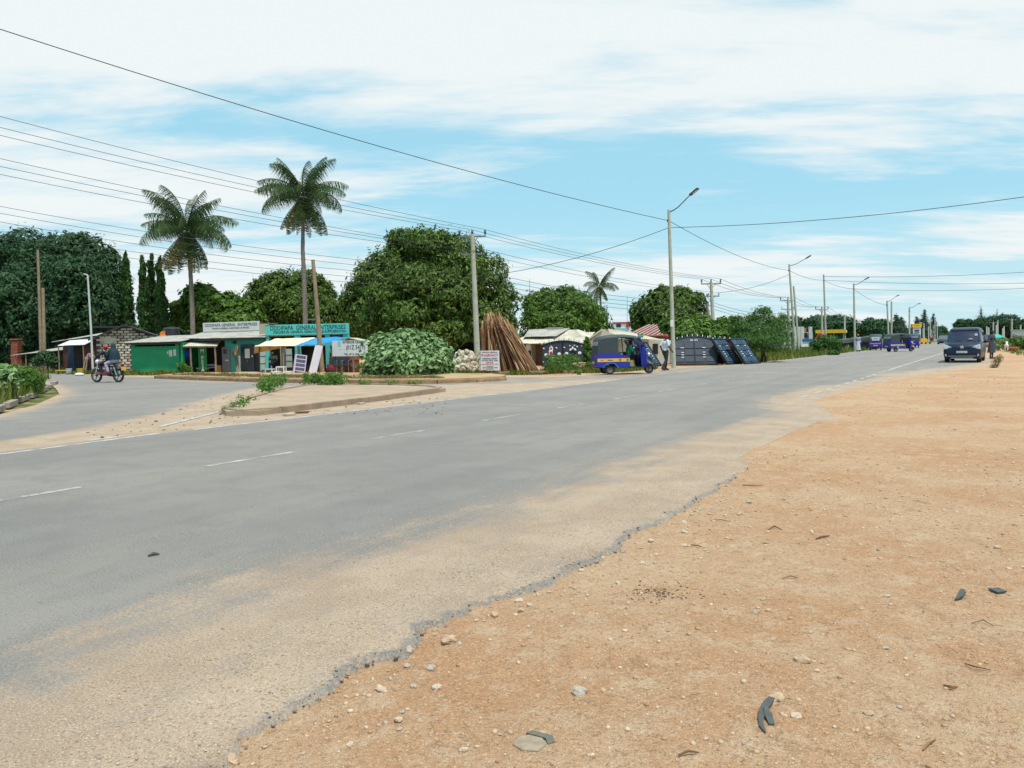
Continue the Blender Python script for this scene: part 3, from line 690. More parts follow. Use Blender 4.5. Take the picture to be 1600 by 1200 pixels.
# dark backdrop of woods far behind, left of the station and right of the road (one mass)
def wood(name, label, x0, x1, yt, depth, n, seed, kind='far', d2=None):
    lob = []; g = random.Random(seed); x = x0
    while x < x1:
        dd = depth if d2 is None else depth+(d2-depth)*(x-x0)/(x1-x0)
        w = g.uniform(13, 22); y = yt+g.uniform(-5, 5); p = P(x, y+12, dd); q = dd/F
        lob.append((p.x, p.y, max(1.2, p.z*.55), w*q, w*q, max(1.3, p.z*.62))); x += w*.8
    V, F_ = leaves(lob, n, .8, seed, droop=.2, rough_edge=.14)
    return tag(link(name, nmesh(name, V, F_, LM[kind])), label, None, None, 'stuff')
wood('distant_wood', 'dark green woods along the skyline left of the far road', 1100, 1500, 508, 330, 26000, 120)
wood('distant_wood', 'dark green woods along the skyline right of the far road', 1500, 1700, 507, 300, 18000, 121, 'dark')
wood('distant_wood', 'dark woods behind the shops on the left', -160, 600, 505, 95, 26000, 122, 'dark')
wood('distant_wood', 'green woods behind the houses in the middle', 600, 1110, 512, 110, 20000, 123, 'far')

# ---------------------------------------------------------------- palms
def frond_mesh(name, L_, droop, m, seed, nl=40, ll=.80):
    g = random.Random(seed); mb = MB(); pts = []
    for i in range(13):
        t = i/12; a = droop*t**1.35; pts.append((t, a))
    pos = [Vector((0, 0, 0))]; st = L_/12
    for i in range(12):
        a = .95-pts[i][1]*2.3; pos.append(pos[-1]+Vector((math.cos(a), 0, math.sin(a)))*st)
    mb.tube(pos, [.035*(1-.85*i/12) for i in range(13)], 4)
    for i in range(nl):
        t = .12+.87*i/(nl-1); f = t*12; k = min(11, int(f)); p = pos[k]+(pos[k+1]-pos[k])*(f-k); d = (pos[k+1]-pos[k]).normalized()
        ln = ll*1.25*(math.sin(PI*min(1, t*.86+.12))**.6)*g.uniform(.85, 1.15)
        for s in (-1, 1):
            out_ = (Vector((0, s, 0))*.55+d*.5+Vector((0, 0, -.7-g.uniform(0, .7)))).normalized(); w = d*.028
            q = p+out_*ln*.55; e = p+out_*ln+Vector((0, 0, -ln*.45)); mb.add([p-w, p+w, q+w*.9, q-w*.9, e], [(0, 1, 2, 3), (3, 2, 4)])
    return mb.mesh(name, m)
FR = [frond_mesh('frond', 4.2, (.42, .52, .60, .68, .76, .84)[i], LM['palm'], 200+i) for i in range(6)]
FRH = [frond_mesh('frond', 3.7, .26+.07*i, LM['palm'], 210+i) for i in range(3)]
FRO = [frond_mesh('frond', 3.5, .24+.08*i, LM['palm_old'], 220+i) for i in range(3)]
def palm(label, bx, depth, tops, crown_r, seed, trunk_r=.16, group='coconut palms', nf=44, nuts=True, wind=(0, 0)):
    """tops: pixel points up the trunk, last one the crown heart"""
    base = GD(bx, depth); o = thing('coconut_palm', label, 'palm tree', base, 0, group); g = random.Random(seed)
    pts = [Vector((0, 0, -.1))]+[P(x, y, depth)-base for x, y in tops]
    dense = []
    for i in range(len(pts)-1):
        for k in range(8): dense.append(pts[i]+(pts[i+1]-pts[i])*(k/8))
    dense.append(pts[-1]); n = len(dense)
    mb = MB(); mb.tube(dense, [trunk_r*(1.25-.55*i/n)*(1.06 if i % 2 else .97) for i in range(n)], 10); mb.build('trunk', PALMB, o, smooth=True)
    top = pts[-1]; sc = crown_r/3.3
    for i in range(nf):
        t = i/nf; az = i*2.399+g.uniform(-.2, .2)
        if t < .24: me, tilt = FR[i % 3], rad(22-10*g.random())
        elif t < .66: me, tilt = FR[1+i % 5], rad(-2-75*(t-.24)-10*g.random())
        else: me, tilt = (FRO[i % 3] if i % 3 == 0 else FRH[i % 3]), rad(-78-75*(t-.66)-12*g.random())
        f = bpy.data.objects.new('frond', me); COL.objects.link(f); f.parent = o; f.location = top+Vector((0, 0, .12*(1-t)))
        f.rotation_euler = (g.uniform(-.35, .35), -tilt, az); s = sc*g.uniform(.85, 1.12); f.scale = (s, s, s)
    if nuts:
        for i in range(7):
            a = i*.9; MB().ell(top+Vector((math.cos(a)*.26, math.sin(a)*.26, -.28-.1*(i % 2))), (.12, .12, .15), 8, 6).build('coconut', mat('coconut', (.14, .15, .03), .6), o, smooth=True)
    return o
palm('left coconut palm rising behind the black water tank', 302, 57, [(301, 500), (299, 450), (296, 400), (292, 362)], 3.0, 301)
palm('taller coconut palm behind the turquoise shop, between the wooden pole and the roof sign', 478, 55, [(477, 500), (475, 430), (473, 390), (474, 307)], 2.7, 302)
palm('small distant coconut palm on the skyline left of the street lamp', 939, 120, [(939, 490), (938, 462), (937, 447)], 2.7, 303, .17, nf=18, nuts=False)

# ---------------------------------------------------------------- grass, weeds, bush
def blades(name, pts, hmin, hmax, kind, seed, w=.018, per=1, lean=.35):
    g = np.random.default_rng(seed); Pp = np.repeat(np.array(pts, float), per, 0); n = len(Pp)
    if per > 1: Pp[:, :2] += g.normal(0, .05, (n, 2))
    h = g.uniform(hmin, hmax, n)*(.62+.38*np.sin(Pp[:, 0]*2.3+np.sin(Pp[:, 1]*1.7)*2)*np.sin(Pp[:, 1]*1.9+1.3)+.25*np.sin(Pp[:, 0]*7.1)*np.sin(Pp[:, 1]*6.3)); a = g.uniform(0, 2*PI, n); dx = np.stack([np.cos(a), np.sin(a), np.zeros(n)], 1)*(w*g.uniform(.7, 1.4, n))[:, None]
    b = g.uniform(0, 2*PI, n); ln = np.stack([np.cos(b), np.sin(b), np.zeros(n)], 1)*(h*lean*g.uniform(.2, 1.4, n))[:, None]
    up = np.zeros((n, 3)); up[:, 2] = h
    V = np.stack([Pp-dx, Pp+dx, Pp+dx*.7+ln*.4+up*.6, Pp-dx*.7+ln*.4+up*.6, Pp+ln+up*.95], 1).reshape(-1, 3)
    i = np.arange(n)*5; F_ = np.concatenate([np.stack([i, i+1, i+2], 1), np.stack([i, i+2, i+3], 1), np.stack([i+3, i+2, i+4], 1)])
    return link(name, nmesh(name, V, F_, LM[kind]))
def scatter_poly(poly, n, seed, z=-.03, clump=0.0):
    g = random.Random(seed); xs_ = [p[0] for p in poly]; ys_ = [p[1] for p in poly]; r = []; tr_ = 0
    while len(r) < n and tr_ < n*60:
        tr_ += 1; p = (g.uniform(min(xs_), max(xs_)), g.uniform(min(ys_), max(ys_)))
        if not inside(p, poly): continue
        if clump and fbm(p[0]*.9, p[1]*.9, seed, 3) < clump*(g.random()*2-1): continue
        r.append((p[0], p[1], z))
    return r
def pxpoly(pts): return [tuple(G(*p)[:2]) for p in pts]
def grass(label, poly, n, h, seed, kind='grass', z=-.03, clump=.0, w=.02, name='grass'):
    return tag(blades(name, scatter_poly(poly, n, seed, z, clump), h*.35, h, kind, seed, w), label, None, None, 'stuff')
# tall roadside grass right of the gates up to the far woman
RG = [(-12.6, 45.6), (-12.2, 56), (-12.4, 79), (-13.0, 84), (-17, 90), (-26, 84), (-30, 62), (-24, 48), (-15, 45.5)]
grass('tall green roadside grass right of the leaning gates', RG, 15000, .85, 401, z=-.05, w=.03)
grass('grass verge along the left side of the far road', [(-12.4, 84), (-12.2, 140), (-16, 140), (-16, 90)], 3000, .6, 402, z=-.05, w=.04)
grass('grass and weeds in front of the flowered grey gate', [(-17.9, 30.9), (-15.6, 31.8), (-14.9, 33.5), (-14.9, 37.3), (-16.5, 39), (-19.6, 36.5), (-19.5, 33)], 6000, .45, 403, z=-.05, clump=.6)
grass('grass under the heap of poles', [(-22.6, 29.0), (-17.6, 29.6), (-17.4, 31.2), (-22.6, 30.6)], 2200, .3, 404, z=-.05, clump=.5)
grass('grass strip below the green kiosk wall', [(-56, 26.2), (-47, 24.4), (-40, 25.4), (-40, 28.2), (-44.4, 26.6), (-50, 28), (-56, 30)], 7000, .4, 405, z=-.05, clump=.2)
grass('dry grass on the raised verge before the shops', [(-34.2, 22.5), (-30, 21.8), (-25.7, 21.3), (-20, 21.4), (-17.2, 22.4), (-18, 23.4), (-26, 22.6), (-34, 23.7)], 6500, .2, 406, 'drygrass', .155, .5, .014)
grass('tall rank grass on the left verge by the kerb blocks', [(-19.8, 8.5), (-22.0, 9.9), (-26.2, 12.8), (-31, 15.2), (-36.5, 17.5), (-39, 19.5), (-33, 19), (-27, 15.6), (-22, 12.4), (-19, 10)][:6]+[(-40, 15), (-30, 11), (-22, 7.2)], 15000, .85, 407, z=.06, w=.016)
grass('grass on the roadside right of the van', [(2.0, 56), (.9, 62), (.2, 75), (-.2, 100), (-.5, 150), (8, 150), (12, 70), (6, 54)], 9000, .45, 408, z=-.03, clump=.2, w=.03)
def weed_patch(label, poly, n, size, seed, z, kind='weed', hgt=.35):
    g = random.Random(seed); pts = scatter_poly(poly, n, seed, z); lob = [(x, y, z+g.uniform(.02, hgt), .12, .12, .10) for x, y, _ in pts]
    V, F_ = leaves(lob, n*14, size, seed, asp=.38, droop=-.3, updir=.8, fill=.5)
    o = link('weeds', nmesh('weeds', V, F_, LM[kind])); return tag(o, label, None, None, 'stuff')
weed_patch('leafy weeds on the left rear corner of the traffic island', pxpoly([(392, 622), (425, 624), (450, 604), (425, 603)]), 90, .10, 411, .1)
weed_patch('low dense weeds on the back edge of the traffic island', pxpoly([(472, 606), (540, 607), (542, 603), (478, 602)]), 120, .10, 412, .1)
weed_patch('sparse weeds at the near tip of the traffic island', pxpoly([(345, 648), (368, 648), (402, 632), (392, 630)]), 26, .07, 413, .02, hgt=.2)
weed_patch('thin line of weeds along the rear kerb of the island', pxpoly([(560, 606), (660, 607), (660, 605), (560, 604)]), 40, .07, 414, .08, hgt=.12)
weed_patch('dense weeds before the flowered grey gate', pxpoly([(852, 584), (905, 584), (905, 576), (855, 576)]), 160, .13, 415, 0, hgt=.75)
def bush(name, label, base, lobes, n, size, kind, seed, cat='bush', **kw):
    o = thing(name, label, cat, base); g = random.Random(seed); mb = MB()
    for i, l in enumerate(lobes): limb(mb, (g.uniform(-.2, .2), g.uniform(-.2, .2), -.05), Vector(l[:3]), .035, .012, seed+i, n=4, sides=5)
    mb.build('stem', BARK, o, smooth=True); V, F_ = leaves(lobes, n, size, seed, **kw); link('foliage', nmesh('foliage', V, F_, LM[kind]), o); return o
b_, l_ = lobes_px(33.5, [(635, 560, 60, 26, 0), (608, 550, 26, 26, 0), (665, 552, 34, 28, 0), (635, 540, 38, 22, 0), (596, 574, 26, 15, -.4), (685, 572, 22, 18, -.3), (640, 573, 44, 18, -1.0), (640, 524, 12, 10, 0), (668, 530, 10, 10, 0), (615, 535, 12, 10, 0), (588, 548, 9, 12, 0), (584, 533, 6, 9, .3), (594, 531, 6, 8, .3), (694, 560, 14, 14, 0), (620, 560, 30, 20, -1.1), (662, 563, 30, 18, -1.1), (650, 527, 7, 11, 0), (625, 526, 7, 10, .2), (605, 536, 7, 11, -.3), (680, 540, 8, 12, 0), (580, 574, 9, 11, 0), (700, 578, 10, 10, -.3), (656, 534, 8, 12, -.6), (612, 545, 9, 12, -.9), (572, 583, 8, 6, -.5)], 635)
bush('broadleaf_bush', 'big grey-green broad-leaved bush on the verge before the mango tree', b_, l_, 13000, .23, 'bush', 421, asp=.55, updir=.75, droop=-.35, fill=.35, rough_edge=.2)
b_, l_ = lobes_px(20.5, [(5, 598, 22, 20, .6), (-10, 585, 22, 18, .9), (15, 585, 10, 10, .6), (-25, 605, 30, 25, .6)], 0)
bush('broadleaf_bush', 'grey-green broad-leaved plant at the left edge above the kerb blocks', b_, l_, 1500, .19, 'bush', 422, asp=.55, updir=.75, droop=-.35)
b_, l_ = lobes_px(24, [(35, 592, 26, 18, 0), (52, 600, 16, 12, 0), (20, 580, 16, 10, .5)], 40)
bush('weedy_shrub', 'fine-leaved green shrub in the rank grass on the left verge', b_, l_, 5000, .09, 'weed', 423, asp=.3, updir=.2, droop=.2)
b_, l_ = lobes_px(40, [(919, 560, 8, 22, 0), (917, 540, 5, 12, 0), (922, 572, 9, 10, 0)], 919)
bush('leafy_shrub', 'upright leafy shrub between the flowered gate and the parked tuk-tuk', b_, l_, 2600, .13, 'light', 424, asp=.5, updir=.5)
b_, l_ = lobes_px(68, [(1290, 536, 16, 12, 0), (1304, 540, 12, 12, 0), (1278, 540, 12, 10, 0), (1302, 555, 9, 8, -6)], 1292)
bush('leafy_shrub', 'dark shrub in the tall grass in front of the tarpaulin load', b_, l_, 3200, .22, 'feather', 425)
b_, l_ = lobes_px(70, [(1590, 536, 12, 9, 0), (1604, 540, 12, 10, 0), (1578, 541, 9, 5, 0)], 1592)
bush('leafy_shrub', 'dark green shrub in front of the cream signboard', b_, l_, 3000, .2, 'light', 426)
b_, l_ = lobes_px(66, [(1565, 535, 9, 7, 0), (1555, 540, 8, 6, 0)], 1562)
bush('leafy_shrub', 'pale green shrub behind the standing woman', b_, l_, 1600, .2, 'bush', 427)
b_, l_ = lobes_px(33, [(1556, 566, 6, 8, 0), (1562, 560, 5, 6, 0), (1552, 573, 5, 4, 0)], 1558)
bush('dry_weed', 'dry pale weed clump on the road edge below the standing woman', b_, l_, 700, .07, 'drygrass', 428, cat='weed', asp=.25)
b_, l_ = lobes_px(50, [(72, 560, 14, 12, 0), (85, 566, 10, 8, 0), (58, 566, 10, 8, 0)], 70)
bush('leafy_shrub', 'shrub at the foot of the two wooden poles', b_, l_, 1800, .16, 'dark', 429)
b_, l_ = lobes_px(45, [(285, 574, 8, 7, 0), (293, 577, 7, 5, 0)], 288)
bush('leafy_shrub', 'small weed clump at the corner of the green kiosk', b_, l_, 900, .12, 'weed', 430)
# ================================================================ POLES, LAMPS, WIRES
CONCP = mat('pole_concrete', (.40, .40, .34), .85, 0, .25, 3, .4, 30, tint=(.30, .31, .23))
WOODP = mat('weathered_pole', (.27, .205, .135), .9, 0, .35, 4, .6, 25)
STEEL = mat('galvanised_steel', (.20, .205, .21), .5, .5, .12)
DARKM = mat('dark_metal', (.05, .055, .06), .5, .3, .15)
CERAM = mat('dark_porcelain', (.035, .025, .03), .25, 0, .1)
WIRE = mat('cable_black', (.025, .025, .028), .6, 0, 0)
HOOK = {}
def pole_body(name, label, cat, bx, depth, tops, r0, r1, m, group=None, part='shaft', n=10):
    base = GD(bx, depth); o = thing(name, label, cat, base, 0, group)
    pts = [Vector((0, 0, -.3))]+[P(x, y, depth)-base for x, y in tops]
    MB().tube(pts, [r0+(r1-r0)*i/(len(pts)-1) for i in range(len(pts))], n).build(part, m, o, smooth=True); return o, base, pts[-1]
def arm_h(o, top, half, z, name='crossarm', m=None, ang=None, th=.045):
    d = ang.normalized(); rot = Matrix.Rotation(math.atan2(d.y, d.x), 3, 'Z')
    MB().box(top+Vector((0, 0, z)), (half*2, th*1.6, th*1.8), rot).build(name, m or STEEL, o)
def insulator(o, p, h=.28, r=.06, name='insulator'):
    MB().lathe([(r*.35, 0), (r*.4, h*.2), (r, h*.3), (r*.55, h*.45), (r, h*.55), (r*.6, h*.7), (r*.9, h*.8), (r*.4, h)], 10, p).build(name, CERAM, o, smooth=True)
def hv_pole(label, bx, depth, top_px, half=.75, arms=((-.12, 3), (-1.05, 2)), r=(.17, .11), m=CONCP, parts=True, group='power poles with crossarms', direction=None, key=None):
    o, base, top = pole_body('power_pole', label, 'power pole', bx, depth, [((bx+top_px[0])/2, (depth*0+ (proj(base_of(bx, depth))[1]+top_px[1])/2)), top_px], r[0], r[1], m, group)
    d = direction or RIGHT; ends = []
    for k, (dz, cnt) in enumerate(arms):
        hh = half if k == 0 else half*.85; arm_h(o, top, hh, dz, ang=d)
        mb = MB()
        for s in (-1, 1): mb.cyl(top+Vector((0, 0, dz-.45)), top+d*(s*hh*.45)+Vector((0, 0, dz)), .02, n=6)
        mb.build('brace', STEEL, o)
        pos = (-.95, .0, .95) if cnt == 3 else (-.9, .9)
        for q in pos:
            p = top+d*(q*hh)+Vector((0, 0, dz+.06)); insulator(o, p, .3 if k == 0 else .2, .075 if k == 0 else .05); ends.append(base+p+Vector((0, 0, .3 if k == 0 else .2)))
    HOOK[key] = ends; return o, base, top
def base_of(bx, depth): return GD(bx, depth)
o1, b1, t1 = hv_pole('concrete power pole with two crossarms in front of the mango tree', 747, 41, (738, 366), .72, key='A')
for dz in (-1.35, -1.6, -1.85):
    MB().cyl(t1+Vector((0, 0, dz-.9)), t1+Vector((0, 0, dz-.9))+RIGHT*.22, .025, n=6).build('bracket', STEEL, o1)
text('2', .16, o1, mat('black_paint', (.02, .02, .02), .6, 0, 0), (Vector(P(746, 536, 40.7))-b1), (PI/2, 0, math.atan2(RIGHT.y, RIGHT.x)), name='number', depth=.004)
hv_pole('power pole with two crossarms above the black gates', 1117, 58, (1111, 441), .75, key='B')
hv_pole('power pole with crossarms hidden partly by the second street lamp', 1234, 84, (1231, 468), .85, key='C')
hv_pole('power pole with crossarms left of the yellow canopy', 1285, 100, (1284, 482), .85, key='D')
hv_pole('power pole with crossarms at the right end of the yellow canopy', 1320, 122, (1320, 494), .9, ((-.1, 3), (-.9, 2)), key='E')
hv_pole('power pole behind the tarpaulin load, left one', 1355, 150, (1355, 503), .9, ((-.1, 3),), key='F')
hv_pole('power pole behind the tarpaulin load, right one', 1370, 165, (1369, 505), .9, ((-.1, 3),), key='H')
hv_pole('farthest crossarm power pole left of the paired lamp posts', 1379, 190, (1379, 501), .9, ((-.1, 3),), key='I')
hv_pole('power pole rising behind the cream signboard', 1581, 95, (1581, 498), .6, ((-.1, 3),), (.13, .09), key='R1')
hv_pole('power pole above the goats with a small crossarm', 1552, 110, (1552, 503), .6, ((-.1, 3),), (.13, .09), key='R2')
# street lamps
LAMPH = mat('lamp_head', (.07, .07, .075), .5, .2, .1)
def lamp(label, bx, depth, top_px, arm_px, head_px, r=(.12, .075), m=CONCP, key=None, group='street lamps along the road'):
    o, base, top = pole_body('street_lamp', label, 'street lamp', bx, depth, [((bx+top_px[0])/2, (proj(GD(bx, depth))[1]+top_px[1])/2), top_px], r[0], r[1], m, group)
    a, h = P(*arm_px, depth-.6)-base, P(*head_px, depth-.9)-base
    s = top-Vector((0, 0, .12)); mid = s+(a-s)*.45+Vector((0, 0, -.12))
    MB().tube([s, s+(mid-s)*.5+Vector((0, 0, -.03)), mid, a], [.03, .028, .026, .024], 7).build('arm', DARKM, o, smooth=True)
    MB().lathe([(r[1]*1.35, -.06), (r[1]*1.35, .06)], 12, top-Vector((0, 0, .55))).build('collar', STEEL, o)
    d = (h-a); x = d.normalized(); y = x.cross(Vector((0, 0, 1))).normalized(); z = y.cross(x); rot = Matrix((x, y, z)).transposed()
    MB().box((a+h)/2, (d.length, .26, .07), rot).build('lamp_head', LAMPH, o, bevel=.02)
    MB().box((a+h)/2-z*.045+x*.05, (d.length*.55, .18, .03), rot).build('lamp_lens', mat('lens', (.5, .5, .48), .2, 0, 0), bpy.data.objects[o.children[-1].name])
    HOOK[key] = [base+top-Vector((0, 0, .55)), base+top-Vector((0, 0, .9))]; return o, base, top
lo, lb, lt = lamp('tall street lamp on a concrete pole beside the pedestrian', 1053, 39.5, (1045, 328), (1078, 305), (1091, 294), key='L1')
pp = P(1050, 505, 39.3)-lb
MB().box(pp+Vector((0, 0, 0)), (.16, .015, .34), Matrix.Rotation(math.atan2(RIGHT.y, RIGHT.x), 3, 'Z')).build('pasted_notice', mat('paper', (.62, .63, .6), .8), lo)
lamp('second street lamp, by the tall roadside grass', 1243, 70, (1233, 413), (1259, 404), (1267, 399), key='L2')
lamp('third street lamp, above the far pedestrian', 1336, 78, (1334, 443), (1351, 437), (1358, 433), key='L4')
lamp('fourth street lamp, left one of a close pair of posts', 1389, 100, (1386, 470), (1400, 463), (1405, 461), (.13, .09), key='L5')
lamp('fifth street lamp, just left of the yellow pylon sign', 1421, 105, (1421, 480), (1434, 475), (1438, 474), (.13, .09), key='L6')
def plain_pole(label, bx, depth, top_px, r=(.11, .08), m=CONCP, name='utility_pole', group='plain poles'):
    return pole_body(name, label, 'pole', bx, depth, [((bx+top_px[0])/2, (proj(GD(bx, depth))[1]+top_px[1])/2), top_px], r[0], r[1], m, group)
o_, bb, tt = plain_pole('bare concrete pole between the second and third street lamps', 1291, 84, (1287, 429)); HOOK['L3'] = [bb+tt-Vector((0, 0, .2)), bb+tt-Vector((0, 0, .6))]
plain_pole('stay post leaning beside the second street lamp', 1249, 69, (1240, 447), (.10, .08))
plain_pole('bare post right beside the fourth street lamp', 1393, 101, (1393, 471), (.12, .1))
plain_pole('weathered wooden pole leaning left of the power pole above the gates', 1112, 55, (1105, 474), (.10, .07), WOODP)
plain_pole('tall wooden pole at the far left under the shade tree', 65, 52, (59, 391), (.11, .08), WOODP)
plain_pole('shorter wooden pole beside the tall one at the far left', 70, 51.5, (67, 450), (.12, .10), WOODP)
tp = P(63, 522, 51.9); MB().box(tp, (.4, .28, .1), Matrix.Rotation(.6, 3, 'Z')).build('pole_strap', mat('blue_strap', (.05, .13, .2), .6), o_)
bpy.data.objects.remove(bpy.data.objects['pole_strap'])
o_, bb, tt = plain_pole('leaning weathered timber pole in front of the turquoise shop', 504, 37.5, (489, 406), (.13, .085), WOODP)
MB().box(P(491, 499, 37.4)-bb-RIGHT*.18, (.5, .05, .06), Matrix.Rotation(math.atan2(RIGHT.y, RIGHT.x), 3, 'Z')).build('bracket', STEEL, o_)
# thin pale lamp post with a short arm at the left
o, base, top = pole_body('street_lamp', 'slim pale street lamp post with short arm before the block house', 'street lamp', 145.5, 46, [(142, 510), (137, 430)], .07, .05, mat('pale_steel', (.5, .52, .52), .5, .2, .1))
MB().tube([top, top-RIGHT*.15+Vector((0, 0, .06)), top-RIGHT*.22+Vector((0, 0, .07))], .035, 7).build('arm', MATS['pale_steel'], o); 
for i, (x, y0, y1, dp) in enumerate(((1444, 505, 535, 155), (1451, 510, 535, 165), (1442.5, 513, 533, 175), (1453.5, 500, 535, 168), (1459, 508, 534, 190), (1461, 498, 534, 195), (1464.5, 503, 533, 205), (1456, 515, 533, 185), (1545, 512, 535, 110), (1557, 508, 530, 120), (1559, 500, 532, 112), (1569, 510, 530, 125), (1567, 513, 528, 130), (1595, 508, 525, 115), (1542, 510, 533, 118))):
    names = ['short pale roadside post nearest the yellow pylon sign', 'pale post second right of the yellow pylon sign', 'thin post touching the yellow pylon sign', 'tall pale post left of the far walker in pink', 'low post right of the far walker in pink', 'tallest pale post right of the far walker in pink', 'last pale post before the far road bends away', 'thin short post in the middle of the pale posts', 'post just right of the van mirror', 'post just right of the standing woman', 'taller post right of the standing woman', 'thin pole above the white goat', 'second thin pole above the white goat', 'thin post above the cream signboard', 'post behind the standing woman, partly hidden by the van']
    plain_pole(names[i], x, dp, (x-.3, y0), (.11, .09), mat('pale_post', (.5, .5, .46), .85, 0, .15), group='pale posts along the far road')
# thin aerials
for (x, y0, y1, dp, lb_) in ((980, 462, 510, 95, 'thin radio mast beside the white and red far house'), (827.5, 436, 470, 90, 'thin aerial above the bright green mango tree')):
    a = GD(x, dp); tag(MB().tube([a, P(x, y0, dp)], [.035, .02], 5).build('radio_mast', DARKM), lb_, 'mast')
# ---- wires
WN = [0]
def wire(label, a, b, sag, r=.010, n=28, group='overhead wires'):
    a, b = Vector(a), Vector(b); pts = [a+(b-a)*(i/n)-Vector((0, 0, sag*4*(i/n)*(1-i/n))) for i in range(n+1)]
    cut_ = [p for p in pts]
    o = MB().tube(cut_, r, 5).build('overhead_wire', WIRE, None, fix=False, smooth=True); return tag(o, label, 'wire', group)
A, B, C_, D_, E_ = HOOK['A'], HOOK['B'], HOOK['C'], HOOK['D'], HOOK['E']
ordn = ['top', 'second', 'third', 'fourth', 'fifth', 'lowest']
# spans left of pole A run out of the picture towards a nearer pole
for i, (k, yl) in enumerate(((2, 182), (1, 200), (0, 213))):
    wire('%s power line of the upper set crossing the palms towards the left edge' % ordn[i], A[k], P(-60, yl-16, 27), .22)
for i, (off, yl) in enumerate(((.62, 246), (.3, 259), (-.62, 272))):
    wire('%s power line of the middle set running from the mango tree to the left edge' % ordn[i], b1+t1+RIGHT*off+Vector((0, 0, -.95)), P(-60, yl-12, 28), .25)
for i, yl in enumerate((316, 327, 341, 356, 368)):
    wire('%s low-voltage line of the lower left set below the palms' % ordn[i], b1+t1+RIGHT*.1+Vector((0, 0, -1.9-.27*i)), P(-60, yl-5, 33), .38)
for i in range(3):
    wire('%s line from the power pole by the mango tree to the pole above the gates' % ordn[2-i], A[i], B[i], .28)
for i in range(2):
    wire('%s lower-arm line from the mango tree pole to the pole above the gates' % ('left' if i == 0 else 'right'), A[3+i], B[3+i], .3)
for i in range(4):
    wire('%s low-voltage line from the mango tree pole passing behind the street lamp' % ordn[i], b1+t1+RIGHT*.12+Vector((0, 0, -1.9-.27*i)), B[0]*0+HOOK['B'][1]*1+Vector((0, 0, -1.7-.25*i)), .45, .012)
for i in range(3):
    wire('%s line from the pole above the gates to the pole by the second lamp' % ordn[2-i], B[i], C_[i], .4, .014)
    wire('%s line from the pole by the second lamp to the canopy pole' % ordn[2-i], C_[i], D_[i], .4, .015)
    wire('%s line between the two canopy poles' % ordn[2-i], D_[i], E_[i], .5, .016)
    wire('%s line running on from the canopy pole to the tarpaulin load' % ordn[2-i], E_[i], HOOK['F'][i], .5, .018)
for i in range(3):
    wire('%s low line from the pole above the gates to the second lamp pole' % ordn[i], HOOK['B'][1]+Vector((0, 0, -1.7-.25*i)), HOOK['C'][1]+Vector((0, 0, -1.6-.25*i)), .5, .014)
L1, L2, L3, L4 = HOOK['L1'], HOOK['L2'], HOOK['L3'], HOOK['L4']
wire('long cable from the tall street lamp up across the sky to the upper left corner', L1[0], P(-60, 26, 21), .35, .014)
wire('cable from the tall street lamp across to the right edge of the sky', L1[1], P(1680, 296, 30), .3, .014)
wire('cable from the tall street lamp down to the second lamp', L1[0], L2[0], .45, .014)
wire('cable from the tall street lamp sloping down left into the mango tree', L1[1], b1+t1+Vector((0, 0, -2.3)), .35, .014)
wire('cable from the second street lamp to the bare pole', L2[0], L3[1], .25, .016)
wire('cable from the bare pole to the third street lamp', L3[1], L4[0], .2, .016)
wire('cable from the second lamp back to the power pole above the gates', L2[1], HOOK['B'][4], .3, .015)
wire('upper thin line crossing the right part of the sky from the bare pole', L3[0], P(1680, 420, 70), .3, .018)
wire('middle thin line crossing the right part of the sky from the bare pole', L3[1], P(1680, 440, 70), .3, .016)
wire('lowest thin line crossing the right part of the sky from the third lamp', L4[0], P(1680, 446, 72), .3, .016)
wire('line from the third street lamp on to the fourth', L4[0], HOOK['L5'][0], .3, .016)
# ================================================================ BUILDINGS ON THE LEFT
TIN = mat('grey_roof_sheet', (.42, .41, .37), .55, .25, .22, 1.5, tint=(.30, .28, .24))
TINB = mat('bright_roof_sheet', (.60, .62, .60), .4, .35, .15, 1.5)
TINC = mat('cream_roof_sheet', (.56, .53, .43), .65, .05, .2, 1.2, tint=(.44, .40, .31))
RUST = mat('rust_red_sheet', (.22, .055, .04), .7, .1, .35, 2, tint=(.13, .04, .035))
GREEN = mat('green_paint', (.012, .30, .125), .55, 0, .16, 1.5, tint=(.012, .235, .10))
TEAL = mat('turquoise_paint', (.10, .53, .48), .65, 0, .14, 1.3, tint=(.08, .43, .40))
TEALD = mat('teal_paint', (.03, .30, .26), .65, 0, .14, 1.3)
CREAM = mat('cream_plaster', (.55, .52, .41), .85, 0, .2, 2)
WHITEP = mat('white_paint', (.74, .74, .71), .6, 0, .12, 2)
LILAC = mat('lilac_paint', (.62, .58, .74), .6, 0, .08, 2)
BLACKD = mat('charcoal_paint', (.035, .042, .05), .5, .2, .2)
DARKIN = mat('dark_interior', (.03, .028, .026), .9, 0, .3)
BROWN = mat('brown_wood', (.22, .12, .06), .75, 0, .3, 4)
ORANGE = mat('orange_plastic', (.62, .19, .04), .5, 0, .12)
BLK = mat('black_plastic', (.018, .02, .024), .42, 0, .15, spec=.5)
GREYM = mat('grey_metal_door', (.16, .165, .17), .55, .3, .15)
INK = MATS['black_paint']; PAPER = MATS['paper']
MORT = mat('dark_mortar', (.085, .07, .058), .95, 0, .35, 6)
BLOCKS = [mat('coral_block_%s' % k, c, .9, 0, .22, 7, .5, 30) for k, c in (('white', (.58, .53, .44)), ('grey', (.36, .32, .27)), ('tan', (.44, .37, .27)))]
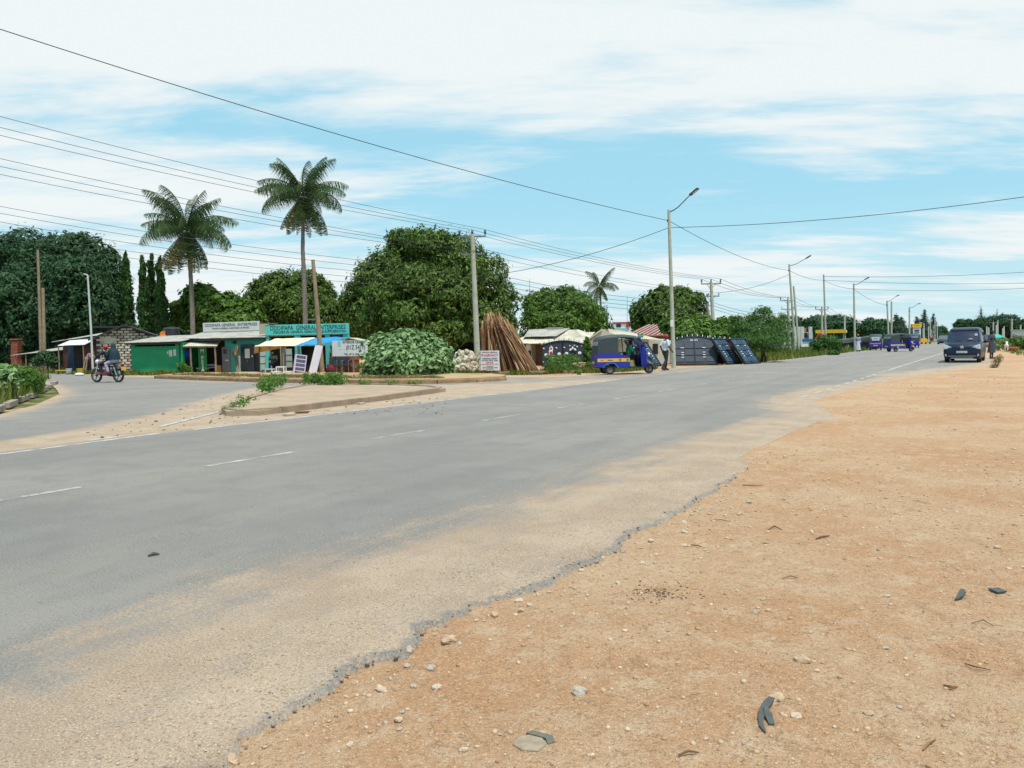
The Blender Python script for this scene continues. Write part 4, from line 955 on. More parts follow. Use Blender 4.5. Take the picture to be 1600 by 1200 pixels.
def sheets(o, e0, e1, r0, r1, m, n, name='roof_sheet', amp=.016, per=.11):
    """corrugated sheets between eave e0-e1 and ridge r0-r1 (left to right), each a part"""
    e0, e1, r0, r1 = [Vector(p) for p in (e0, e1, r0, r1)]; w = (e1-e0).length/n; nc = max(4, int(w/per)*2)
    nrm = (e1-e0).cross(r0-e0).normalized()
    if nrm.z < 0: nrm = -nrm
    for i in range(n):
        mb = MB(); vs = []; lift = rnd.uniform(0, .012)+(.008 if i % 2 else 0)
        for k in range(nc+1):
            t = (i+(k/nc)*1.03)/n; t = min(1.0, t); a = nrm*(amp*(1 if k % 2 else -1)+lift)
            p, q = e0+(e1-e0)*t+a, r0+(r1-r0)*t+a; d = (p-q).normalized()*rnd.uniform(-.01, .01)
            vs += [p+d, q]
        th = -nrm*.012; n2 = len(vs); fs = []
        for k in range(nc): fs += [(2*k, 2*k+2, 2*k+3, 2*k+1), (n2+2*k+1, n2+2*k+3, n2+2*k+2, n2+2*k), (2*k+2, 2*k, n2+2*k, n2+2*k+2), (2*k+1, 2*k+3, n2+2*k+3, n2+2*k+1)]
        mb.add(vs+[v+th for v in vs], fs).build(name, m, o, fix=False)
def posts(o, pts, m=WOODP, r=.045, name='post'):
    for (x, y, z) in pts: MB().tube([(x, y, -.1), (x+rnd.uniform(-.03, .03), y, z*.5), (x, y, z)], [r, r*.9, r*.85], 7).build(name, m, o, smooth=True)
def beam(o, a, b, m=WOODP, th=.06, name='beam'):
    MB().cyl(a, b, th/2, n=6).build(name, m, o)
# ---- unplastered block house
K = GD(152, 48.5); ang = rad(22); eg = (RIGHT*math.cos(ang)+FWD*math.sin(ang)).normalized()
W_ = 3.75; bh = Fac(K, K+eg*W_, 'block_house', 'unplastered coral block house with gabled tin roof, left of the green kiosk', 'house'); o = bh.o
zr, ze = 2.95, 2.2; D = 7.0
MB().prism([(0, 0), (W_, 0), (W_, ze), (W_/2-.2, zr), (0, ze)], .03, .2, 'Y').build('gable_wall', MORT, o)
MB().bx(.03, .2, .2, D, 0, ze).build('side_wall', MORT, o); MB().bx(W_-.2, W_-.03, .2, D, 0, ze).build('side_wall', MORT, o); MB().bx(.2, W_-.2, D-.2, D, 0, ze).build('rear_wall', MORT, o)
bmesh_block = [MB().box((0, 0, 0), (.30, .07, .125)).mesh('block', m_) for m_ in BLOCKS]
for r in range(18):
    z = .09+r*.165; x = .02+(.17 if r % 2 else 0)
    while x < W_-.28:
        lim = ze+(zr-ze)*(1-abs(x+.15-(W_/2-.2))/(W_/2+.1))-.1
        if z < lim:
            k = 0 if (rnd.random() < .52 and z > .45) else (1 if rnd.random() < .7 else 2)
            q = link('block', bmesh_block[k], o, (x+.15, .018+rnd.uniform(-.012, .01), z)); q.scale = (rnd.uniform(.85, 1.05), 1, rnd.uniform(.8, 1.1))
        x += .355
sheets(o, (-.35, -.3, ze-.12), (-.35, D+.3, ze-.12), (W_/2-.2, -.3, zr+.06), (W_/2-.2, D+.3, zr+.06), TINB, 7)
sheets(o, (W_+.3, -.3, ze-.1), (W_+.3, D+.3, ze-.1), (W_/2-.2, -.3, zr+.06), (W_/2-.2, D+.3, zr+.06), TIN, 7)
MB().bx(-.25, W_/2-.1, -.28, -.22, zr-.12, zr-.02).build('fascia', BLACKD, o)
o.children[-1].rotation_euler = (0, -math.atan2(zr-ze, W_/2+.1), 0); o.children[-1].location = (.0, 0, -.0)
bpy.data.objects.remove(o.children[-1])
MB().prism([(-.4, ze-.2), (W_/2-.2, zr), (W_+.35, ze-.2), (W_+.35, ze-.09), (W_/2-.2, zr+.1), (-.4, ze-.09)], -.34, -.3, 'Y').build('fascia', BLACKD, o)
MB().bx(.25, 1.15, -.01, .1, ze-.38, ze+.05).build('plaster_patch', CREAM, o)
# small awning house left of it (dark front with bright sheet awning)
aw = Fac(GD(100, 51), GD(152, 50), 'awning_shop', 'dark open-fronted shop with short bright tin awning left of the block house', 'shop'); o = aw.o
MB().bx(0, aw.w, .0, .15, 0, 2.1).build('wall', mat('dark_red_wall', (.12, .045, .04), .85, 0, .3), o)
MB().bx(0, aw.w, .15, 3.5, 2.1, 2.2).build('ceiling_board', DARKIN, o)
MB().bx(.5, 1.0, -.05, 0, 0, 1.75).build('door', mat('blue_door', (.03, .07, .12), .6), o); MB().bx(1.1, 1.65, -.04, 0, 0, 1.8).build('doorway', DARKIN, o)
sheets(o, (.7, -1.0, 1.75), (aw.w+.1, -1.0, 1.78), (.9, .1, 2.2), (aw.w+.1, .1, 2.25), TINB, 3)
posts(o, [(.75, -.95, 1.72), (aw.w-.02, -.95, 1.75)])
sheets(o, (-.8, -.2, 2.0), (aw.w, -.2, 2.35), (-.4, 3.4, 2.6), (aw.w, 3.4, 2.85), TIN, 4)
# low lean-to under the shade tree, far left
ln = Fac(GD(26, 55), GD(112, 53.5), 'lean_to_shed', 'low shed with long sloping tin roof under the shade tree, far left', 'shed'); o = ln.o
MB().bx(0, ln.w, 1.6, 1.75, 0, 1.5).build('wall', mat('shed_wall', (.10, .095, .085), .9, 0, .35), o)
sheets(o, (-.1, -.4, 1.15), (ln.w, -.4, 1.5), (-.1, 2.4, 1.45), (ln.w, 2.4, 2.15), TIN, 6)
posts(o, [(.3, -.3, 1.15), (1.3, -.3, 1.2), (2.4, -.3, 1.28), (3.4, -.3, 1.4)])
MB().bx(2.75, 3.05, 1.5, 1.6, 0, 1.35).build('pale_door', mat('pale_board', (.45, .47, .47), .7), o)
MB().bx(1.4, 2.2, 1.52, 1.6, .1, 1.2).build('doorway', DARKIN, o)
pl = Fac(GD(16, 57), GD(30, 57), 'brick_pillar', 'leaning red brick pillar with dark cap at the far left', 'pillar'); o = pl.o
mbp = mat('red_brick', (.26, .075, .05), .85, 0, .3, 6, .4)
for i in range(7): MB().box((.33+.02*(i-3), .3, .9+.2*i), (.5, .5, .19), Matrix.Rotation(.03*(i-3), 3, 'Y')).build('brick_course', mbp, o, bevel=.01)
MB().box((.31, .3, .4), (.5, .5, .8)).build('footing', mbp, o); MB().box((.35, .3, 2.32), (.62, .62, .12)).build('cap', mbp, o, bevel=.02)

# ---- green kiosk
gk = Fac(GD(206, 46.0), GD(286, 45.6), 'green_kiosk', 'green painted kiosk wall with open slot under a tin roof', 'kiosk'); o = gk.o
w = gk.w; zt = gk.uz(246, 541)[1]; zp = gk.uz(246, 535)[1]
MB().bx(0, w, 0, .16, 0, zt).build('front_wall', GREEN, o, bevel=.01)
MB().bx(0, .28, 0, .16, zt, zp).build('wall_pier', GREEN, o); MB().bx(w-.42, w, 0, .16, zt, zp).build('wall_pier', GREEN, o)
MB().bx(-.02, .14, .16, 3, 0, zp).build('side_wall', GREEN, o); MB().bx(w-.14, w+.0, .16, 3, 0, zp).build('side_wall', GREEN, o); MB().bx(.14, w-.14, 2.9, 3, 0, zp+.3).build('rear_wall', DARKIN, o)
for i in range(6): MB().bx(.4+i*.36, .43+i*.36, .05, .08, zt, zp).build('grille_bar', DARKM, o)
MB().bx(w-.16, w-.12, -.05, 0, .1, zp+.05).build('corner_post', BLACKD, o)
sheets(o, (-.25, -.45, zp+.0), (w+.1, -.45, zp+.02), (.1, 3.0, zp+.42), (w+.15, 3.0, zp+.44), TIN, 4)
MB().bx(-.2, w+.05, -.3, -.24, zp-.12, zp-.02).build('fascia', DARKM, o)
for (x0, x1, a, b) in ((264, 269, 547, 557), (271, 275, 546, 556), (261, 263, 549, 553)): gk.box('poster', PAPER, x0, a, x1, b, -.012, -.002)
# ---- black water tank on its stand behind the kiosk
tb = GD(271, 49.5); o = thing('water_tank', 'black ribbed plastic water tank behind the green kiosk roof', 'water tank', tb)
zt0 = P(271, 532, 49.5).z; zt1 = P(271, 511, 49.5).z
prof = [(.48, zt0)]
for i in range(6): prof += [(.50, zt0+.03+(zt1-zt0-.15)*i/6), (.485, zt0+.08+(zt1-zt0-.15)*i/6)]
prof += [(.5, zt1-.12), (.42, zt1-.04), (.16, zt1), (.16, zt1+.05)]
MB().lathe(prof, 24).build('tank_body', BLK, o, smooth=True)
for sx in (-.4, .4):
    for sy in (-.4, .4): MB().bx(sx-.05, sx+.05, sy-.05, sy+.05, -.05, zt0).build('leg', WOODP, o)
def dish(label, px, py, depth, r=.33, tilt=.5, yaw=.0):
    c = P(px, py, depth); b = GD(px, depth); o = thing('satellite_dish', label, 'satellite dish', b, math.atan2(RIGHT.y, RIGHT.x)+yaw, 'orange satellite dishes')
    z = c.z; MB().lathe([(.02, .09), (r*.5, .07), (r*.8, .035), (r, 0), (r*.99, -.012), (r*.5, .05), (.02, .07)], 18, (0, 0, 0), 'Y').build('reflector', ORANGE, o, smooth=True, loc=(0, -.1, z), rot=(tilt, 0, 0))
    MB().tube([(0, -.05, z-.25), (0, -.42, z-.1), (0, -.5, z+.02)], .014, 5).build('feed_arm', DARKM, o); MB().cyl((0, .0, z), (0, .02, -.05), .02).build('mast', STEEL, o); return o
dish('orange satellite dish on the roof beside the black water tank', 258, 524, 49.0, .30, -.35, .9)
# ---- money-transfer kiosk with veranda
mk = Fac(GD(286, 46.6), GD(352, 46.2), 'veranda_kiosk', 'open kiosk with wooden veranda posts and a vertical green banner', 'kiosk'); o = mk.o
w = mk.w
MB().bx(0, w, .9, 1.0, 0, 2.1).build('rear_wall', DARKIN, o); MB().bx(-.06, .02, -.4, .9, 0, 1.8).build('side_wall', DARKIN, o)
z1 = mk.uz(300, 541, -.9)[1]; z0 = mk.uz(300, 529, .6)[1]
sheets(o, (.15, -.95, z1), (w+.05, -.95, z1-.02), (-.75, .9, z0+.05), (w-.55, .9, z0), TINC, 4)
for px in (298.5, 336.5): u = mk.uz(px, 560, -.85)[0]; posts(o, [(u, -.85, z1)], WOODP, .06)
beam(o, (.2, -.85, z1-.05), (w, -.85, z1-.07))
bn = mk.rect(310, 543, 323, 582, -.6); sg = MB().bx(bn[0], bn[1], -.6, -.56, .12, bn[3]).build('banner', mat('banner_green', (.02, .16, .05), .6), o)
for i, ch in enumerate('MPESA'):
    zz = (bn[3]-.2)-[0, .42, .66, .90, 1.14][i]; text(ch, .30, sg, WHITEP, ((bn[0]+bn[1])/2, -.607, zz))
mk.box('counter_shelf', mat('pale_board', (.45, .47, .47), .7), 324, 569, 336, 571.5, .1, .5); mk.box('counter_shelf', MATS['pale_board'], 324, 573, 336, 575, .1, .5)
ct = mk.rect(337, 571, 345, 583, -.3)
tag(MB().bx(0, ct[1]-ct[0], 0, .5, 0, ct[3]).build('wooden_cabinet', mat('orange_wood', (.45, .20, .06), .6, 0, .2), None, loc=mk.A+mk.u*ct[0]+mk.n*-.3, rot=(0, 0, mk.rz), bevel=.01), 'small orange-brown wooden cabinet by the kiosk post', 'cabinet')
st = mk.rect(308, 581, 326, 584.5, -.2); bt = thing('low_bench', 'low pale bench below the green banner', 'bench', mk.A+mk.u*st[0]+mk.n*-.3, mk.rz)
MB().bx(0, st[1]-st[0], 0, .3, .2, .25).build('seat', MATS['pale_board'], bt)
for x in (.05, st[1]-st[0]-.1):
    for y in (.03, .22): MB().bx(x, x+.05, y, y+.05, 0, .2).build('leg', WOODP, bt)
# ---- long-roofed shop with teal wall and the white roof sign
ts = Fac(GD(346, 46.0), GD(418, 44.6), 'teal_fronted_shop', 'teal-fronted shop with dark metal doors and a white sign on its tin roof', 'shop'); o = ts.o; w = ts.w
zE = ts.uz(380, 527, -.5)[1]; zR = ts.uz(360, 515.5, 2.2)[1]
uL = ts.uz(290, 522, .5)[0]
MB().bx(.35, w, 0, .15, 0, zE+.1).build('front_wall', TEALD, o); MB().bx(uL+.7, .35, .5, .62, 1.9, zE+.1).build('upper_wall', CREAM, o)
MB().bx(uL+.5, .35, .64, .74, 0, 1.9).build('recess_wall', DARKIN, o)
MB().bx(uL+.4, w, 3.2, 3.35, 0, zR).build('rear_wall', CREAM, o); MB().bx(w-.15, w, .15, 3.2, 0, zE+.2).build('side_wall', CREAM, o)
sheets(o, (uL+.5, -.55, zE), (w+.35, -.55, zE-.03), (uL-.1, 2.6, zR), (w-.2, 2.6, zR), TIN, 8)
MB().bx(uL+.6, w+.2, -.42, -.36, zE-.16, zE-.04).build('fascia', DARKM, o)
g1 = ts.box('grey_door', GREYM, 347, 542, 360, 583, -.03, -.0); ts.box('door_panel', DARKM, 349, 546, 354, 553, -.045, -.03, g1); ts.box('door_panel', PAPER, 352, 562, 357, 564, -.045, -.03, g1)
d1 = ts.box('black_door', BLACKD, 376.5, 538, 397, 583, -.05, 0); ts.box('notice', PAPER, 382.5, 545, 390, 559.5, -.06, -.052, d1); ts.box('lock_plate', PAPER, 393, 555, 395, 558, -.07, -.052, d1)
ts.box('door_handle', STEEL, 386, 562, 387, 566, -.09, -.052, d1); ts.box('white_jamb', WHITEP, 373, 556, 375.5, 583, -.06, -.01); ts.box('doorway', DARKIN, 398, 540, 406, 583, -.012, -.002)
ts.box('wall_lamp', BLK, 361.5, 533, 365, 537, -.2, 0)
ts.box('door_step', CREAM, 361, 582, 397, 585.5, -.6, -.05)
sg_ = ts.rect(317, 503, 405, 517.5, 1.7)
tsg = thing('roof_sign', 'long white signboard on the tin roof with black lettering', 'sign', ts.A+ts.n*1.7+ts.u*sg_[0], ts.rz); ww = sg_[1]-sg_[0]; hh = sg_[3]-sg_[2]
MB().bx(0, ww, 0, .05, sg_[2], sg_[3]).build('board', mat('sign_white', (.62, .62, .60), .7, 0, .1), tsg); MB().bx(-.03, ww+.03, .05, .09, sg_[2]-.03, sg_[2]+.03).build('frame', STEEL, tsg)
for x in (.3, ww-.3): MB().bx(x, x+.05, .09, .14, 1.5, sg_[3]).build('leg', STEEL, tsg)
text('ODDIPAPA GENERAL  ENTERPRISES', .26, tsg, INK, (ww/2, -.004, sg_[2]+hh*.68), width=ww*.93); text('DEALER IN GENERAL HARDWARE & SUPPLIERS', .14, tsg, INK, (ww*.5, -.004, sg_[2]+hh*.33), width=ww*.66)
dish('orange satellite dish against the teal shop wall', 373, 547, 45.0, .30, -.2, -1.0)
for i, (xa, xb) in enumerate(((362, 371), (364, 373.5), (366, 376))):
    a = GD(xb, 44.9); b = P(xa, 549+i*2, 45.6); tag(MB().cyl(a, b, .03, .025, 6).build('timber_pole', WOODP), ['left', 'middle', 'right'][i]+' of three thin poles leaning on the teal wall beside the grey door', 'pole', 'poles leaning on the teal wall')
# ---- turquoise hardware shop with lettered parapet
hs = Fac(GD(417, 44.2), GD(546, 43.4), 'turquoise_shop', 'turquoise hardware shop with a lettered parapet and open doorways', 'shop'); o = hs.o; w = hs.w
zP = hs.uz(480, 506.5)[1]; zB = hs.uz(480, 523)[1]; zv = hs.uz(480, 531)[1]
MB().bx(0, w, -.06, .12, zB, zP).build('parapet', TEAL, o, bevel=.01)
MB().bx(0, w-.5, 1.3, 1.45, 0, zP).build('rear_wall', CREAM, o); MB().bx(0, .15, .12, 1.3, 0, zP-.05).build('side_wall', CREAM, o); MB().prism([(w-.15, .12), (w, .12), (w-.5, 1.3), (w-.65, 1.3)], 0, zP-.05).build('side_wall', CREAM, o)
MB().bx(.15, w-.7, .12, 1.3, zB-.05, zB+.05).build('roof_slab', CREAM, o)
def pier(x0, x1, m=TEAL): u0, u1, _, _ = hs.rect(x0, 540, x1, 575); MB().bx(u0, u1, 0, .12, 0, zB).build('wall_pier', m, o)
pier(417, 421); pier(461, 470); pier(509, 516, TEAL); pier(537, 545.5)
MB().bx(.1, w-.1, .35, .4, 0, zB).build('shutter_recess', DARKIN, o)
u0, u1, _, _ = hs.rect(421, 540, 424, 575)
for (x0, x1) in ((424, 461), (470, 509), (516, 537)):
    u0, u1, _, _ = hs.rect(x0, 540, x1, 575); MB().bx(u0, u1, .02, .12, zv-.35, zv-.02).build('lintel', TEAL, o)
for (x0, x1, y0, y1) in ((417.5, 421.5, 545, 580), (447, 456, 545, 574)):
    d = hs.box('door_leaf', mat('pale_green_door', (.40, .47, .42), .65), x0+(-11 if x0 < 420 else 0), y0, x1-(1 if x0 < 420 else 0), y1, -.10, -.06)
    for k in (.33, .66): hs.box('door_rail', DARKM, x0+(-11 if x0 < 420 else 0), y0+(y1-y0)*k-.4, x1-(1 if x0 < 420 else 0), y0+(y1-y0)*k+.4, -.115, -.10, d)
hs.box('open_door', TEAL, 415, 546, 421, 577, -.2, -.15); hs.box('wall_pier', GREYM, 441, 541, 447, 577, -.04, 0)
pt = hs.rect(421, 507, 542, 523)
lx = hs.rect(422, 508, 541, 516); text('ODDIPAPA  GENERAL ENTERPRISES', .36, o, INK, ((lx[0]+lx[1])/2, -.066, zB+(zP-zB)*.66), width=(lx[1]-lx[0])*.99, depth=.004)
l2 = hs.rect(428, 516, 529, 520); text('DEALERS IN: GENERAL HARDWARE & SUPPLIERS', .2, o, INK, ((l2[0]+l2[1])/2, -.066, zB+(zP-zB)*.28), width=(l2[1]-l2[0]), depth=.004)
l3 = hs.rect(530, 517, 541.5, 520.5); text('MTWAPA', .18, o, mat('blue_paint', (.02, .09, .3), .6), ((l3[0]+l3[1])/2, -.066, zB+(zP-zB)*.26), width=(l3[1]-l3[0]), depth=.004)
for i, ch in enumerate('HDW'):
    r_ = hs.rect(464, 541+i*5, 469, 546+i*5); text(ch, .2, o, INK, ((r_[0]+r_[1])/2, -.006, (r_[2]+r_[3])/2))
MB().bx(-.35, .6, -.1, .3, zP+.06, zP+.1).build('roof_flashing', STEEL, o)
sgp = hs.rect(405, 505, 417, 514, 1.0); tag(MB().bx(0, sgp[1]-sgp[0], 0, .3, 0, sgp[3]).build('block_wall', BLOCKS[2], None, loc=hs.A+hs.u*sgp[0]+hs.n*1.0, rot=(0, 0, hs.rz)), 'short stretch of tan block wall between the two signs', 'wall')
# ---- tarpaulin canopy, yellow-white and blue
ca = P(397, 541, 40.5); cb = P(503, 538.5, 39.5); cc = P(492, 527, 42.8); cd = P(430, 529, 43.0)
YEL = mat('yellow_tarp', (.68, .55, .26), .6, 0, .25, .8, tint=(.72, .67, .5)); BLU = mat('blue_tarp', (.02, .25, .52), .5, 0, .15, 1)
cn = thing('tarpaulin_canopy', 'yellow and blue tarpaulin canopy on thin posts before the turquoise shop', 'canopy', Vector((ca.x, ca.y, 0)))
def cloth(mb, a, b, c, d, n=14, wob=.05, th=.012, seed=0):
    a, b, c, d = [Vector(p)-Vector((ca.x, ca.y, 0)) for p in (a, b, c, d)]; vs = []
    for i in range(n+1):
        for j in range(n+1):
            s, t = i/n, j/n; p = (a*(1-s)+b*s)*(1-t)+(d*(1-s)+c*s)*t; p += Vector((0, 0, wob*fbm(s*3+seed, t*3, seed, 2)-.10*math.sin(PI*s)*math.sin(PI*t))); vs.append(p)
    k = len(vs); fs = []
    for i in range(n):
        for j in range(n):
            q = i*(n+1)+j; fs += [(q, q+n+1, q+n+2, q+1), (k+q+1, k+q+n+2, k+q+n+1, k+q)]
    mb.add(vs+[v-Vector((0, 0, th)) for v in vs], fs); return mb
cm = P(462, 540, 40); ct_ = P(493, 527.5, 42.7)
cloth(MB(), ca, cm, ct_, cd, seed=1).build('yellow_sheet', YEL, cn, smooth=True, fix=False)
cloth(MB(), cm-Vector((0, 0, .015)), P(503, 538, 39.6), P(549, 526, 42.6), ct_-Vector((0, 0, .015)), seed=2).build('blue_sheet', BLU, cn, smooth=True, fix=False)
mbv = MB(); fl = [(397, 541), (404, 541), (420, 541), (440, 540.5), (455, 540.5)]; fb = [(397, 552.5), (404, 551), (420, 548), (440, 543.5), (455, 541)]
for i in range(4):
    p = [P(*fl[i], 40.4), P(*fl[i+1], 40.3), P(*fb[i+1], 40.5), P(*fb[i], 40.6)]; p = [q-Vector((ca.x, ca.y, 0)) for q in p]; e = FWD*.015
    mbv.add(p+[q+e for q in p], [(0, 1, 2, 3), (7, 6, 5, 4), (3, 2, 6, 7)])
mbv.build('hanging_flap', mat('orange_tarp', (.50, .30, .10), .6, 0, .2, 1), cn)
for px, yb, yt, dp, m_ in ((406, 586, 541, 40.4, BLACKD), (439, 586, 541, 39.8, WOODP), (443, 585, 540, 40.3, WOODP), (468, 584, 540, 41, WOODP), (549, 585, 531, 41, WOODP)):
    a = GD(px, dp)-Vector((ca.x, ca.y, 0)); b = P(px-1, yt, dp)-Vector((ca.x, ca.y, 0)); MB().tube([a, (a+b)/2+RIGHT*rnd.uniform(-.03, .03), b], .035, 6).build('post', m_, cn)
# small gabled tarp roof behind the white sign
tb_ = GD(545, 41.5); o = thing('market_shade', 'low gabled shade roof behind the white notice board', 'shade', tb_)
def lp(x, y, d): return P(x, y, d)-tb_
mb = MB(); a, b, c = lp(518, 541, 41), lp(545, 527.5, 41), lp(590, 537, 41); e = FWD*2.2
mb.add([a, b, b+e, a+e, a-Vector((0, 0, .03)), b-Vector((0, 0, .03)), b+e-Vector((0, 0, .03)), a+e-Vector((0, 0, .03))], [(0, 1, 2, 3), (7, 6, 5, 4), (0, 4, 5, 1), (2, 6, 7, 3)]).build('roof_panel', BROWN, o)
mb = MB(); mb.add([b, c, c+e, b+e, b-Vector((0, 0, .03)), c-Vector((0, 0, .03)), c+e-Vector((0, 0, .03)), b+e-Vector((0, 0, .03))], [(0, 1, 2, 3), (7, 6, 5, 4), (0, 4, 5, 1), (2, 6, 7, 3)]).build('roof_panel', mat('pale_yellow_tarp', (.55, .52, .30), .7), o)
for q in (a, c, a+e, c+e): MB().cyl((q.x, q.y, -.1), q, .04, n=6).build('post', WOODP, o)
# ---- goods in front of the shops
def leaning_shelf(label, px0, px1, ytop, ybot, depth, lean, m, shelves):
    b = GD((px0+px1)/2, depth); w = (px1-px0)*depth/F*.72; h = (ybot-ytop)*depth/F/math.cos(lean)
    o = thing('shelf_unit', label, 'shelf unit', b, math.atan2(RIGHT.y, RIGHT.x)+.45); o.rotation_euler = (0, lean, o.rotation_euler.z)
    d = .3
    for x in (-w/2, w/2): MB().bx(x-.02, x+.02, 0, d, 0, h).build('side_panel', m, o)
    MB().bx(-w/2+.02, w/2-.02, d-.02, d, 0, h).build('back_panel', m, o)
    for i in range(shelves+1): z = .04+(h-.06)*i/shelves; MB().bx(-w/2+.02, w/2-.02, .0, d-.02, z-.02, z+.02).build('shelf', m, o)
    return o
leaning_shelf('lilac open shelf unit leaning in front of the turquoise shop', 456, 478, 555, 588, 37.2, .16, LILAC, 5)
b = GD(489, 36.6); o = thing('display_board', 'tall white board leaning beside the timber pole', 'board', b, math.atan2(RIGHT.y, RIGHT.x)+.5); o.rotation_euler = (0, .27, o.rotation_euler.z)
MB().bx(-.13, .13, 0, .04, 0, 1.5).build('front_panel', mat('pale_lilac', (.66, .63, .74), .6, 0, .06), o, bevel=.01); MB().bx(.09, .13, .04, .5, 0, 1.5).build('side_panel', WHITEP, o)
MB().bx(-.13, .09, .42, .46, 0, 1.5).build('back_panel', WHITEP, o)
def table_frame(label, px0, px1, ytop, ybot, depth, m, top=True):
    b = GD((px0+px1)/2, depth); w = (px1-px0)*depth/F; h = (ybot-ytop)*depth/F
    o = thing('bench_stand', label, 'bench', b, math.atan2(RIGHT.y, RIGHT.x))
    MB().bx(-w/2, w/2, -.2, .25, h-.05, h).build('top', m, o)
    for x in (-w/2, w/2-.06):
        for y in (-.2, .19): MB().bx(x, x+.06, y, y+.06, 0, h-.05).build('leg', m, o)
    return o
table_frame('grey plinth bench left of the white stools', 416, 428, 577, 588, 38.2, mat('pale_grey_paint', (.45, .45, .47), .7))
table_frame('low white stool left of the canopy post', 427, 438, 581, 588, 37.8, WHITEP); table_frame('low white stool right of the canopy post', 444, 456, 581, 588, 37.8, WHITEP)
table_frame('white table frame behind the low stools', 433, 446, 570, 583, 39.2, WHITEP)
b = GD(412, 38.2); o = thing('loudspeaker', 'small black loudspeaker box by the black canopy post', 'loudspeaker', b, math.atan2(RIGHT.y, RIGHT.x))
MB().bx(-.11, .11, 0, .22, 0, .30).build('cabinet', BLK, o, bevel=.012)
for z, r in ((.2, .07), (.08, .045)): MB().lathe([(r, 0), (r*.8, -.008), (r*.3, .01)], 14, (0, -.002, z), 'Y').build('speaker_cone', GREYM, o)
# white notice board on a post
nb = Fac(GD(519, 38.2), GD(574, 37.6)); r_ = nb.rect(519, 532, 574, 556.5)
o = thing('notice_board', 'white hand-lettered notice board on a post, left of the big bush', 'sign', nb.A+nb.u*((r_[0]+r_[1])/2), nb.rz); ww = r_[1]-r_[0]; hh = r_[3]-r_[2]; zc_ = (r_[2]+r_[3])/2
MB().bx(-ww/2, ww/2, 0, .04, r_[2], r_[3]).build('board', mat('board_white', (.62, .66, .68), .6, 0, .1), o)
MB().cyl((.15, .07, -.1), (.13, .07, r_[3]), .045).build('post', STEEL, o); MB().cyl((-ww/2+.12, .07, -.1), (-ww/2+.12, .07, r_[3]), .035).build('post', DARKM, o)
text('INTERIOR DESIGN', .17, o, INK, (.12*ww, -.006, zc_+hh*.39), width=ww*.62); text('. . . (01Z 5411)', .3, o, INK, (.08*ww, -.006, zc_+hh*.05), width=ww*.72); text('TEL 0713 284 163', .13, o, INK, (.12*ww, -.006, zc_-hh*.38), width=ww*.55)
MB().bx(-ww*.34, -ww*.25, -.004, 0, zc_+hh*.12, zc_+hh*.45).build('blue_stain', mat('faded_blue', (.25, .50, .60), .7), o)
# wrapped black chairs, rusty drum, maroon sack
def chair(label, px, depth, rz):
    o = thing('garden_chair', label, 'chair', GD(px, depth), rz, 'dark chairs under the notice board'); m_ = mat('dark_chair_plastic', (.05, .055, .065), .45)
    MB().bx(-.22, .22, -.22, .22, .40, .44).build('seat', m_, o, bevel=.01); MB().bx(-.22, .22, .2, .24, .44, .85).build('backrest', m_, o, bevel=.02)
    for x in (-.2, .2):
        MB().tube([(x, -.2, .42), (x, -.2, .64), (x, .2, .66)], .018, 6).build('armrest', STEEL, o)
        for y in (-.2, .2): MB().cyl((x, y, 0), (x*.95, y*.95, .42), .02, n=6).build('leg', STEEL, o)
az = math.atan2(RIGHT.y, RIGHT.x)
chair('dark chair nearest the maroon sack', 521, 40.2, az+.15); chair('dark chair in the middle under the notice board', 531, 40.2, az); chair('dark chair nearest the notice board post', 541, 40.2, az-.1)
def drum(label, px, depth, r, h, m, name='oil_drum', cat='drum', lay=False):
    o = thing(name, label, cat, GD(px, depth), .3)
    MB().lathe([(r*.96, 0), (r, .03), (r, h*.33), (r*1.04, h*.345), (r, h*.36), (r, h*.66), (r*1.04, h*.675), (r, h*.69), (r, h-.03), (r*.96, h)], 20, axis='Z').build('body', m, o, smooth=True); MB().lathe([(r*1.03, h-.01), (r*1.03, h+.012), (r*.9, h+.012), (r*.9, h-.03)], 20).build('rim', m, o)
RU = mat('rusty_brown', (.17, .05, .02), .85, 0, .4, 4, .4)
drum('rusty brown drum right of the notice board post', 553, 40.6, .30, 1.0, RU); drum('rusty brown drum behind the dark chairs', 528, 42.0, .42, 1.05, RU); drum('second rusty drum behind the dark chairs', 542, 42.2, .36, 1.0, RU)
o = thing('sack', 'maroon stuffed sack at the foot of the timber pole', 'sack', GD(516.5, 38.0), az)
MB().ell((0, 0, .24), (.22, .17, .25), 14, 10).ell((-.08, 0, .46), (.1, .09, .09), 10, 6).build('bag', mat('maroon_cloth', (.13, .012, .03), .85, 0, .25, 6, .5, 12), o, smooth=True); MB().bx(-.18, .2, -.12, .12, 0, .07).build('base_pad', BLK, o)
# stone heap (individual stones) left of the poles
o = thing('stone_heap', 'heap of pale coral stones between the bush and the pole stack', 'stone heap', GD(726, 37.5), az); st_m = [MB().ell((0, 0, 0), (.17, .13, .11), 7, 5).mesh('stone', b_, False, True) for b_ in (BLOCKS[0], BLOCKS[2])]
for mm in st_m:
    for v in mm.vertices: v.co *= 1+.35*fbm(v.co.x*9, v.co.y*9, v.co.z*9, 2)
for i in range(150):
    x = rnd.uniform(-.72, .62); zt = 1.05*(1-(abs(x+.05)/.85)**3); z = rnd.uniform(.02, max(.1, zt)); y = rnd.uniform(-.25, .05)+.35*z
    q = link('stone', st_m[i % 2], o, (x, y, z)); q.rotation_euler = (rnd.uniform(0, 3), rnd.uniform(0, 3), rnd.uniform(0, 3)); s = rnd.uniform(.55, 1.1); q.scale = (s, s, s)
MB().ell((-.05, .45, .3), (.75, .4, .75), 12, 8).build('core', BLOCKS[1], o)
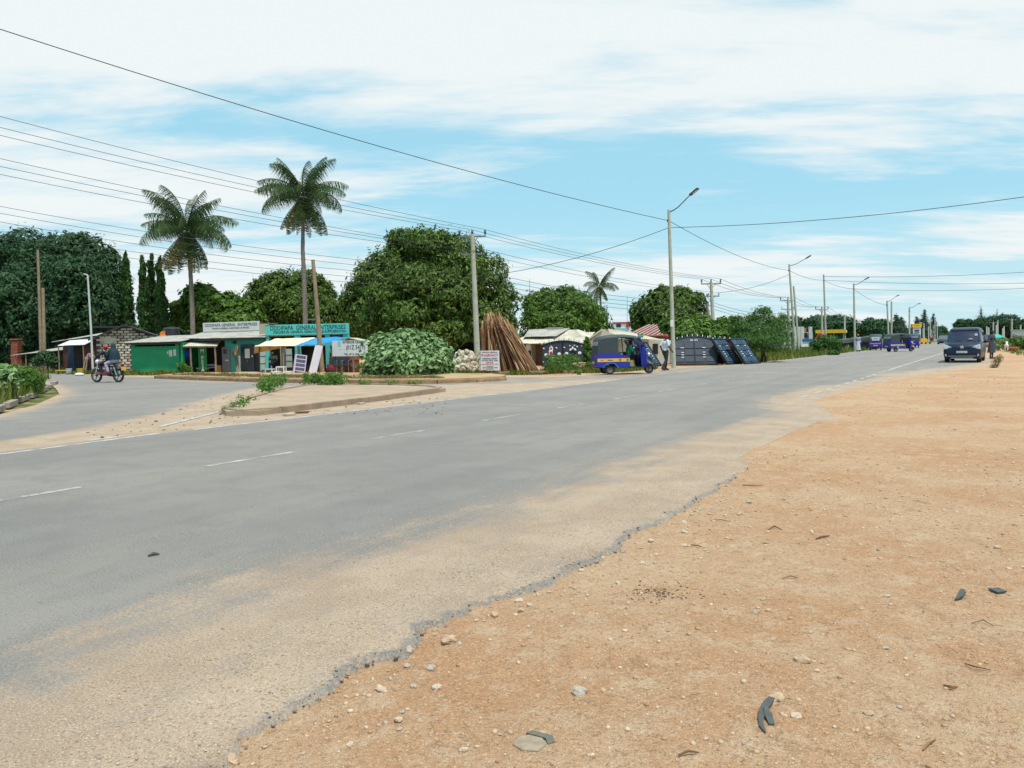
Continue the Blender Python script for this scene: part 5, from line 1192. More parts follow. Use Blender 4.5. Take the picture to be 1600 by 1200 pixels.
for i, (xa, ya, xb, yb) in enumerate(((724, 580, 752, 548), (730, 581, 750, 560), (705, 572, 735, 580), (738, 582, 754, 566))):
    a = G(xa, ya+1, .0) if i != 2 else P(xa, ya, 36.6); b = P(xb, yb, depth_of(a)+.5); tag(MB().cyl(a, b, .035, .025, 6).build('stick', WOODP), ['long stick leaning from the stone heap to the power pole', 'short stick leaning right of the stone heap', 'stick lying across the foot of the stone heap', 'thin stick beside the pharmacy sign'][i], 'stick', 'sticks by the stone heap')
# ---- pharmacy sign
ph = Fac(GD(750.5, 35.4), GD(780.5, 35.1)); r_ = ph.rect(751, 548, 780, 579)
o = thing('pharmacy_sign', 'white upright pharmacy signboard with red lettering before the pole stack', 'sign', ph.A+ph.u*((r_[0]+r_[1])/2), ph.rz); ww = r_[1]-r_[0]; hh = r_[3]-r_[2]; zc_ = (r_[2]+r_[3])/2
MB().bx(-ww/2, ww/2, 0, .035, r_[2], r_[3]).build('board', mat('sign_pale', (.68, .70, .71), .5, 0, .05), o, bevel=.006)
for x in (-ww/2+.08, ww/2-.12): MB().bx(x, x+.04, .04, .08, -.1, r_[3]).build('post', STEEL, o)
REDP = mat('red_lettering', (.60, .012, .05), .6, 0, 0); BLUP = mat('navy_lettering', (.03, .04, .12), .6, 0, 0)
for s_, k, sz, wd, m_ in (('MTWAPA MEDICAL', .42, .07, .84, BLUP), ('PHARMACY', .27, .17, .9, REDP), ('DISPENSING CHEMIST', .10, .08, .8, BLUP), ('LAB  X-RAY  DENTAL  CLINIC', .01, .065, .86, BLUP), ('BABY CARE', -.09, .085, .36, REDP), ('TEL: 0722 348 100 / 0733', -.18, .065, .88, REDP), ('OPEN DAILY', -.28, .045, .36, INK), ('NEXT TO THE MAIN STAGE', -.35, .045, .8, INK), ('KARIBU', -.42, .045, .4, INK)):
    text(s_, sz, o, m_, (0, -.004, zc_+hh*k), width=ww*wd)
MB().bx(-ww*.42, -ww*.2, -.004, 0, zc_-hh*.485, zc_-hh*.455).build('red_bar', REDP, o)
# ================================================================ POLE STACK, HOUSES AND GATES IN THE MIDDLE
POLEM = [mat('mangrove_pole_%s' % k, c, .85, 0, .3, 5, .4, 25) for k, c in (('red', (.27, .115, .062)), ('tan', (.42, .25, .125)), ('pale', (.50, .36, .20)), ('brown', (.20, .095, .055)))]
pole_me = []
for k in range(8):
    g = random.Random(500+k); L_ = 1.0; pts = [(g.uniform(-.012, .012)*math.sin(PI*i/6), g.uniform(-.012, .012)*math.sin(PI*i/6), i/6) for i in range(7)]
    pole_me.append(MB().tube(pts, [.030, .029, .028, .026, .024, .021, .017], 6).mesh('cut_pole', POLEM[k % 4], True))
dst = 36.0; heart = P(772, 497, 37.6)
NP = 190
for i in range(NP):
    g = random.Random(900+i); t = (i+.5)/NP
    # feet fan out along a curved line on the ground, tops gather near one point
    layer = g.random()
    fx = 752+(842-752)*(t**.85)+g.uniform(-1.5, 1.5); fy = 582.5-1.2*t-layer*2.5+g.uniform(-.4, .4)
    foot = G(fx, fy); 
    tx = 757+(792-757)*t+g.uniform(-7, 7)
    ty = 492+26*max(0, t-.35)**1.2+g.uniform(-6, 10)+(12 if t < .08 else 0)
    if i in (60, 110, 150): tx += 10; ty -= 10
    top = P(tx, ty, 37.2+g.uniform(-.5, .7)); d = top-foot; Ln = d.length
    o = bpy.data.objects.new('cut_pole', pole_me[g.choice((0, 1, 1, 2, 2, 3, 4, 5, 5, 6, 7))]); COL.objects.link(o)
    o.location = foot-d.normalized()*.05; o.rotation_euler = d.to_track_quat('Z', 'Y').to_euler(); s = 1.25*g.uniform(.8, 1.25); o.scale = (s, s, Ln+.05)
    tag(o, 'one of the thin reddish-brown cut poles leaning together in the tall cone-shaped stack', 'pole', 'cut poles in the leaning stack')
for i, (x0, x1, y) in enumerate(((772, 796, 584.5), (828, 852, 583.5), (881, 905, 582.5))):
    a, b = G(x0, y), G(x1, y-.6); d = b-a
    tag(MB().box((a+b)/2+Vector((0, 0, .05)), (d.length, .18, .1), Matrix.Rotation(math.atan2(d.y, d.x), 3, 'Z')).build('timber_beam', WOODP, bevel=.01), ['low timber on the ground before the pole stack', 'low timber on the ground right of the pole stack', 'low timber on the ground before the flowered gate'][i], 'timber')
# firewood before the flowered gate
for i in range(9):
    a = P(893+i*1.1, 571+rnd.uniform(-2, 4), 39.2); tag(MB().cyl(Vector((a.x, a.y, max(.05, a.z)))-RIGHT*.45, Vector((a.x, a.y, max(.05, a.z)))+RIGHT*.45+Vector((0, 0, rnd.uniform(.0, .1))), .035, .03, 6).build('offcut', POLEM[2]), 'one of the pale timber offcuts heaped at the right foot of the flowered gate', 'timber', 'timber offcuts by the flowered gate')
# ---- hipped grey-roofed house behind the stack
WALLC = mat('dirty_cream_wall', (.42, .38, .28), .9, 0, .25, 2)
hh_ = Fac(GD(800, 49.5), GD(918, 47.5), 'hipped_house', 'low cream house with grey hipped sheet roof behind the pole stack', 'house'); o = hh_.o; w = hh_.w
z_e = hh_.uz(850, 536, -.6)[1]; z_r = hh_.uz(850, 516.5, 2.6)[1]
MB().bx(.3, w-.3, .9, 1.05, 0, z_e+.3).build('front_wall', WALLC, o); MB().bx(.3, .45, 1.05, 5, 0, z_e+.2).build('side_wall', WALLC, o); MB().bx(w-.45, w-.3, 1.05, 5, 0, z_e+.2).build('side_wall', WALLC, o); MB().bx(.45, w-.45, 4.85, 5, 0, z_e+.2).build('rear_wall', WALLC, o)
sheets(o, (-.2, -.6, z_e), (w+.1, -.6, z_e-.05), (.9, 2.6, z_r), (w-1.6, 2.6, z_r), TINC, 7)
sheets(o, (w+.1, -.6, z_e-.05), (w+.3, 5.4, z_e-.05), (w-1.6, 2.6, z_r), (w-1.5, 2.7, z_r), TINC, 2)
uA, uB = hh_.uz(826, 521, 1.2)[0], hh_.uz(878, 521, 1.2)[0]
sheets(o, (uA, .3, z_e+.42), (uB-.1, .3, z_e+.42), (uA-.6, 2.7, z_r+.1), (uB, 2.7, z_r+.1), TIN, 4)
u0, u1, _, _ = hh_.rect(855, 517, 880, 520, 2.6); MB().bx(u0, u1, 2.5, 2.62, z_r+.08, z_r+.2).build('ridge_cap', TIN, o)
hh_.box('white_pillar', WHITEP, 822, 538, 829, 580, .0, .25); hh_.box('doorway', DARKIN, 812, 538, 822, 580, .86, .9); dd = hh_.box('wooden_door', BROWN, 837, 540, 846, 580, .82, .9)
text('SOKO\nMPYA', .2, dd, mat('faded_red', (.30, .06, .03), .7, 0, 0), ((hh_.uz(841, 547, .8)[0]), .81, 1.3), width=.32)
hh_.box('step', mat('red_step', (.25, .10, .05), .9), 832, 577, 850, 582, -.1, .8)
hh_.box('hanging_bag', BLK, 824.5, 548, 828.5, 561, -.14, 0)
# pale gable of the same yard, right of the hipped roof
g2 = Fac(GD(880, 52), GD(918, 51.3), 'small_gable_house', 'small house with pale roof and white bargeboards between two larger roofs', 'house'); o = g2.o; w = g2.w; za = g2.uz(905, 540)[1]; zb = g2.uz(912, 519)[1]
MB().prism([(0, 0), (w+.3, 0), (w+.3, za), (w-.15, zb-.1), (w-.7, za)], 0, .15, 'Y').build('gable_wall', WALLC, o)
MB().bx(0, .15, .15, 4, 0, za).build('side_wall', WALLC, o)
sheets(o, (-.4, -.1, za), (w-.7, -.1, za), (-.4, 2.2, zb), (w-.15, 2.2, zb), TINC, 2)
MB().prism([(w-.8, za-.08), (w-.15, zb+.02), (w+.45, za-.1), (w+.45, za+.02), (w-.15, zb+.14), (w-.8, za+.04)], -.15, -.1, 'Y').build('bargeboard', WHITEP, o)
# ---- white gabled house behind the tuk-tuk
wh = Fac(GD(917, 47), GD(1040, 45.5), 'white_gabled_house', 'white house with cream tin roof and gable behind the tuk-tuk', 'house'); o = wh.o; w = wh.w
zc1 = wh.uz(917, 536)[1]; zpk = wh.uz(940, 516)[1]; up_ = wh.uz(941, 516)[0]; ue = wh.uz(964, 524)[0]; zd = wh.uz(1035, 532)[1]
MB().prism([(0, 0), (ue, 0), (ue, wh.uz(964, 524)[1]-.06), (up_, zpk-.05), (0, zc1)], 0, .15, 'Y').build('gable_wall', mat('whitewash', (.62, .60, .53), .85, 0, .15, 1.5), o)
MB().bx(ue, w, .4, .55, 0, zd+.1).build('front_wall', MATS['whitewash'], o); MB().bx(w-.15, w, .55, 4, 0, zd).build('side_wall', MATS['whitewash'], o); MB().bx(0, w, 4, 4.15, 0, zd).build('rear_wall', MATS['whitewash'], o)
sheets(o, (ue-.3, -.5, wh.uz(960, 526, -.5)[1]), (w+.1, -.5, zd-.02), (up_, 1.8, zpk+.1), (wh.uz(974, 517, 1.8)[0], 1.8, wh.uz(974, 517.5, 1.8)[1]), TINC, 5)
sheets(o, (-.25, -.2, zc1-.05), (-.25, 2.4, zc1-.05), (up_, -.2, zpk+.03), (up_, 2.4, zpk+.03), TINC, 2)
MB().prism([(-.3, zc1-.12), (up_, zpk-.04), (ue+.1, wh.uz(964, 525)[1]-.1), (ue+.1, wh.uz(964, 525)[1]+.02), (up_, zpk+.08), (-.3, zc1)], -.2, -.14, 'Y').build('bargeboard', TINC, o)
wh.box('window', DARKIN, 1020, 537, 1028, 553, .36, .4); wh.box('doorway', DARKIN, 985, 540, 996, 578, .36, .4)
r_ = wh.rect(996, 522, 1005, 527.5, -.6); sg2 = thing('green_sign', 'small green sign fixed above the cream roof', 'sign', wh.A+wh.u*r_[0]+wh.n*-.55, wh.rz)
MB().bx(0, r_[1]-r_[0], 0, .03, r_[2], r_[3]).build('board', mat('sign_green', (.01, .26, .07), .6), sg2); MB().bx(.15, .19, .03, .07, -.1, r_[3]).build('post', STEEL, sg2); text('SALON', .13, sg2, WHITEP, ((r_[1]-r_[0])/2, -.004, (r_[2]+r_[3])/2), width=.26)
# white porch with pillars right of it
pf = Fac(GD(1018, 48), GD(1052, 47.5), 'white_porch', 'white porch with thick pillars behind the walking man', 'porch'); o = pf.o; w = pf.w; zz = pf.uz(1035, 535)[1]
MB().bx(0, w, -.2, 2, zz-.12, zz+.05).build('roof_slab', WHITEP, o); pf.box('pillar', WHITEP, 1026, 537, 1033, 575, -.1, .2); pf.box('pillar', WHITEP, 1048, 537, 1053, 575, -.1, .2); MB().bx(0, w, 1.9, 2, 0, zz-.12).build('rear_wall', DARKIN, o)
# ---- red-roofed house
rh = Fac(GD(968, 60), GD(1045, 57.5), 'red_roofed_house', 'house with rusty red sheet roof behind the cream one', 'house'); o = rh.o; w = rh.w; ze_ = rh.uz(1000, 525)[1]; zr_ = rh.uz(1010, 508, 3)[1]
MB().bx(.3, w-.2, .5, .65, 0, ze_+.1).build('front_wall', mat('brownish_wall', (.30, .24, .17), .9, 0, .3, 2), o); MB().prism([(.5, 0), (5.5, 0), (5.5, ze_), (3, zr_), (.5, ze_)], w-.35, w-.2, 'X').build('gable_wall', WALLC, o); MB().bx(.3, .45, .65, 5.5, 0, ze_).build('side_wall', WALLC, o)
sheets(o, (.35, -.2, ze_-.03), (w+.0, -.2, ze_-.03), (.75, 3, zr_), (w-.0, 3, zr_), RUST, 9, amp=.02)
for i in range(1, 9): x0 = .35+(w-.35)*i/9; x1 = .75+(w-.75)*i/9; beam(o, (x0, -.22, ze_+.04), (x1, 3, zr_+.06), WHITEP, .035, 'sheet_seam')
# far pale house with red trim
fh = Fac(GD(925, 95), GD(992, 94), 'far_flat_house', 'far flat house with pale blue roof edge and red trim', 'house'); o = fh.o; w = fh.w
fh.box('wall', mat('pale_blue_roof', (.38, .58, .60), .6), 930, 513, 978, 530, 0, 4); fh.box('upper_storey', WHITEP, 958, 504.5, 989, 528, 4.2, 8); fh.box('red_trim', mat('red_trim', (.42, .05, .05), .6), 957, 503, 990, 506, 4.1, 8.1); fh.box('window', DARKIN, 963, 506, 970, 511, 4.1, 4.2); fh.box('red_panel', MATS['red_trim'], 978, 505.5, 984, 511, 4.1, 4.2)
# dark shed under the mango
ds = Fac(GD(700, 58), GD(760, 57), 'dark_shed', 'dark shed with red brick top and tin roof under the mango tree', 'shed'); o = ds.o
ds.box('wall', DARKIN, 700, 535, 758, 575, 0, 3); ds.box('roof_edge', TIN, 722, 523, 748, 527.5, -.6, 2.5); ds.box('brick_top', MATS['red_brick'], 736, 514, 745, 523, 1, 2.5)
# ================================================================ METAL GATES FOR SALE
GM = mat('gate_slate', (.040, .052, .07), .6, 0, .15, 2, spec=.2); GMB = mat('gate_blue_grey', (.028, .06, .095), .55, .1, .15, 2, spec=.25); GMD = mat('gate_black', (.016, .018, .022), .6, 0, .2, 2, spec=.2); SPK = mat('gate_white', (.72, .73, .74), .5, 0, .05)
def arch(w, h0, rise, n=16): return [(-w/2+w*i/n, h0+rise*math.sin(PI*i/n)**.8) for i in range(n+1)]
def gate(label, loc, rz, w, h, rise, m, lean=0.0, cols=4, rows=3, spikes=True, flowers=False, mesh_only=False, panel_m=None, group='steel gates on display', lean_axis='X'):
    o = thing('steel_gate', label, 'gate', loc, rz, group); o.rotation_euler = (-lean, 0, rz)
    top = arch(w, h, rise)
    MB().prism([(-w/2, .04), (w/2, .04)]+top[::-1], 0, .03, 'Y').build('sheet', m, o)
    mb = MB(); mb.tube([(x, -.02, z) for x, z in top], .03, 6); mb.build('top_rail', m, o)
    for x in (-w/2, 0, w/2): MB().bx(x-.03, x+.03, -.04, .06, 0, h+(rise if x == 0 else 0)).build('stile', GMD, o)
    MB().bx(-w/2, w/2, -.035, .05, .02, .08).build('bottom_rail', GMD, o)
    if not flowers:
        for i in range(cols):
            for j in range(rows):
                x0 = -w/2+.07+(w-.14)*i/cols; x1 = -w/2+.07+(w-.14)*(i+1)/cols; z0 = .14+(h-.2)*j/rows; z1 = .14+(h-.2)*(j+1)/rows
                MB().box(((x0+x1)/2, -.015, (z0+z1)/2), (x1-x0-.07, .04, z1-z0-.08)).build('panel', panel_m or m, o, bevel=.012)
        for x in (-w*.27, w*.22):
            for k in range(3): MB().bx(x-.07+.0, x+.07, -.045, -.035, h*.30+k*.16, h*.30+k*.16+.03).build('white_bar', SPK, o)
            for k in range(5): MB().lathe([(.02, 0), (.02, .008)], 6, (x-.08+.04*k, -.05, h*.72), 'Y').build('stud', SPK, o)
    if spikes:
        n = int(w/.14)
        for i in range(n+1):
            t = i/n; x = -w/2+w*t; z = h+rise*math.sin(PI*t)**.8
            s = MB().lathe([(.012, 0), (.012, .06), (.028, .09), (.003, .17)], 6, (x, -.01, z)).build('spike', SPK if i % 2 == 0 else m, o)
    return o
g1p = GD(880, 44.3); gw = 66*44.3/F
o = gate('slate-grey gate with white flower ornaments and arched spiked top', g1p, az, gw, 1.25, .25, GM, .02, flowers=True)
def flower(x, z, r, m=SPK, n=8, c=None):
    mb = MB()
    for i in range(n): a = 2*PI*i/n; mb.ell((x+math.cos(a)*r*.55, -.012, z+math.sin(a)*r*.42), (r*.42, .012, r*.32), 8, 5, Matrix.Rotation(-a, 3, 'Y'))
    mb.ell((x, -.016, z), (r*.5, .014, r*.4), 8, 5); q = mb.build('flower', m, o)
    MB().ell((x, -.03, z), (r*.2, .01, r*.16), 8, 5).build('flower_centre', mat('flower_centre', (.35, .36, .34), .6), q)
def gpx(px, py): # place on the gate plane
    return (px-880)*44.3/F, (578-py)*44.3/F
for (px, py, r) in ((853.5, 559, .11), (874, 558, .11), (885.5, 557.5, .11), (906, 557, .11)): x, z = gpx(px, py); flower(x, z, r)
for (px, py, r) in ((850, 549, .06), (870, 548.5, .06), (882, 548, .06), (902, 547, .06), (856, 569, .05), (877, 568, .05), (889, 567.5, .05), (849, 570, .04), (909, 546, .04), (862, 546, .05), (891, 545.5, .05), (898, 545, .05)):
    x, z = gpx(px, py); MB().ell((x, -.012, z), (r, .012, r*.55), 8, 5, Matrix.Rotation(.4, 3, 'Y')).build('ornament', SPK, o)
for (x0, y0, x1, y1, m_) in ((858, 552, 864, 565, SPK), (859, 554, 863.5, 561.5, mat('magenta_paint', (.45, .03, .13), .6)), (859, 547, 864.5, 552, SPK), (860, 548, 863, 551, MATS['magenta_paint']), (892, 553, 900, 560, GMD), (892, 562, 901, 568.5, SPK), (893.3, 563.3, 899.7, 568.6, GM), (895, 564, 898, 568.7, SPK), (864, 563, 869, 564, SPK)):
    a, c = gpx(x0, y1), gpx(x1, y0); k = .014+.006*(['SPK'].count('x'))+(.008 if m_ is not SPK else 0)+(.012 if (x0, y0) == (895, 564) else 0); MB().bx(a[0], c[0], -k, 0, a[1], c[1]).build('ornament', m_, o)
for (px, py, a) in ((895.3, 549, 0), (892, 551.5, .8), (899, 551.5, -.8)): x, z = gpx(px, py); MB().ell((x, -.012, z), (.055, .012, .085), 8, 5, Matrix.Rotation(a, 3, 'Y')).build('petal', SPK, o)
# big black gate leaning back beside the lamp
p = GD(1086, 43.6); gate('large charcoal gate with pointed spiked top beside the tall street lamp', p, az-.15, 2.45, 1.5, .32, GM, .50, 4, 3, panel_m=mat('gate_panel', (.045, .056, .074), .6, 0, .12, 2, spec=.2))
o = bpy.data.objects['steel_gate.001'] if 'steel_gate.001' in bpy.data.objects else o
text('ALJO', .16, o, SPK, (.0, -.02, 1.58), width=.42)
p = GD(1130, 43.8); q = gate('dark rusty-red gate end leaning inside the row of gates', p+FWD*.3, az-.5, 1.25, 1.35, .1, mat('gate_maroon', (.05, .012, .014), .6, .1, .3), .35, 3, 4)
p = GD(1151, 43.4); gate('blue-grey panelled gate leaning left, first of two', p-RIGHT*.1, az+.75, 1.5, 1.75, .0, GMB, .62, 3, 4, spikes=False, panel_m=mat('gate_panel_blue', (.04, .08, .125), .55, .1, .12, 2, spec=.25))
p = GD(1175, 43.4); gate('blue-grey panelled gate leaning left, nearest the feathery tree', p+RIGHT*.05, az+.75, 1.6, 1.75, .0, GMB, .62, 3, 4, spikes=False, panel_m=MATS['gate_panel_blue'])
p = GD(1116, 44.6); gate('dark gate standing behind the large charcoal gate', p+FWD*.9, az, 2.8, 1.35, .18, GMD, .2, 4, 2)
p = GD(1012, 40.5); gate('blue-grey gate leaning behind the front of the tuk-tuk', p+RIGHT*.05, az+.95, 1.5, 1.75, .0, GMB, .6, 3, 4, spikes=False, panel_m=MATS['gate_panel_blue'])
p = GD(1010, 42); gate('second blue-grey gate leaning behind the tuk-tuk', p+RIGHT*.5, az+.95, 1.5, 1.6, .0, GMB, .6, 3, 4, spikes=False, panel_m=MATS['gate_panel_blue'])
# ================================================================ PETROL STATION AND LORRY
YELP = mat('station_yellow', (.72, .42, .03), .5, 0, .08); GREYW = mat('station_grey', (.42, .42, .41), .8, 0, .12)
sc = Fac(GD(1272, 118), GD(1324, 116), 'station_canopy', 'yellow petrol station canopy on thin columns', 'canopy'); o = sc.o
sc.box('fascia', YELP, 1274, 515, 1322, 520.5, 0, .3); sc.box('roof', MATS['sign_white'], 1275, 516, 1321, 519.8, .31, 8)
for x in (1278, 1290, 1302, 1317): sc.box('column', GREYW, x, 520, x+1.6, 545, 1, 1.3)
sb = Fac(GD(1218, 100), GD(1272, 100), 'station_building', 'flat grey station building with square pillars and blue band', 'building'); o = sb.o
sb.box('wall', GREYW, 1220, 519, 1270, 545, .5, 6); sb.box('parapet', GREYW, 1218, 512, 1248, 519, .2, .5)
for i, x in enumerate((1223, 1240, 1246, 1251.5, 1264)): sb.box('pillar', mat('station_pale', (.52, .52, .50), .8), x, 510.5, x+5, 540, 0, .2)
sb.box('orange_sign', mat('orange_sign', (.5, .16, .03), .6), 1252.5, 513, 1260, 517.5, .05, .2); sb.box('blue_band', mat('blue_band', (.02, .12, .35), .5), 1255, 529.5, 1270, 533.5, -.2, .0); sb.box('white_wall', WHITEP, 1252, 534, 1268, 542, -.1, .4)
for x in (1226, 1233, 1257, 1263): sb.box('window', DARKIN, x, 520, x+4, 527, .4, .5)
tk = Fac(GD(1212, 150), GD(1238, 150), 'white_tank', 'large white storage hall behind the station building', 'hall'); tk.box('wall', WHITEP, 1214, 501, 1236, 535, 0, 6); tk.box('roof', WHITEP, 1213, 499, 1237, 501, -.2, 6.2)
py = Fac(GD(1426, 140), GD(1441, 140), 'pylon_sign', 'white and yellow petrol station pylon sign', 'sign'); o = py.o
py.box('head', YELP, 1425.5, 506, 1440, 511.5, -.1, .45); py.box('panel', MATS['sign_pale'], 1427, 511.5, 1438.7, 532, 0, .35); py.box('foot', YELP, 1436, 529, 1441, 536, -.1, .4)
u = py.uz(1432.7, 509, -.12)[0]; text('TOWBA', .34, o, mat('sign_red', (.35, .06, .02), .6, 0, 0), (u, -.11, py.uz(1432, 508.8, -.1)[1]), width=.95)
for (y0, y1, m_) in ((515, 517.5, BLUP), (518.2, 520.6, mat('sign_slate', (.10, .16, .22), .6, 0, 0))): py.box('price_strip', m_, 1428.8, y0, 1436.8, y1, -.03, -.002)
u = py.uz(1432.7, 513.5)[0]; text('PETROL  DIESEL', .12, o, BLUP, (u, -.012, py.uz(1432, 513.4)[1]), width=.7)
# black and yellow kerb blocks
o = thing('striped_kerb', 'black and yellow striped kerb below the pylon sign', 'kerb', GD(1446, 138))
for i in range(8): d = RIGHT*(.36*(i-4))+Vector((0, 0, .14)); MB().box(d, (.42, .25, .3), Matrix.Rotation(az, 3, 'Z')).build('kerb_block', YELP if i % 2 else BLK, o)
for i, x in enumerate((1440, 1443, 1446)):
    b = GD(x, 141); tag(MB().lathe([(.22, 0), (.2, .5), (.15, .9), (.12, 1.0)], 10, b).build('yellow_bollard', YELP, smooth=True), ['left', 'middle', 'right'][i]+' yellow bollard at the foot of the pylon sign', 'bollard', 'yellow bollards')
# lorry: red cab, long tarpaulin load
TARP = mat('tarpaulin_grey', (.055, .062, .062), .7, 0, .3, .8, .6, 3)
lr = Fac(GD(1262, 92), GD(1378, 88), 'lorry', 'long lorry with red cab and dark tarpaulin-covered load beyond the grass', 'lorry'); o = lr.o
u0, u1 = lr.uz(1306, 535)[0], lr.uz(1372, 535)[0]; rings = []
for i in range(15):
    t = i/14; x = u0+(u1-u0)*t; zt = lr.uz(1338, 530.5-6.5*t)[1]+.08*fbm(t*9, 1, 1, 2); rings.append([(x, 0, .75), (x, -.05+.05*fbm(t*8, 3, 2, 2), zt*.6), (x, .12, zt-.12), (x, .6, zt), (x, 1.9, zt+.05), (x, 2.4, zt-.12), (x, 2.5, .75)])
MB().loft(rings).build('tarpaulin_load', TARP, o, smooth=True); MB().bx(u0-.2, u1, .1, 2.4, .55, .8).build('trailer_bed', BLACKD, o)
for x in (u0+.6, u1-2.6, u1-1.5, u1-.5):
    for y in (.1, 2.1): MB().lathe([(.3, 0), (.5, .02), (.5, .3), (.3, .32)], 18, (x, y, .5), 'Y').build('wheel', BLK, o, smooth=True)
REDC = mat('lorry_red', (.42, .02, .02), .4, 0, .1, coat=.3)
u2, u3 = lr.uz(1269, 535)[0], lr.uz(1285, 535)[0]; zc_ = lr.uz(1277, 521.5)[1]
cab = MB().prism([(u2, .6), (u3, .6), (u3, zc_), (u2+(u3-u2)*.55, zc_-.05), (u2+.15, zc_*.62), (u2, zc_*.5)], .1, 2.4, 'Y').build('cab', REDC, o, bevel=.06)
MB().bx(u2+.45, u2+1.0, .07, .1, zc_*.55, zc_*.75).build('side_window', glassmat('dark_glass'), o); MB().bx(u2-.1, u2+.05, .2, 2.3, .4, .8).build('bumper', STEEL, o)
for y in (.1, 2.1): MB().lathe([(.3, 0), (.5, .02), (.5, .3), (.3, .32)], 18, ((u2+u3)/2, y, .5), 'Y').build('wheel', BLK, o, smooth=True)
# ---- right edge: cream signboard
sbp = Fac(GD(1579, 72), GD(1612, 71), 'cream_signboard', 'cream hoarding with red cross emblem and dark lettering at the right edge', 'sign'); o = sbp.o
sbp.box('board', mat('hoarding_cream', (.74, .72, .66), .7, 0, .08), 1580, 516.5, 1612, 537, 0, .12); sbp.box('top_rail', mat('hoarding_cap', (.42, .40, .34), .8), 1578.5, 514.8, 1613, 516.8, -.1, .25); sbp.box('post', CREAM, 1579.5, 517, 1581, 541, -.02, .2)
u, z = sbp.uz(1583.6, 526); DKR = mat('emblem_red', (.40, .05, .05), .6, 0, 0)
ring = MB()
for i in range(20):
    a0, a1 = 2*PI*i/20, 2*PI*(i+1)/20; ring.add([(u+math.cos(a)*r, -.012, z+math.sin(a)*r) for a, r in ((a0, .17), (a1, .17), (a1, .21), (a0, .21))], [(0, 1, 2, 3)])
ring.build('emblem_ring', INK, o); MB().bx(u-.12, u+.12, -.014, -.002, z-.04, z+.04).build('emblem_cross_bar', DKR, o); MB().bx(u-.04, u+.04, -.018, -.0145, z-.12, z+.12).build('emblem_cross_bar', DKR, o)
u, z = sbp.uz(1594, 525.5); text('Pwani', .28, o, INK, (u, -.006, z), width=.62); u, z = sbp.uz(1594.5, 528); text('HOSPITAL', .1, o, INK, (u, -.006, z), width=.55); sbp.box('brown_plate', BROWN, 1582, 530.5, 1591, 532.5, -.02, -.002)
# turquoise stall sheet behind the woman
b = GD(1560, 68); o = thing('stall', 'small stall with turquoise sheet roof behind the standing woman', 'stall', b, az)
sheets(o, (-.4, -.4, 1.1), (.4, -.4, 1.15), (-.38, .6, 1.42), (.38, .6, 1.44), mat('turq_sheet', (.05, .42, .36), .5), 2)
for x in (-.35, .35):
    for y in (-.35, .55): MB().bx(x-.03, x+.03, y-.03, y+.03, -.05, 1.15 if y < 0 else 1.4).build('post', WOODP, o)
MB().bx(-.33, .33, -.3, .4, .6, .66).build('counter', MATS['pale_board'], o)
# ================================================================ VEHICLES
TBLUE = mat('tuktuk_blue', (.010, .026, .30), .35, 0, .08, coat=.4); TBLUE2 = mat('tuktuk_arch_blue', (.03, .12, .42), .4, 0, .08); CANV = mat('canopy_vinyl', (.045, .06, .065), .6, 0, .2, 3, .3, 12)
TYEL = mat('tuktuk_yellow', (.72, .43, .06), .5, 0, .06); RUB = mat('tyre_rubber', (.03, .028, .027), .85, 0, .25, 8); RIMM = mat('dusty_rim', (.20, .17, .14), .6, .4, .25); GREYP = mat('mudguard_grey', (.16, .20, .22), .45, .1, .1); GLS = glassmat('dark_glass')
SEATM = mat('red_seat', (.22, .02, .03), .7, 0, .15); OLIVE = mat('olive_vinyl', (.34, .36, .12), .7, 0, .2); CHR = mat('chrome', (.6, .62, .64), .18, .9, .05); LENS = mat('headlamp_lens', (.62, .68, .72), .12, 0, .05, spec=.8); REDL = mat('tail_lamp_red', (.45, .02, .02), .3, 0, 0); WPL = mat('plate_white', (.66, .68, .66), .5, 0, .05)
def wheel(parent, c, r, w, axis='Y', rim=RIMM, n=22, ir=.62):
    t = MB().lathe([(r*ir, -w/2), (r*.93, -w/2), (r, -w*.3), (r, w*.3), (r*.93, w/2), (r*ir, w/2), (r*(ir-.02), 0), (r*ir, -w/2)], n, c, axis, caps=False).build('wheel', RUB, parent, smooth=True)
    if ir > .7: MB().lathe([(r*ir, -w*.3), (r*(ir-.09), -w*.2), (r*(ir-.09), w*.2), (r*ir, w*.3)], n, c, axis, caps=False).build('rim', STEEL, t, smooth=True); MB().lathe([(r*.14, -w*.6), (r*.14, w*.6)], 12, c, axis).build('hub', DARKM, t); return t
    MB().lathe([(r*.63, -w*.42), (r*.5, -w*.36), (r*.45, -w*.2), (r*.2, -w*.3), (r*.12, -w*.42), (r*.12, w*.42), (r*.2, w*.3), (r*.45, w*.2), (r*.63, w*.42)], n, c, axis).build('rim', rim, t, smooth=True); return t
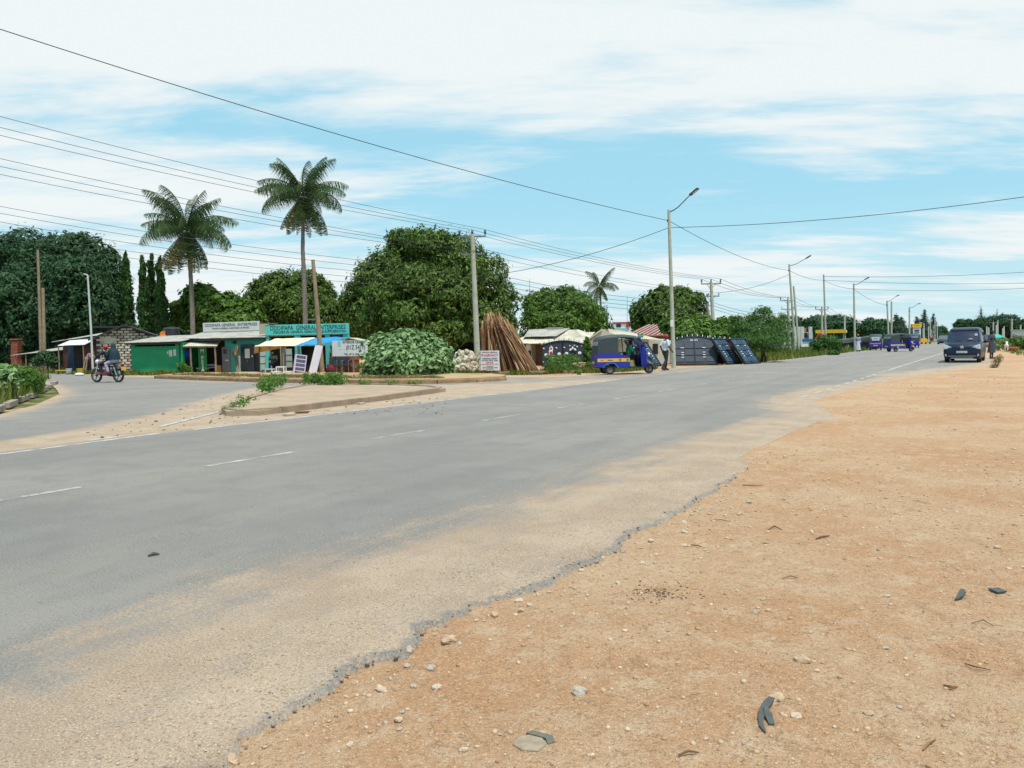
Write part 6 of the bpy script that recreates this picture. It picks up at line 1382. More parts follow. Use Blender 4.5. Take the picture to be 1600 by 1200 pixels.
def tuktuk(label, loc, rz, group='three-wheeled tuk-tuk taxis', stripe=True, rear_sign=False):
    """three-wheeler; local x forward, rear at x=0"""
    o = thing('tuk_tuk', label, 'tuk-tuk', loc, rz, group); hw = .62
    # rear tub
    prof = [(.02, .34), (.0, .62), (.03, .90), (.92, .90), (1.42, .74), (1.44, .30), (1.0, .28), (.86, .36), (.78, .47), (.40, .47), (.30, .36), (.24, .30)]
    for s in (-1, 1): MB().prism(prof, s*hw, s*(hw-.05), 'Y').build('tub_side', TBLUE, o, bevel=.012)
    MB().bx(.0, .05, -hw+.05, hw-.05, .34, .90).build('tail_panel', TBLUE, o, bevel=.02); MB().bx(.05, 1.44, -hw+.05, hw-.05, .29, .33).build('floor', BLACKD, o); MB().bx(1.44, 2.1, -hw+.02, hw-.02, .27, .31).build('floor_board', BLACKD, o)
    if stripe:
        for s in (-1, 1):
            st = MB().bx(.03, 1.42, s*(hw+.004), s*(hw+.0005), .545, .685).build('side_stripe', TYEL, o)
            for x in (.95, 1.0, 1.27, 1.32): MB().prism([(x, .57), (x+.03, .57), (x+.06, .615), (x+.03, .66), (x, .66), (x+.03, .615)], s*(hw+.008), s*(hw+.0045), 'Y').build('chevron', INK, st)
            MB().bx(.46, .70, s*(hw+.007), s*(hw+.0045), .60, .63).build('stripe_mark', INK, st); MB().bx(.16, .29, s*(hw+.007), s*(hw+.0045), .59, .64).build('stripe_mark', mat('stripe_orange', (.5, .2, .02), .6, 0, 0), st)
    for s in (-1, 1):
        MB().prism([(.24, .30), (.34, .42), (.42, .50), (.78, .50), (.88, .40), (.98, .28), (.90, .28), (.80, .40), (.74, .46), (.44, .46), (.38, .40), (.30, .30)], s*(hw+.02), s*(hw+.003), 'Y').build('wheel_arch', TBLUE2, o)
        wheel(o, (.58, s*.50, .205), .205, .12)
    # canopy shell: roof, rear and rear side curtains
    rings = []
    for (x, z, k) in ((.03, .90, 1), (.05, 1.22, 1), (.11, 1.52, .98), (.22, 1.60, .97), (.48, 1.655, .96), (.9, 1.685, .96), (1.3, 1.68, .96), (1.62, 1.64, .95), (1.86, 1.575, .93)):
        y = hw*k; rings.append([(x, -y, z-.11), (x, -y*.97, z-.045), (x, -y*.86, z), (x, 0, z+.02), (x, y*.86, z), (x, y*.97, z-.045), (x, y, z-.11)])
    mb = MB(); mb.loft(rings, closed=False, caps=False); k = len(mb.v); inner = [(x, y*.975, z-.02) for x, y, z in mb.v]; fs = list(mb.f); mb.add(inner, [q[::-1] for q in fs]); mb.build('canopy_roof', CANV, o, smooth=True)
    for s in (-1, 1): MB().prism([(.035, .90), (.055, 1.22), (.12, 1.48), (.30, 1.545), (.93, 1.575), (.93, .90)], s*hw*.985, s*hw*.955, 'Y').build('side_curtain', CANV, o, bevel=.01)
    MB().bx(.05, .08, -hw*.8, hw*.8, 1.08, 1.4).build('rear_window', mat('rear_film', (.35, .38, .38), .3), o)
    # front cowl, windscreen, mudguard
    rings = []
    for (z, x0, x1, y) in ((.27, 2.02, 2.30, .40), (.45, 2.0, 2.36, .46), (.75, 1.98, 2.36, .52), (.95, 1.97, 2.32, .55), (1.08, 1.96, 2.24, .57), (1.14, 1.96, 2.18, .57)):
        rings.append([(x0, -y, z), (x0+(x1-x0)*.55, -y, z), (x1-.04, -y*.62, z), (x1, 0, z), (x1-.04, y*.62, z), (x0+(x1-x0)*.55, y, z), (x0, y, z)])
    MB().loft(rings).build('front_cowl', TBLUE, o, smooth=True, bevel=0)
    for s in (-1, 1):
        MB().tube([(2.14, s*.55, 1.12), (1.98, s*.56, 1.36), (1.83, s*.57, 1.56)], .03, 6).build('windscreen_pillar', TBLUE, o); MB().tube([(1.98, s*.56, .3), (1.90, s*.58, .95), (1.80, s*.575, 1.55)], .024, 6).build('door_pillar', TBLUE, o)
        MB().tube([(1.44, s*.58, .74), (1.40, s*.58, 1.2), (1.36, s*.57, 1.58)], .02, 6).build('roof_pillar', BLACKD, o)
        MB().lathe([(.02, .02), (.075, .03), (.085, 0), (.07, -.05), (.02, -.06)], 14, (2.315, s*.36, .83), 'X').build('headlight', LENS, o, smooth=True)
        MB().bx(2.22, 2.27, s*.50-.04, s*.50+.04, .9, .95).build('indicator', mat('amber', (.6, .25, .03), .3), o); MB().tube([(1.96, s*.58, 1.2), (2.0, s*.74, 1.28)], .01, 5).build('mirror_stalk', BLACKD, o); MB().box((2.0, s*.76, 1.30), (.03, .09, .13)).build('mirror', BLACKD, o, bevel=.01)
        MB().bx(-.012, .0, s*.5-.06, s*.5+.06, .72, .84).build('tail_light', REDL, o)
    mb = MB(); mb.add([(2.13, -.52, 1.15), (2.13, .52, 1.15), (1.86, .53, 1.52), (1.86, -.53, 1.52)], [(0, 1, 2, 3)]); mb.build('windscreen', mat('screen_glass', (.25, .32, .36), .08, 0, 0, spec=.8), o)
    MB().tube([(1.85, -.55, 1.53), (1.85, .55, 1.53)], .03, 6).build('header_rail', TBLUE, o)
    rings = []
    for i in range(9):
        a = rad(-15+165*i/8); x, z = 2.42+.27*math.cos(a), .21+.27*math.sin(a); wy = .13 if 0 < i < 8 else .09; rings.append([(x, -wy, z), (x+.02*math.cos(a), 0, z+.03*math.sin(a)), (x, wy, z), (x-.02*math.cos(a), 0, z-.01)])
    MB().loft(rings).build('front_mudguard', GREYP, o, smooth=True); wheel(o, (2.42, 0, .205), .205, .11)
    for s in (-1, 1): MB().tube([(2.42, s*.09, .205), (2.36, s*.09, .5), (2.2, s*.06, .6)], .025, 6).build('fork', DARKM, o)
    # seats, controls
    MB().bx(.35, .82, -.5, .5, .45, .60).build('rear_seat', SEATM, o, bevel=.03); MB().bx(.22, .34, -.5, .5, .58, 1.08).build('rear_backrest', SEATM, o, bevel=.03)
    MB().bx(1.38, 1.72, -.25, .25, .58, .66).build('driver_seat', SEATM, o, bevel=.02); MB().bx(1.42, 1.70, -.3, .3, .31, .58).build('seat_box', OLIVE, o, bevel=.02); MB().bx(1.34, 1.38, -.25, .25, .66, .95).build('driver_backrest', SEATM, o, bevel=.02)
    MB().tube([(2.05, 0, .95), (1.95, 0, 1.02)], .03, 6).tube([(1.86, -.32, 1.02), (1.95, -.12, 1.03), (1.95, .12, 1.03), (1.86, .32, 1.02)], .016, 6).build('handlebar', BLACKD, o)
    MB().bx(-.02, -.006, -.2, .2, .46, .56).build('number_plate', TYEL, o)
    return o
rw, fw = G(944.7, 584), G(1010, 582.3); hd = RIGHT*.97+FWD*.10; hd.normalize()
tk1 = tuktuk('blue tuk-tuk with yellow stripe and grey canopy turning out in front of the houses', rw-hd*.58-Vector((hd.y, -hd.x, 0))*-.5, math.atan2(hd.y, hd.x))
TUK_LOC = tk1.location.copy(); TUK_RZ = tk1.rotation_euler.z
# three more down the road
def more(label, px, depth, rz):
    c = dup(tk1); c['label'] = label; c.location = GD(px, depth); c.rotation_euler = (0, 0, rz); return c
more('far blue tuk-tuk seen side-on crossing the road', 1385, 71, math.atan2(RIGHT.y, RIGHT.x)+.12)
t3 = more('far blue tuk-tuk seen from behind with white poster in its rear window', 1368, 80, rad(96)); 
t4 = more('dark tuk-tuk half hidden behind the one seen side-on', 1427, 92, rad(90))
for c_, m_ in ((t3, WPL),):
    q = MB().bx(-.02, .0, -.36, .36, 1.02, 1.40).build('rear_poster', m_, c_); text('KARIBU', .2, q, mat('poster_teal', (.03, .35, .33), .6, 0, 0), (-.026, 0, 1.22), (PI/2, 0, -PI/2), width=.5); MB().bx(-.02, .0, -.5, .5, .66, .76).build('reflective_strip', mat('strip_red_white', (.55, .25, .22), .5, 0, 0), c_)
q = MB().bx(-.02, .0, -.25, .3, .80, .86).build('reflective_strip', mat('strip_orange', (.55, .22, .10), .5, 0, 0), t4)
# ---- van
NAVY = mat('van_navy', (.006, .013, .036), .38, 0, .06, coat=.12, spec=.3)
v0 = G(1503.5, 566.2); o = thing('van', 'dark navy people-carrier parked on the right road edge facing the camera', 'van', (v0.x-.0, v0.y-.75, 0), rad(-2))
def ring_van(y, z0, zb, zt, hb, hm, ht):
    r = [(-hb, y, z0), (-hm, y, z0+(zb-z0)*.4), (-hm, y, zb), (-ht-(hm-ht)*.35, y, zb+(zt-zb)*.55), (-ht, y, zt-.05), (-ht*.82, y, zt)]
    return r+[(-x, yy, z) for x, yy, z in r[::-1]]
st_ = [(0.0, .34, .62, .74, .62, .66, .60), (.05, .26, .70, .86, .74, .78, .70), (.18, .22, .80, .97, .79, .835, .76), (.62, .22, .90, 1.05, .80, .85, .76), (.80, .22, .94, 1.10, .80, .85, .75), (1.15, .22, .96, 1.44, .80, .85, .70), (1.52, .22, .97, 1.74, .80, .85, .665), (1.9, .22, .98, 1.80, .80, .85, .665), (3.0, .22, .98, 1.83, .80, .85, .67), (4.2, .22, .98, 1.80, .80, .85, .66), (4.5, .28, .95, 1.66, .76, .82, .63), (4.6, .40, .90, 1.40, .70, .76, .60)]
MB().loft([ring_van(*s) for s in st_]).build('body', NAVY, o, smooth=True)
def vq(name, m, pts, th=.01, nrm=(0, -1, 0)):
    n_ = Vector(nrm)*th; k = len(pts); MB().add([Vector(p)+n_ for p in pts]+[Vector(p)-n_*.6 for p in pts], [tuple(range(k)), tuple(range(2*k-1, k-1, -1))]+[(i, (i+1) % k, (i+1) % k+k, i+k) for i in range(k)]).build(name, m, o)
VG = mat('van_windscreen', (.015, .035, .06), .12, 0, .25, 3, spec=.4)
vq('windscreen', VG, [(-.74, .85, 1.12), (.74, .85, 1.12), (.72, 1.12, 1.40), (.62, 1.50, 1.70), (-.62, 1.50, 1.70), (-.72, 1.12, 1.40)], .014, (0, -.8, .6))
vq('windscreen_band', NAVY, [(-.63, 1.40, 1.655), (.63, 1.40, 1.655), (.62, 1.53, 1.735), (-.62, 1.53, 1.735)], .02, (0, -.8, .6))
for s in (-1, 1):
    for (a, b) in ((1.35, 2.15), (2.22, 3.25), (3.32, 4.2)):
        za = 1.30 if a < 1.4 else 1.62; vq('side_window', GLS, [(s*.835, a, 1.0), (s*.835, b, 1.0), (s*.70, b, 1.66), (s*.72, a+.1, za)], .012, (s, 0, .2))
    h = MB().prism([(s*.82, .70), (s*.44, .73), (s*.46, .80), (s*.70, .92), (s*.80, .95)], .0, .10, 'Y').build('headlight', LENS, o, bevel=.012); h.location.y = .02
    for x, z, r in ((.70, .79, .06), (.57, .79, .05)): MB().lathe([(r, .012), (r*.7, -.004), (r*.3, .01)], 14, (s*x, -.0, z), 'Y').build('lamp_bulb', mat('lamp_inner', (.16, .19, .21), .15, .4, 0), h)
    MB().lathe([(.075, .02), (.075, -.01), (.05, -.02), (.02, -.015)], 16, (s*.68, .035, .40), 'Y').build('fog_lamp', CHR, o, smooth=True)
    MB().ell((s*1.0, .95, 1.08), (.12, .07, .085), 12, 8).build('door_mirror', NAVY, o, smooth=True); MB().cyl((s*.84, .95, 1.02), (s*.93, .95, 1.05), .025).build('mirror_arm', NAVY, o)
    wheel(o, (s*.72, .82, .31), .31, .2, 'X', mat('alloy', (.35, .36, .37), .35, .7, .1)); wheel(o, (s*.72, 3.75, .31), .31, .2, 'X', MATS['alloy'])
MB().bx(-.44, .44, .0, .06, .70, .745).build('upper_grille', BLK, o, bevel=.01); MB().bx(-.56, .56, .02, .08, .47, .60).build('lower_grille', BLK, o, bevel=.02); MB().bx(-.62, .62, -.005, .08, .335, .355).build('bumper_strip', CHR, o)
MB().bx(-.5, .5, .06, .12, .22, .30).build('skid_plate', CHR, o, bevel=.01); MB().bx(-.76, .76, .15, .5, .20, .30).build('underbody', BLK, o)
e_ = MB().lathe([(.085, 0), (.085, -.02), (.07, -.024), (.06, -.01)], 18, (0, .02, .795), 'Y').build('emblem', CHR, o); MB().ell((0, .0, .795), (.055, .012, .02), 10, 6).ell((0, .0, .795), (.018, .012, .045), 10, 6).build('emblem_centre', CHR, e_)
pl_ = MB().bx(-.24, .24, -.03, .0, .50, .60).build('number_plate', WPL, o, bevel=.005); text('KDA 321T', .09, pl_, INK, (0, -.032, .55), width=.42, depth=.001)
MB().bx(.50, .62, 1.02, 1.06, 1.40, 1.52).build('windscreen_sticker', WPL, o); bpy.data.objects['windscreen_sticker'].location = (.0, .02, -.03); MB().bx(.24, .42, .86, .9, 1.19, 1.24).build('windscreen_permit', WPL, o)
for s in (-1, 1): MB().tube([(s*.1+.05, .80, 1.12), (s*.36, .83, 1.16)], .012, 5).build('wiper', BLK, o)
# ---- distant cars
def car(label, px, depth, rz, m):
    o = thing('car', label, 'car', GD(px, depth), rz, 'distant cars')
    MB().loft([[(x, y, z) for (y, z) in ((-.8, .25), (-.85, .55), (-.8, zt*.6 if zt > 1 else zt-.05), (-.6, zt), (.6, zt), (.8, zt*.6 if zt > 1 else zt-.05), (.85, .55), (.8, .25))] for x, zt in ((0, .7), (.2, .85), (1.1, .92), (1.7, 1.4), (2.9, 1.45), (3.6, 1.0), (4.1, .9), (4.2, .7))]).build('body', m, o, smooth=True)
    MB().add([(1.1, -.66, .98), (1.1, .66, .98), (1.62, .56, 1.36), (1.62, -.56, 1.36)], [(0, 1, 2, 3)]).build('windscreen', GLS, o, loc=(-.03, 0, .03))
    for s in (-1, 1):
        MB().bx(1.5, 3.2, s*.78, s*.80, 1.0, 1.3).build('side_window', GLS, o); MB().bx(-.02, .1, s*.6-.15, s*.6+.15, .6, .72).build('headlight', LENS, o)
        for x in (.8, 3.3): wheel(o, (x, s*.75, .3), .3, .18)
car('small grey car far down the road left of the van mirror', 1475.5, 132, rad(-90), mat('car_grey', (.12, .14, .16), .3, .4, .05)); car('small dark car far down the road right of the van', 1536, 100, rad(-90), mat('car_dark', (.05, .06, .08), .3, .3, .05))
# ---- motorcycle
MBLK = mat('motorbike_black', (.02, .02, .024), .35, .2, .1); MRED = mat('motorbike_red', (.40, .015, .02), .35, 0, .08)
mc = G(168.5, 597.2); _rd = Vector((mc.x, mc.y, 0)).normalized(); hd = (Vector((-_rd.y, _rd.x, 0))*.68+_rd*.73).normalized(); MC_RZ = math.atan2(hd.y, hd.x)
o = thing('motorcycle', 'red and black motorcycle carrying two riders round the bend', 'motorcycle', mc, MC_RZ)
for x in (-.62, .62):
    w_ = wheel(o, (x, 0, .30), .30, .085, 'Y', MBLK, ir=.80)
    for i in range(5): a = 2*PI*i/5; MB().box((x+math.cos(a)*.12, 0, .30+math.sin(a)*.12), (.22, .03, .025), Matrix.Rotation(-a, 3, 'Y')).build('spoke', STEEL, w_)
for s in (-1, 1): MB().tube([(.62, s*.07, .30), (.50, s*.07, .66), (.40, s*.06, .95)], .025, 6).build('fork', CHR, o); MB().tube([(-.62, s*.09, .30), (-.48, s*.10, .68)], .03, 7).build('shock_absorber', CHR, o)
MB().tube([(.42, 0, .9), (.1, 0, .72), (-.3, 0, .68), (-.62, 0, .72)], .03, 7).tube([(.36, 0, .85), (.25, 0, .4), (-.15, 0, .32), (-.62, 0, .3)], .025, 7).build('frame', MBLK, o)
MB().box((.05, 0, .42), (.34, .26, .26)).build('engine', GREYM, o, bevel=.04); MB().ell((.18, 0, .82), (.28, .14, .13), 14, 8).build('fuel_tank', MRED, o, smooth=True)
MB().loft([[(x, -w, z), (x, -w*.8, z+.07), (x, w*.8, z+.07), (x, w, z)] for x, w, z in ((.0, .10, .76), (-.2, .13, .76), (-.5, .13, .80), (-.78, .09, .83))]).build('seat', BLK, o, smooth=True)
MB().tube([(.30, -.36, 1.06), (.38, -.15, 1.02), (.40, 0, 1.0), (.38, .15, 1.02), (.30, .36, 1.06)], .014, 6).build('handlebar', CHR, o); MB().ell((.55, 0, .90), (.09, .09, .1), 12, 8).build('headlight', LENS, o, smooth=True)
for x, a0, a1, m_ in ((.62, 40, 160, WPL), (-.62, 20, 150, MBLK)):
    rings = []
    for i in range(8): a = rad(a0+(a1-a0)*i/7); rings.append([(x+math.cos(a)*.34, -.06, .3+math.sin(a)*.34), (x+math.cos(a)*.355, 0, .3+math.sin(a)*.355), (x+math.cos(a)*.34, .06, .3+math.sin(a)*.34), (x+math.cos(a)*.335, 0, .3+math.sin(a)*.335)])
    MB().loft(rings).build('mudguard', m_, o, smooth=True)
MB().tube([(.2, -.16, .30), (-.2, -.17, .26), (-.75, -.17, .36)], [.03, .035, .05], 8).build('exhaust', DARKM, o, smooth=True); MB().bx(-.86, -.82, -.06, .06, .72, .80).build('tail_light', REDL, o); MB().bx(-.93, -.92, -.12, .12, .52, .68).build('number_plate', TYEL, o); MB().bx(-.92, -.88, -.03, .03, .6, .78).build('plate_bracket', MBLK, o)
MB().tube([(-.5, -.16, .86), (-.95, -.13, .9), (-.95, .13, .9), (-.5, .16, .86)], .014, 6).build('luggage_rack', CHR, o)
for s in (-1, 1): MB().cyl((.12, s*.12, .32), (.12, s*.3, .32), .018).cyl((-.35, s*.12, .36), (-.35, s*.28, .36), .018).build('foot_peg', MBLK, o); MB().tube([(.36, s*.2, 1.03), (.34, s*.26, 1.18)], .008, 5).build('mirror_stalk', MBLK, o); MB().ell((.34, s*.28, 1.2), (.015, .06, .04), 8, 6).build('mirror', MBLK, o)
# ================================================================ PEOPLE AND GOATS
SKIN = mat('skin_dark_brown', (.085, .042, .024), .55, 0, .12, 8)
def remesh(o, vx, smooth_it=2):
    m = o.modifiers.new('remesh', 'REMESH'); m.mode = 'VOXEL'; m.voxel_size = vx; m.use_smooth_shade = True
    if smooth_it: s = o.modifiers.new('smooth', 'SMOOTH'); s.factor = .5; s.iterations = smooth_it
    return o
def limb_t(mb, pts, rs, n=10, sub=4):
    pts = [Vector(p) for p in pts]; P_, R_ = [], []
    for i in range(len(pts)-1):
        for k in range(sub): t = k/sub; P_.append(pts[i]+(pts[i+1]-pts[i])*t); R_.append(rs[i]+(rs[i+1]-rs[i])*t)
    P_.append(pts[-1]); R_.append(rs[-1]); mb.tube(P_, R_, n); mb.ell(pts[0], (rs[0],)*3, 10, 8); mb.ell(pts[-1], (rs[-1],)*3, 10, 8)
    for p, r in zip(pts[1:-1], rs[1:-1]): mb.ell(p, (r*1.02,)*3, 10, 8)
def torso(mb, J, k=1.0, top=1.0, bottom=0.0):
    pel, ch, nk = Vector(J['pel']), Vector(J['chest']), Vector(J['neck']); lat = (Vector(J['shR'])-Vector(J['shL'])).normalized(); st = []
    hl = (Vector(J['hipR'])-Vector(J['hipL'])).normalized(); hl = hl if hl.length > .5 else lat
    for t, a, b in ((-.10, .13, .10), (0, .16, .115), (.28, .145, .105), (.5, .135, .10), (.75, .155, .11), (1.0, .175, .12), (1.35, .175, .11), (1.7, .12, .085), (2.0, .062, .06)):
        if t < bottom or t > top*2: continue
        c = pel+(ch-pel)*min(t, 1)+((nk-ch)*(max(0, t-1)))
        ax = ((ch-pel) if t < 1 else (nk-ch)).normalized(); l = (hl if t < .4 else lat); l = (l-ax*l.dot(ax)).normalized(); f = ax.cross(l)
        st.append([c+l*(math.cos(2*PI*i/16)*a*k)+f*(math.sin(2*PI*i/16)*b*k) for i in range(16)])
    mb.loft(st)
def hand(mb, el, wr, curl=.6):
    el, wr = Vector(el), Vector(wr); d = (wr-el).normalized(); s = d.cross(Vector((0, 0, 1))); s = s.normalized() if s.length > .1 else Vector((0, 1, 0)); n = s.cross(d)
    rot = Matrix((d, s, n)).transposed(); mb.ell(wr+d*.05, (.052, .036, .017), 10, 7, rot)
    for i, (off, ln) in enumerate(((-.028, .062), (-.010, .075), (.009, .070), (.027, .055))):
        b = wr+d*.085+s*off; m_ = b+d*ln*.55-n*curl*.012; e = m_+(d*(1-curl)-n*curl).normalized()*ln*.5; limb_t(mb, [b, m_, e], [.0105, .010, .009], 7, 2)
    b = wr+d*.03-s*.03; m_ = b+d*.03-s*.028-n*.006; limb_t(mb, [b, m_, m_+d*.03-n*.008], [.012, .0115, .010], 7, 2)
STAND = dict(pel=(0, 0, .93), chest=(0, .01, 1.27), neck=(0, .01, 1.46), head=(0, .03, 1.60), shL=(-.19, 0, 1.40), shR=(.19, 0, 1.40), elL=(-.24, -.03, 1.12), elR=(.24, -.03, 1.12), wrL=(-.25, .05, .88), wrR=(.25, .05, .88), hipL=(-.095, 0, .91), hipR=(.095, 0, .91), knL=(-.10, .02, .49), knR=(.10, .02, .49), anL=(-.10, -.01, .08), anR=(.10, -.01, .08), toL=(-.12, .15, .03), toR=(.12, .15, .03))
def person(label, loc, rz, J=None, shirt=None, sleeve=.55, trousers=None, shoes=None, cap=None, hair=True, skirt=None, scarf=None, headwrap=None, vx=.012, scale=1.0, group=None, look=(0, 1, 0)):
    """a body in one continuous surface; clothes are children that follow it. front is +y"""
    J = dict(STAND, **(J or {})); o = thing('person', label, 'person', loc, rz, group); o.scale = (scale,)*3
    b = MB(); torso(b, J); hd = Vector(J['head']); nk = Vector(J['neck'])
    limb_t(b, [nk-Vector((0, 0, .05)), nk.lerp(hd, .55)], [.058, .052]); lk = Vector(look).normalized(); rt = Vector((lk.y, -lk.x, 0)).normalized(); up = rt.cross(lk); rot = Matrix((rt, lk, up)).transposed()
    H = lambda x, y, z: hd+rot @ Vector((x, y, z))
    b.ell(H(0, 0, .015), (.076, .094, .105), 16, 12, rot); b.ell(H(0, .02, -.06), (.056, .068, .06), 12, 10, rot); b.ell(H(0, .098, -.02), (.014, .022, .024), 8, 6, rot); b.ell(H(0, .088, -.062), (.026, .014, .012), 8, 6, rot)
    for s in (-1, 1): b.ell(H(s*.078, -.01, -.01), (.012, .024, .034), 8, 6, rot); b.ell(H(s*.032, .082, .032), (.026, .014, .010), 8, 6, rot)
    for s in 'LR':
        limb_t(b, [J['sh'+s], J['el'+s], J['wr'+s]], [.056, .043, .030]); hand(b, J['el'+s], J['wr'+s]); limb_t(b, [J['hip'+s], J['kn'+s], J['an'+s]], [.090, .060, .042])
        a, t = Vector(J['an'+s]), Vector(J['to'+s]); limb_t(b, [a-Vector((0, 0, .02)), a.lerp(t, .6), t], [.045, .042, .03])
    body = remesh(b.build('body', SKIN, o), vx)
    for s in (-1, 1): MB().ell(H(s*.030, .088, .010), (.014, .008, .008), 8, 6, rot).build('eye', mat('eye_dark', (.02, .015, .012), .3, 0, 0), body)
    if shirt:
        c = MB(); torso(c, J, 1.14, .98, -.2)
        for s in 'LR':
            sh, el, wr = [Vector(J[k+s]) for k in ('sh', 'el', 'wr')]
            if sleeve <= 1: limb_t(c, [sh, sh.lerp(el, sleeve*1.1)], [.076, .066])
            else: limb_t(c, [sh, el, el.lerp(wr, .92)], [.074, .058, .046])
        remesh(c.build('shirt', shirt, o), vx)
    if trousers:
        c = MB(); pel = Vector(J['pel']); c.ell(pel+Vector((0, 0, .0)), (.175, .135, .12), 14, 10)
        for s in 'LR': limb_t(c, [J['hip'+s], J['kn'+s], Vector(J['an'+s]).lerp(Vector(J['kn'+s]), .06)], [.108, .078, .062])
        remesh(c.build('trousers', trousers, o), vx)
    if shoes:
        for s in 'LR':
            a, t = Vector(J['an'+s]), Vector(J['to'+s]); c = MB(); limb_t(c, [a-Vector((0, 0, .03)), a.lerp(t, .5)-Vector((0, 0, .01)), t], [.055, .05, .042]); remesh(c.build('shoe', shoes, o), vx)
    if cap:
        c = MB(); c.ell(H(0, -.006, .045), (.092, .106, .092), 16, 10, rot); c.ell(H(0, .115, .045), (.06, .06, .012), 12, 6, rot); remesh(c.build('cap', cap, o), vx)
    elif hair: remesh(MB().ell(H(0, -.014, .035), (.083, .094, .096), 14, 10, rot).build('hair', mat('black_hair', (.012, .010, .009), .8, 0, .2), o), vx)
    if headwrap:
        c = MB(); c.ell(H(0, -.015, .025), (.098, .112, .115), 14, 10, rot); c.ell(H(0, -.05, -.06), (.09, .08, .09), 12, 8, rot); remesh(c.build('headscarf', headwrap, o), vx)
    if skirt:
        m_, z1, r1 = skirt; pel = Vector(J['pel']); rings = []
        for i in range(8):
            t = i/7; z = pel.z+.12+(z1-pel.z-.12)*t; r = .155+(r1-.155)*t; rings.append([(pel.x+math.cos(2*PI*k/24)*r*(1.05+.05*math.sin(5*2*PI*k/24)*t), pel.y+math.sin(2*PI*k/24)*r*(.8+.05*math.cos(4*2*PI*k/24)*t), z) for k in range(24)])
        MB().loft(rings).build('skirt', m_, o, smooth=True)
    if scarf:
        m_, z1, r1 = scarf; nk = Vector(J['neck']); rings = []; hz = hd.z+.135
        for (z, r, yy) in ((hz, .02, 0), (hz-.02, .07, 0), (hz-.08, .105, -.005), (hz-.16, .115, -.01), (hz-.24, .115, -.015), (nk.z-.03, .17, -.01), (nk.z-.12, .235, 0), ((nk.z+z1)/2, (r1+.22)/2, .0), (z1, r1, .0)):
            tt_ = max(0, min(1, (hd.z-z)/(hd.z-z1))) if hd.z != z1 else 0; cx = hd.lerp(Vector((J['chest'][0], J['chest'][1], 0)), tt_)
            rings.append([(cx.x+math.cos(2*PI*k/20)*r*1.02, cx.y+yy+math.sin(2*PI*k/20)*r*.86, z) for k in range(20)])
        MB().loft(rings).build('veil', m_, o, smooth=True)
        remesh(MB().ell(H(0, .075, -.01), (.055, .04, .075), 12, 8, rot).build('face', SKIN, o), vx)
    return o
JEAN = mat('dark_jeans', (.03, .036, .042), .85, 0, .2, 12); WSH = mat('white_shirt_cloth', (.62, .68, .74), .8, 0, .1, 6); REDK = mat('red_cap_cloth', (.55, .012, .045), .7, 0, .1); NVY = mat('navy_cloth', (.014, .018, .04), .85, 0, .2, 8); DTEAL = mat('dark_veil_cloth', (.012, .035, .045), .85, 0, .2, 5)
BLKS = mat('dark_shoe', (.03, .02, .02), .6, 0, .1); GRN = mat('green_shirt_cloth', (.03, .40, .17), .8, 0, .12, 8)
def yaw(d): return math.atan2(d.y, d.x)-PI/2
# walking man
pw = G(1040, 578.6)
person('man in white shirt, dark jeans and red cap walking past the street lamp', pw, yaw(RIGHT*.9+FWD*.35), dict(hipL=(-.095, 0, .90), hipR=(.095, 0, .90), knL=(-.09, .10, .50), knR=(.10, -.02, .48), anL=(-.09, .05, .09), anR=(.10, -.24, .12), toL=(-.10, .21, .04), toR=(.11, -.10, .03), elL=(-.24, -.12, 1.14), elR=(.25, .03, 1.13), wrL=(-.24, -.02, .90), wrR=(.23, .20, .95), head=(0, .05, 1.59)), shirt=WSH, sleeve=.7, trousers=JEAN, shoes=BLKS, cap=REDK, hair=False, scale=.985)
# tuk-tuk driver and passenger (seated); tuk-tuk local x forward -> person local y
def seat_in(label, x, y, z, **kw):
    rot = Matrix.Rotation(TUK_RZ, 4, 'Z'); p = TUK_LOC+(rot @ Vector((x, y, z))); return person(label, p, TUK_RZ-PI/2, **kw)
SIT = dict(pel=(0, 0, .10), chest=(0, .04, .43), neck=(0, .07, .62), head=(0, .11, .75), shL=(-.19, .06, .56), shR=(.19, .06, .56), hipL=(-.10, .02, .09), hipR=(.10, .02, .09), knL=(-.13, .40, .13), knR=(.13, .40, .13), anL=(-.12, .46, -.28), anR=(.12, .46, -.28), toL=(-.12, .60, -.31), toR=(.12, .60, -.31))
seat_in('driver in green shirt holding the bars of the nearest tuk-tuk', 1.50, 0, .64, J=dict(SIT, elL=(-.25, .20, .36), elR=(.25, .20, .36), wrL=(-.27, .33, .42), wrR=(.27, .33, .42)), shirt=GRN, sleeve=.75, trousers=NVY, shoes=BLKS, scale=.93)
seat_in('passenger in white shirt sitting in the back of the nearest tuk-tuk', .72, -.12, .58, J=dict(SIT, elL=(-.27, .10, .30), elR=(.26, .24, .34), wrL=(-.2, .32, .22), wrR=(.2, .46, .38)), shirt=mat('offwhite_cloth', (.50, .48, .46), .85, 0, .12, 6), sleeve=.6, trousers=NVY, shoes=BLKS, scale=.9)
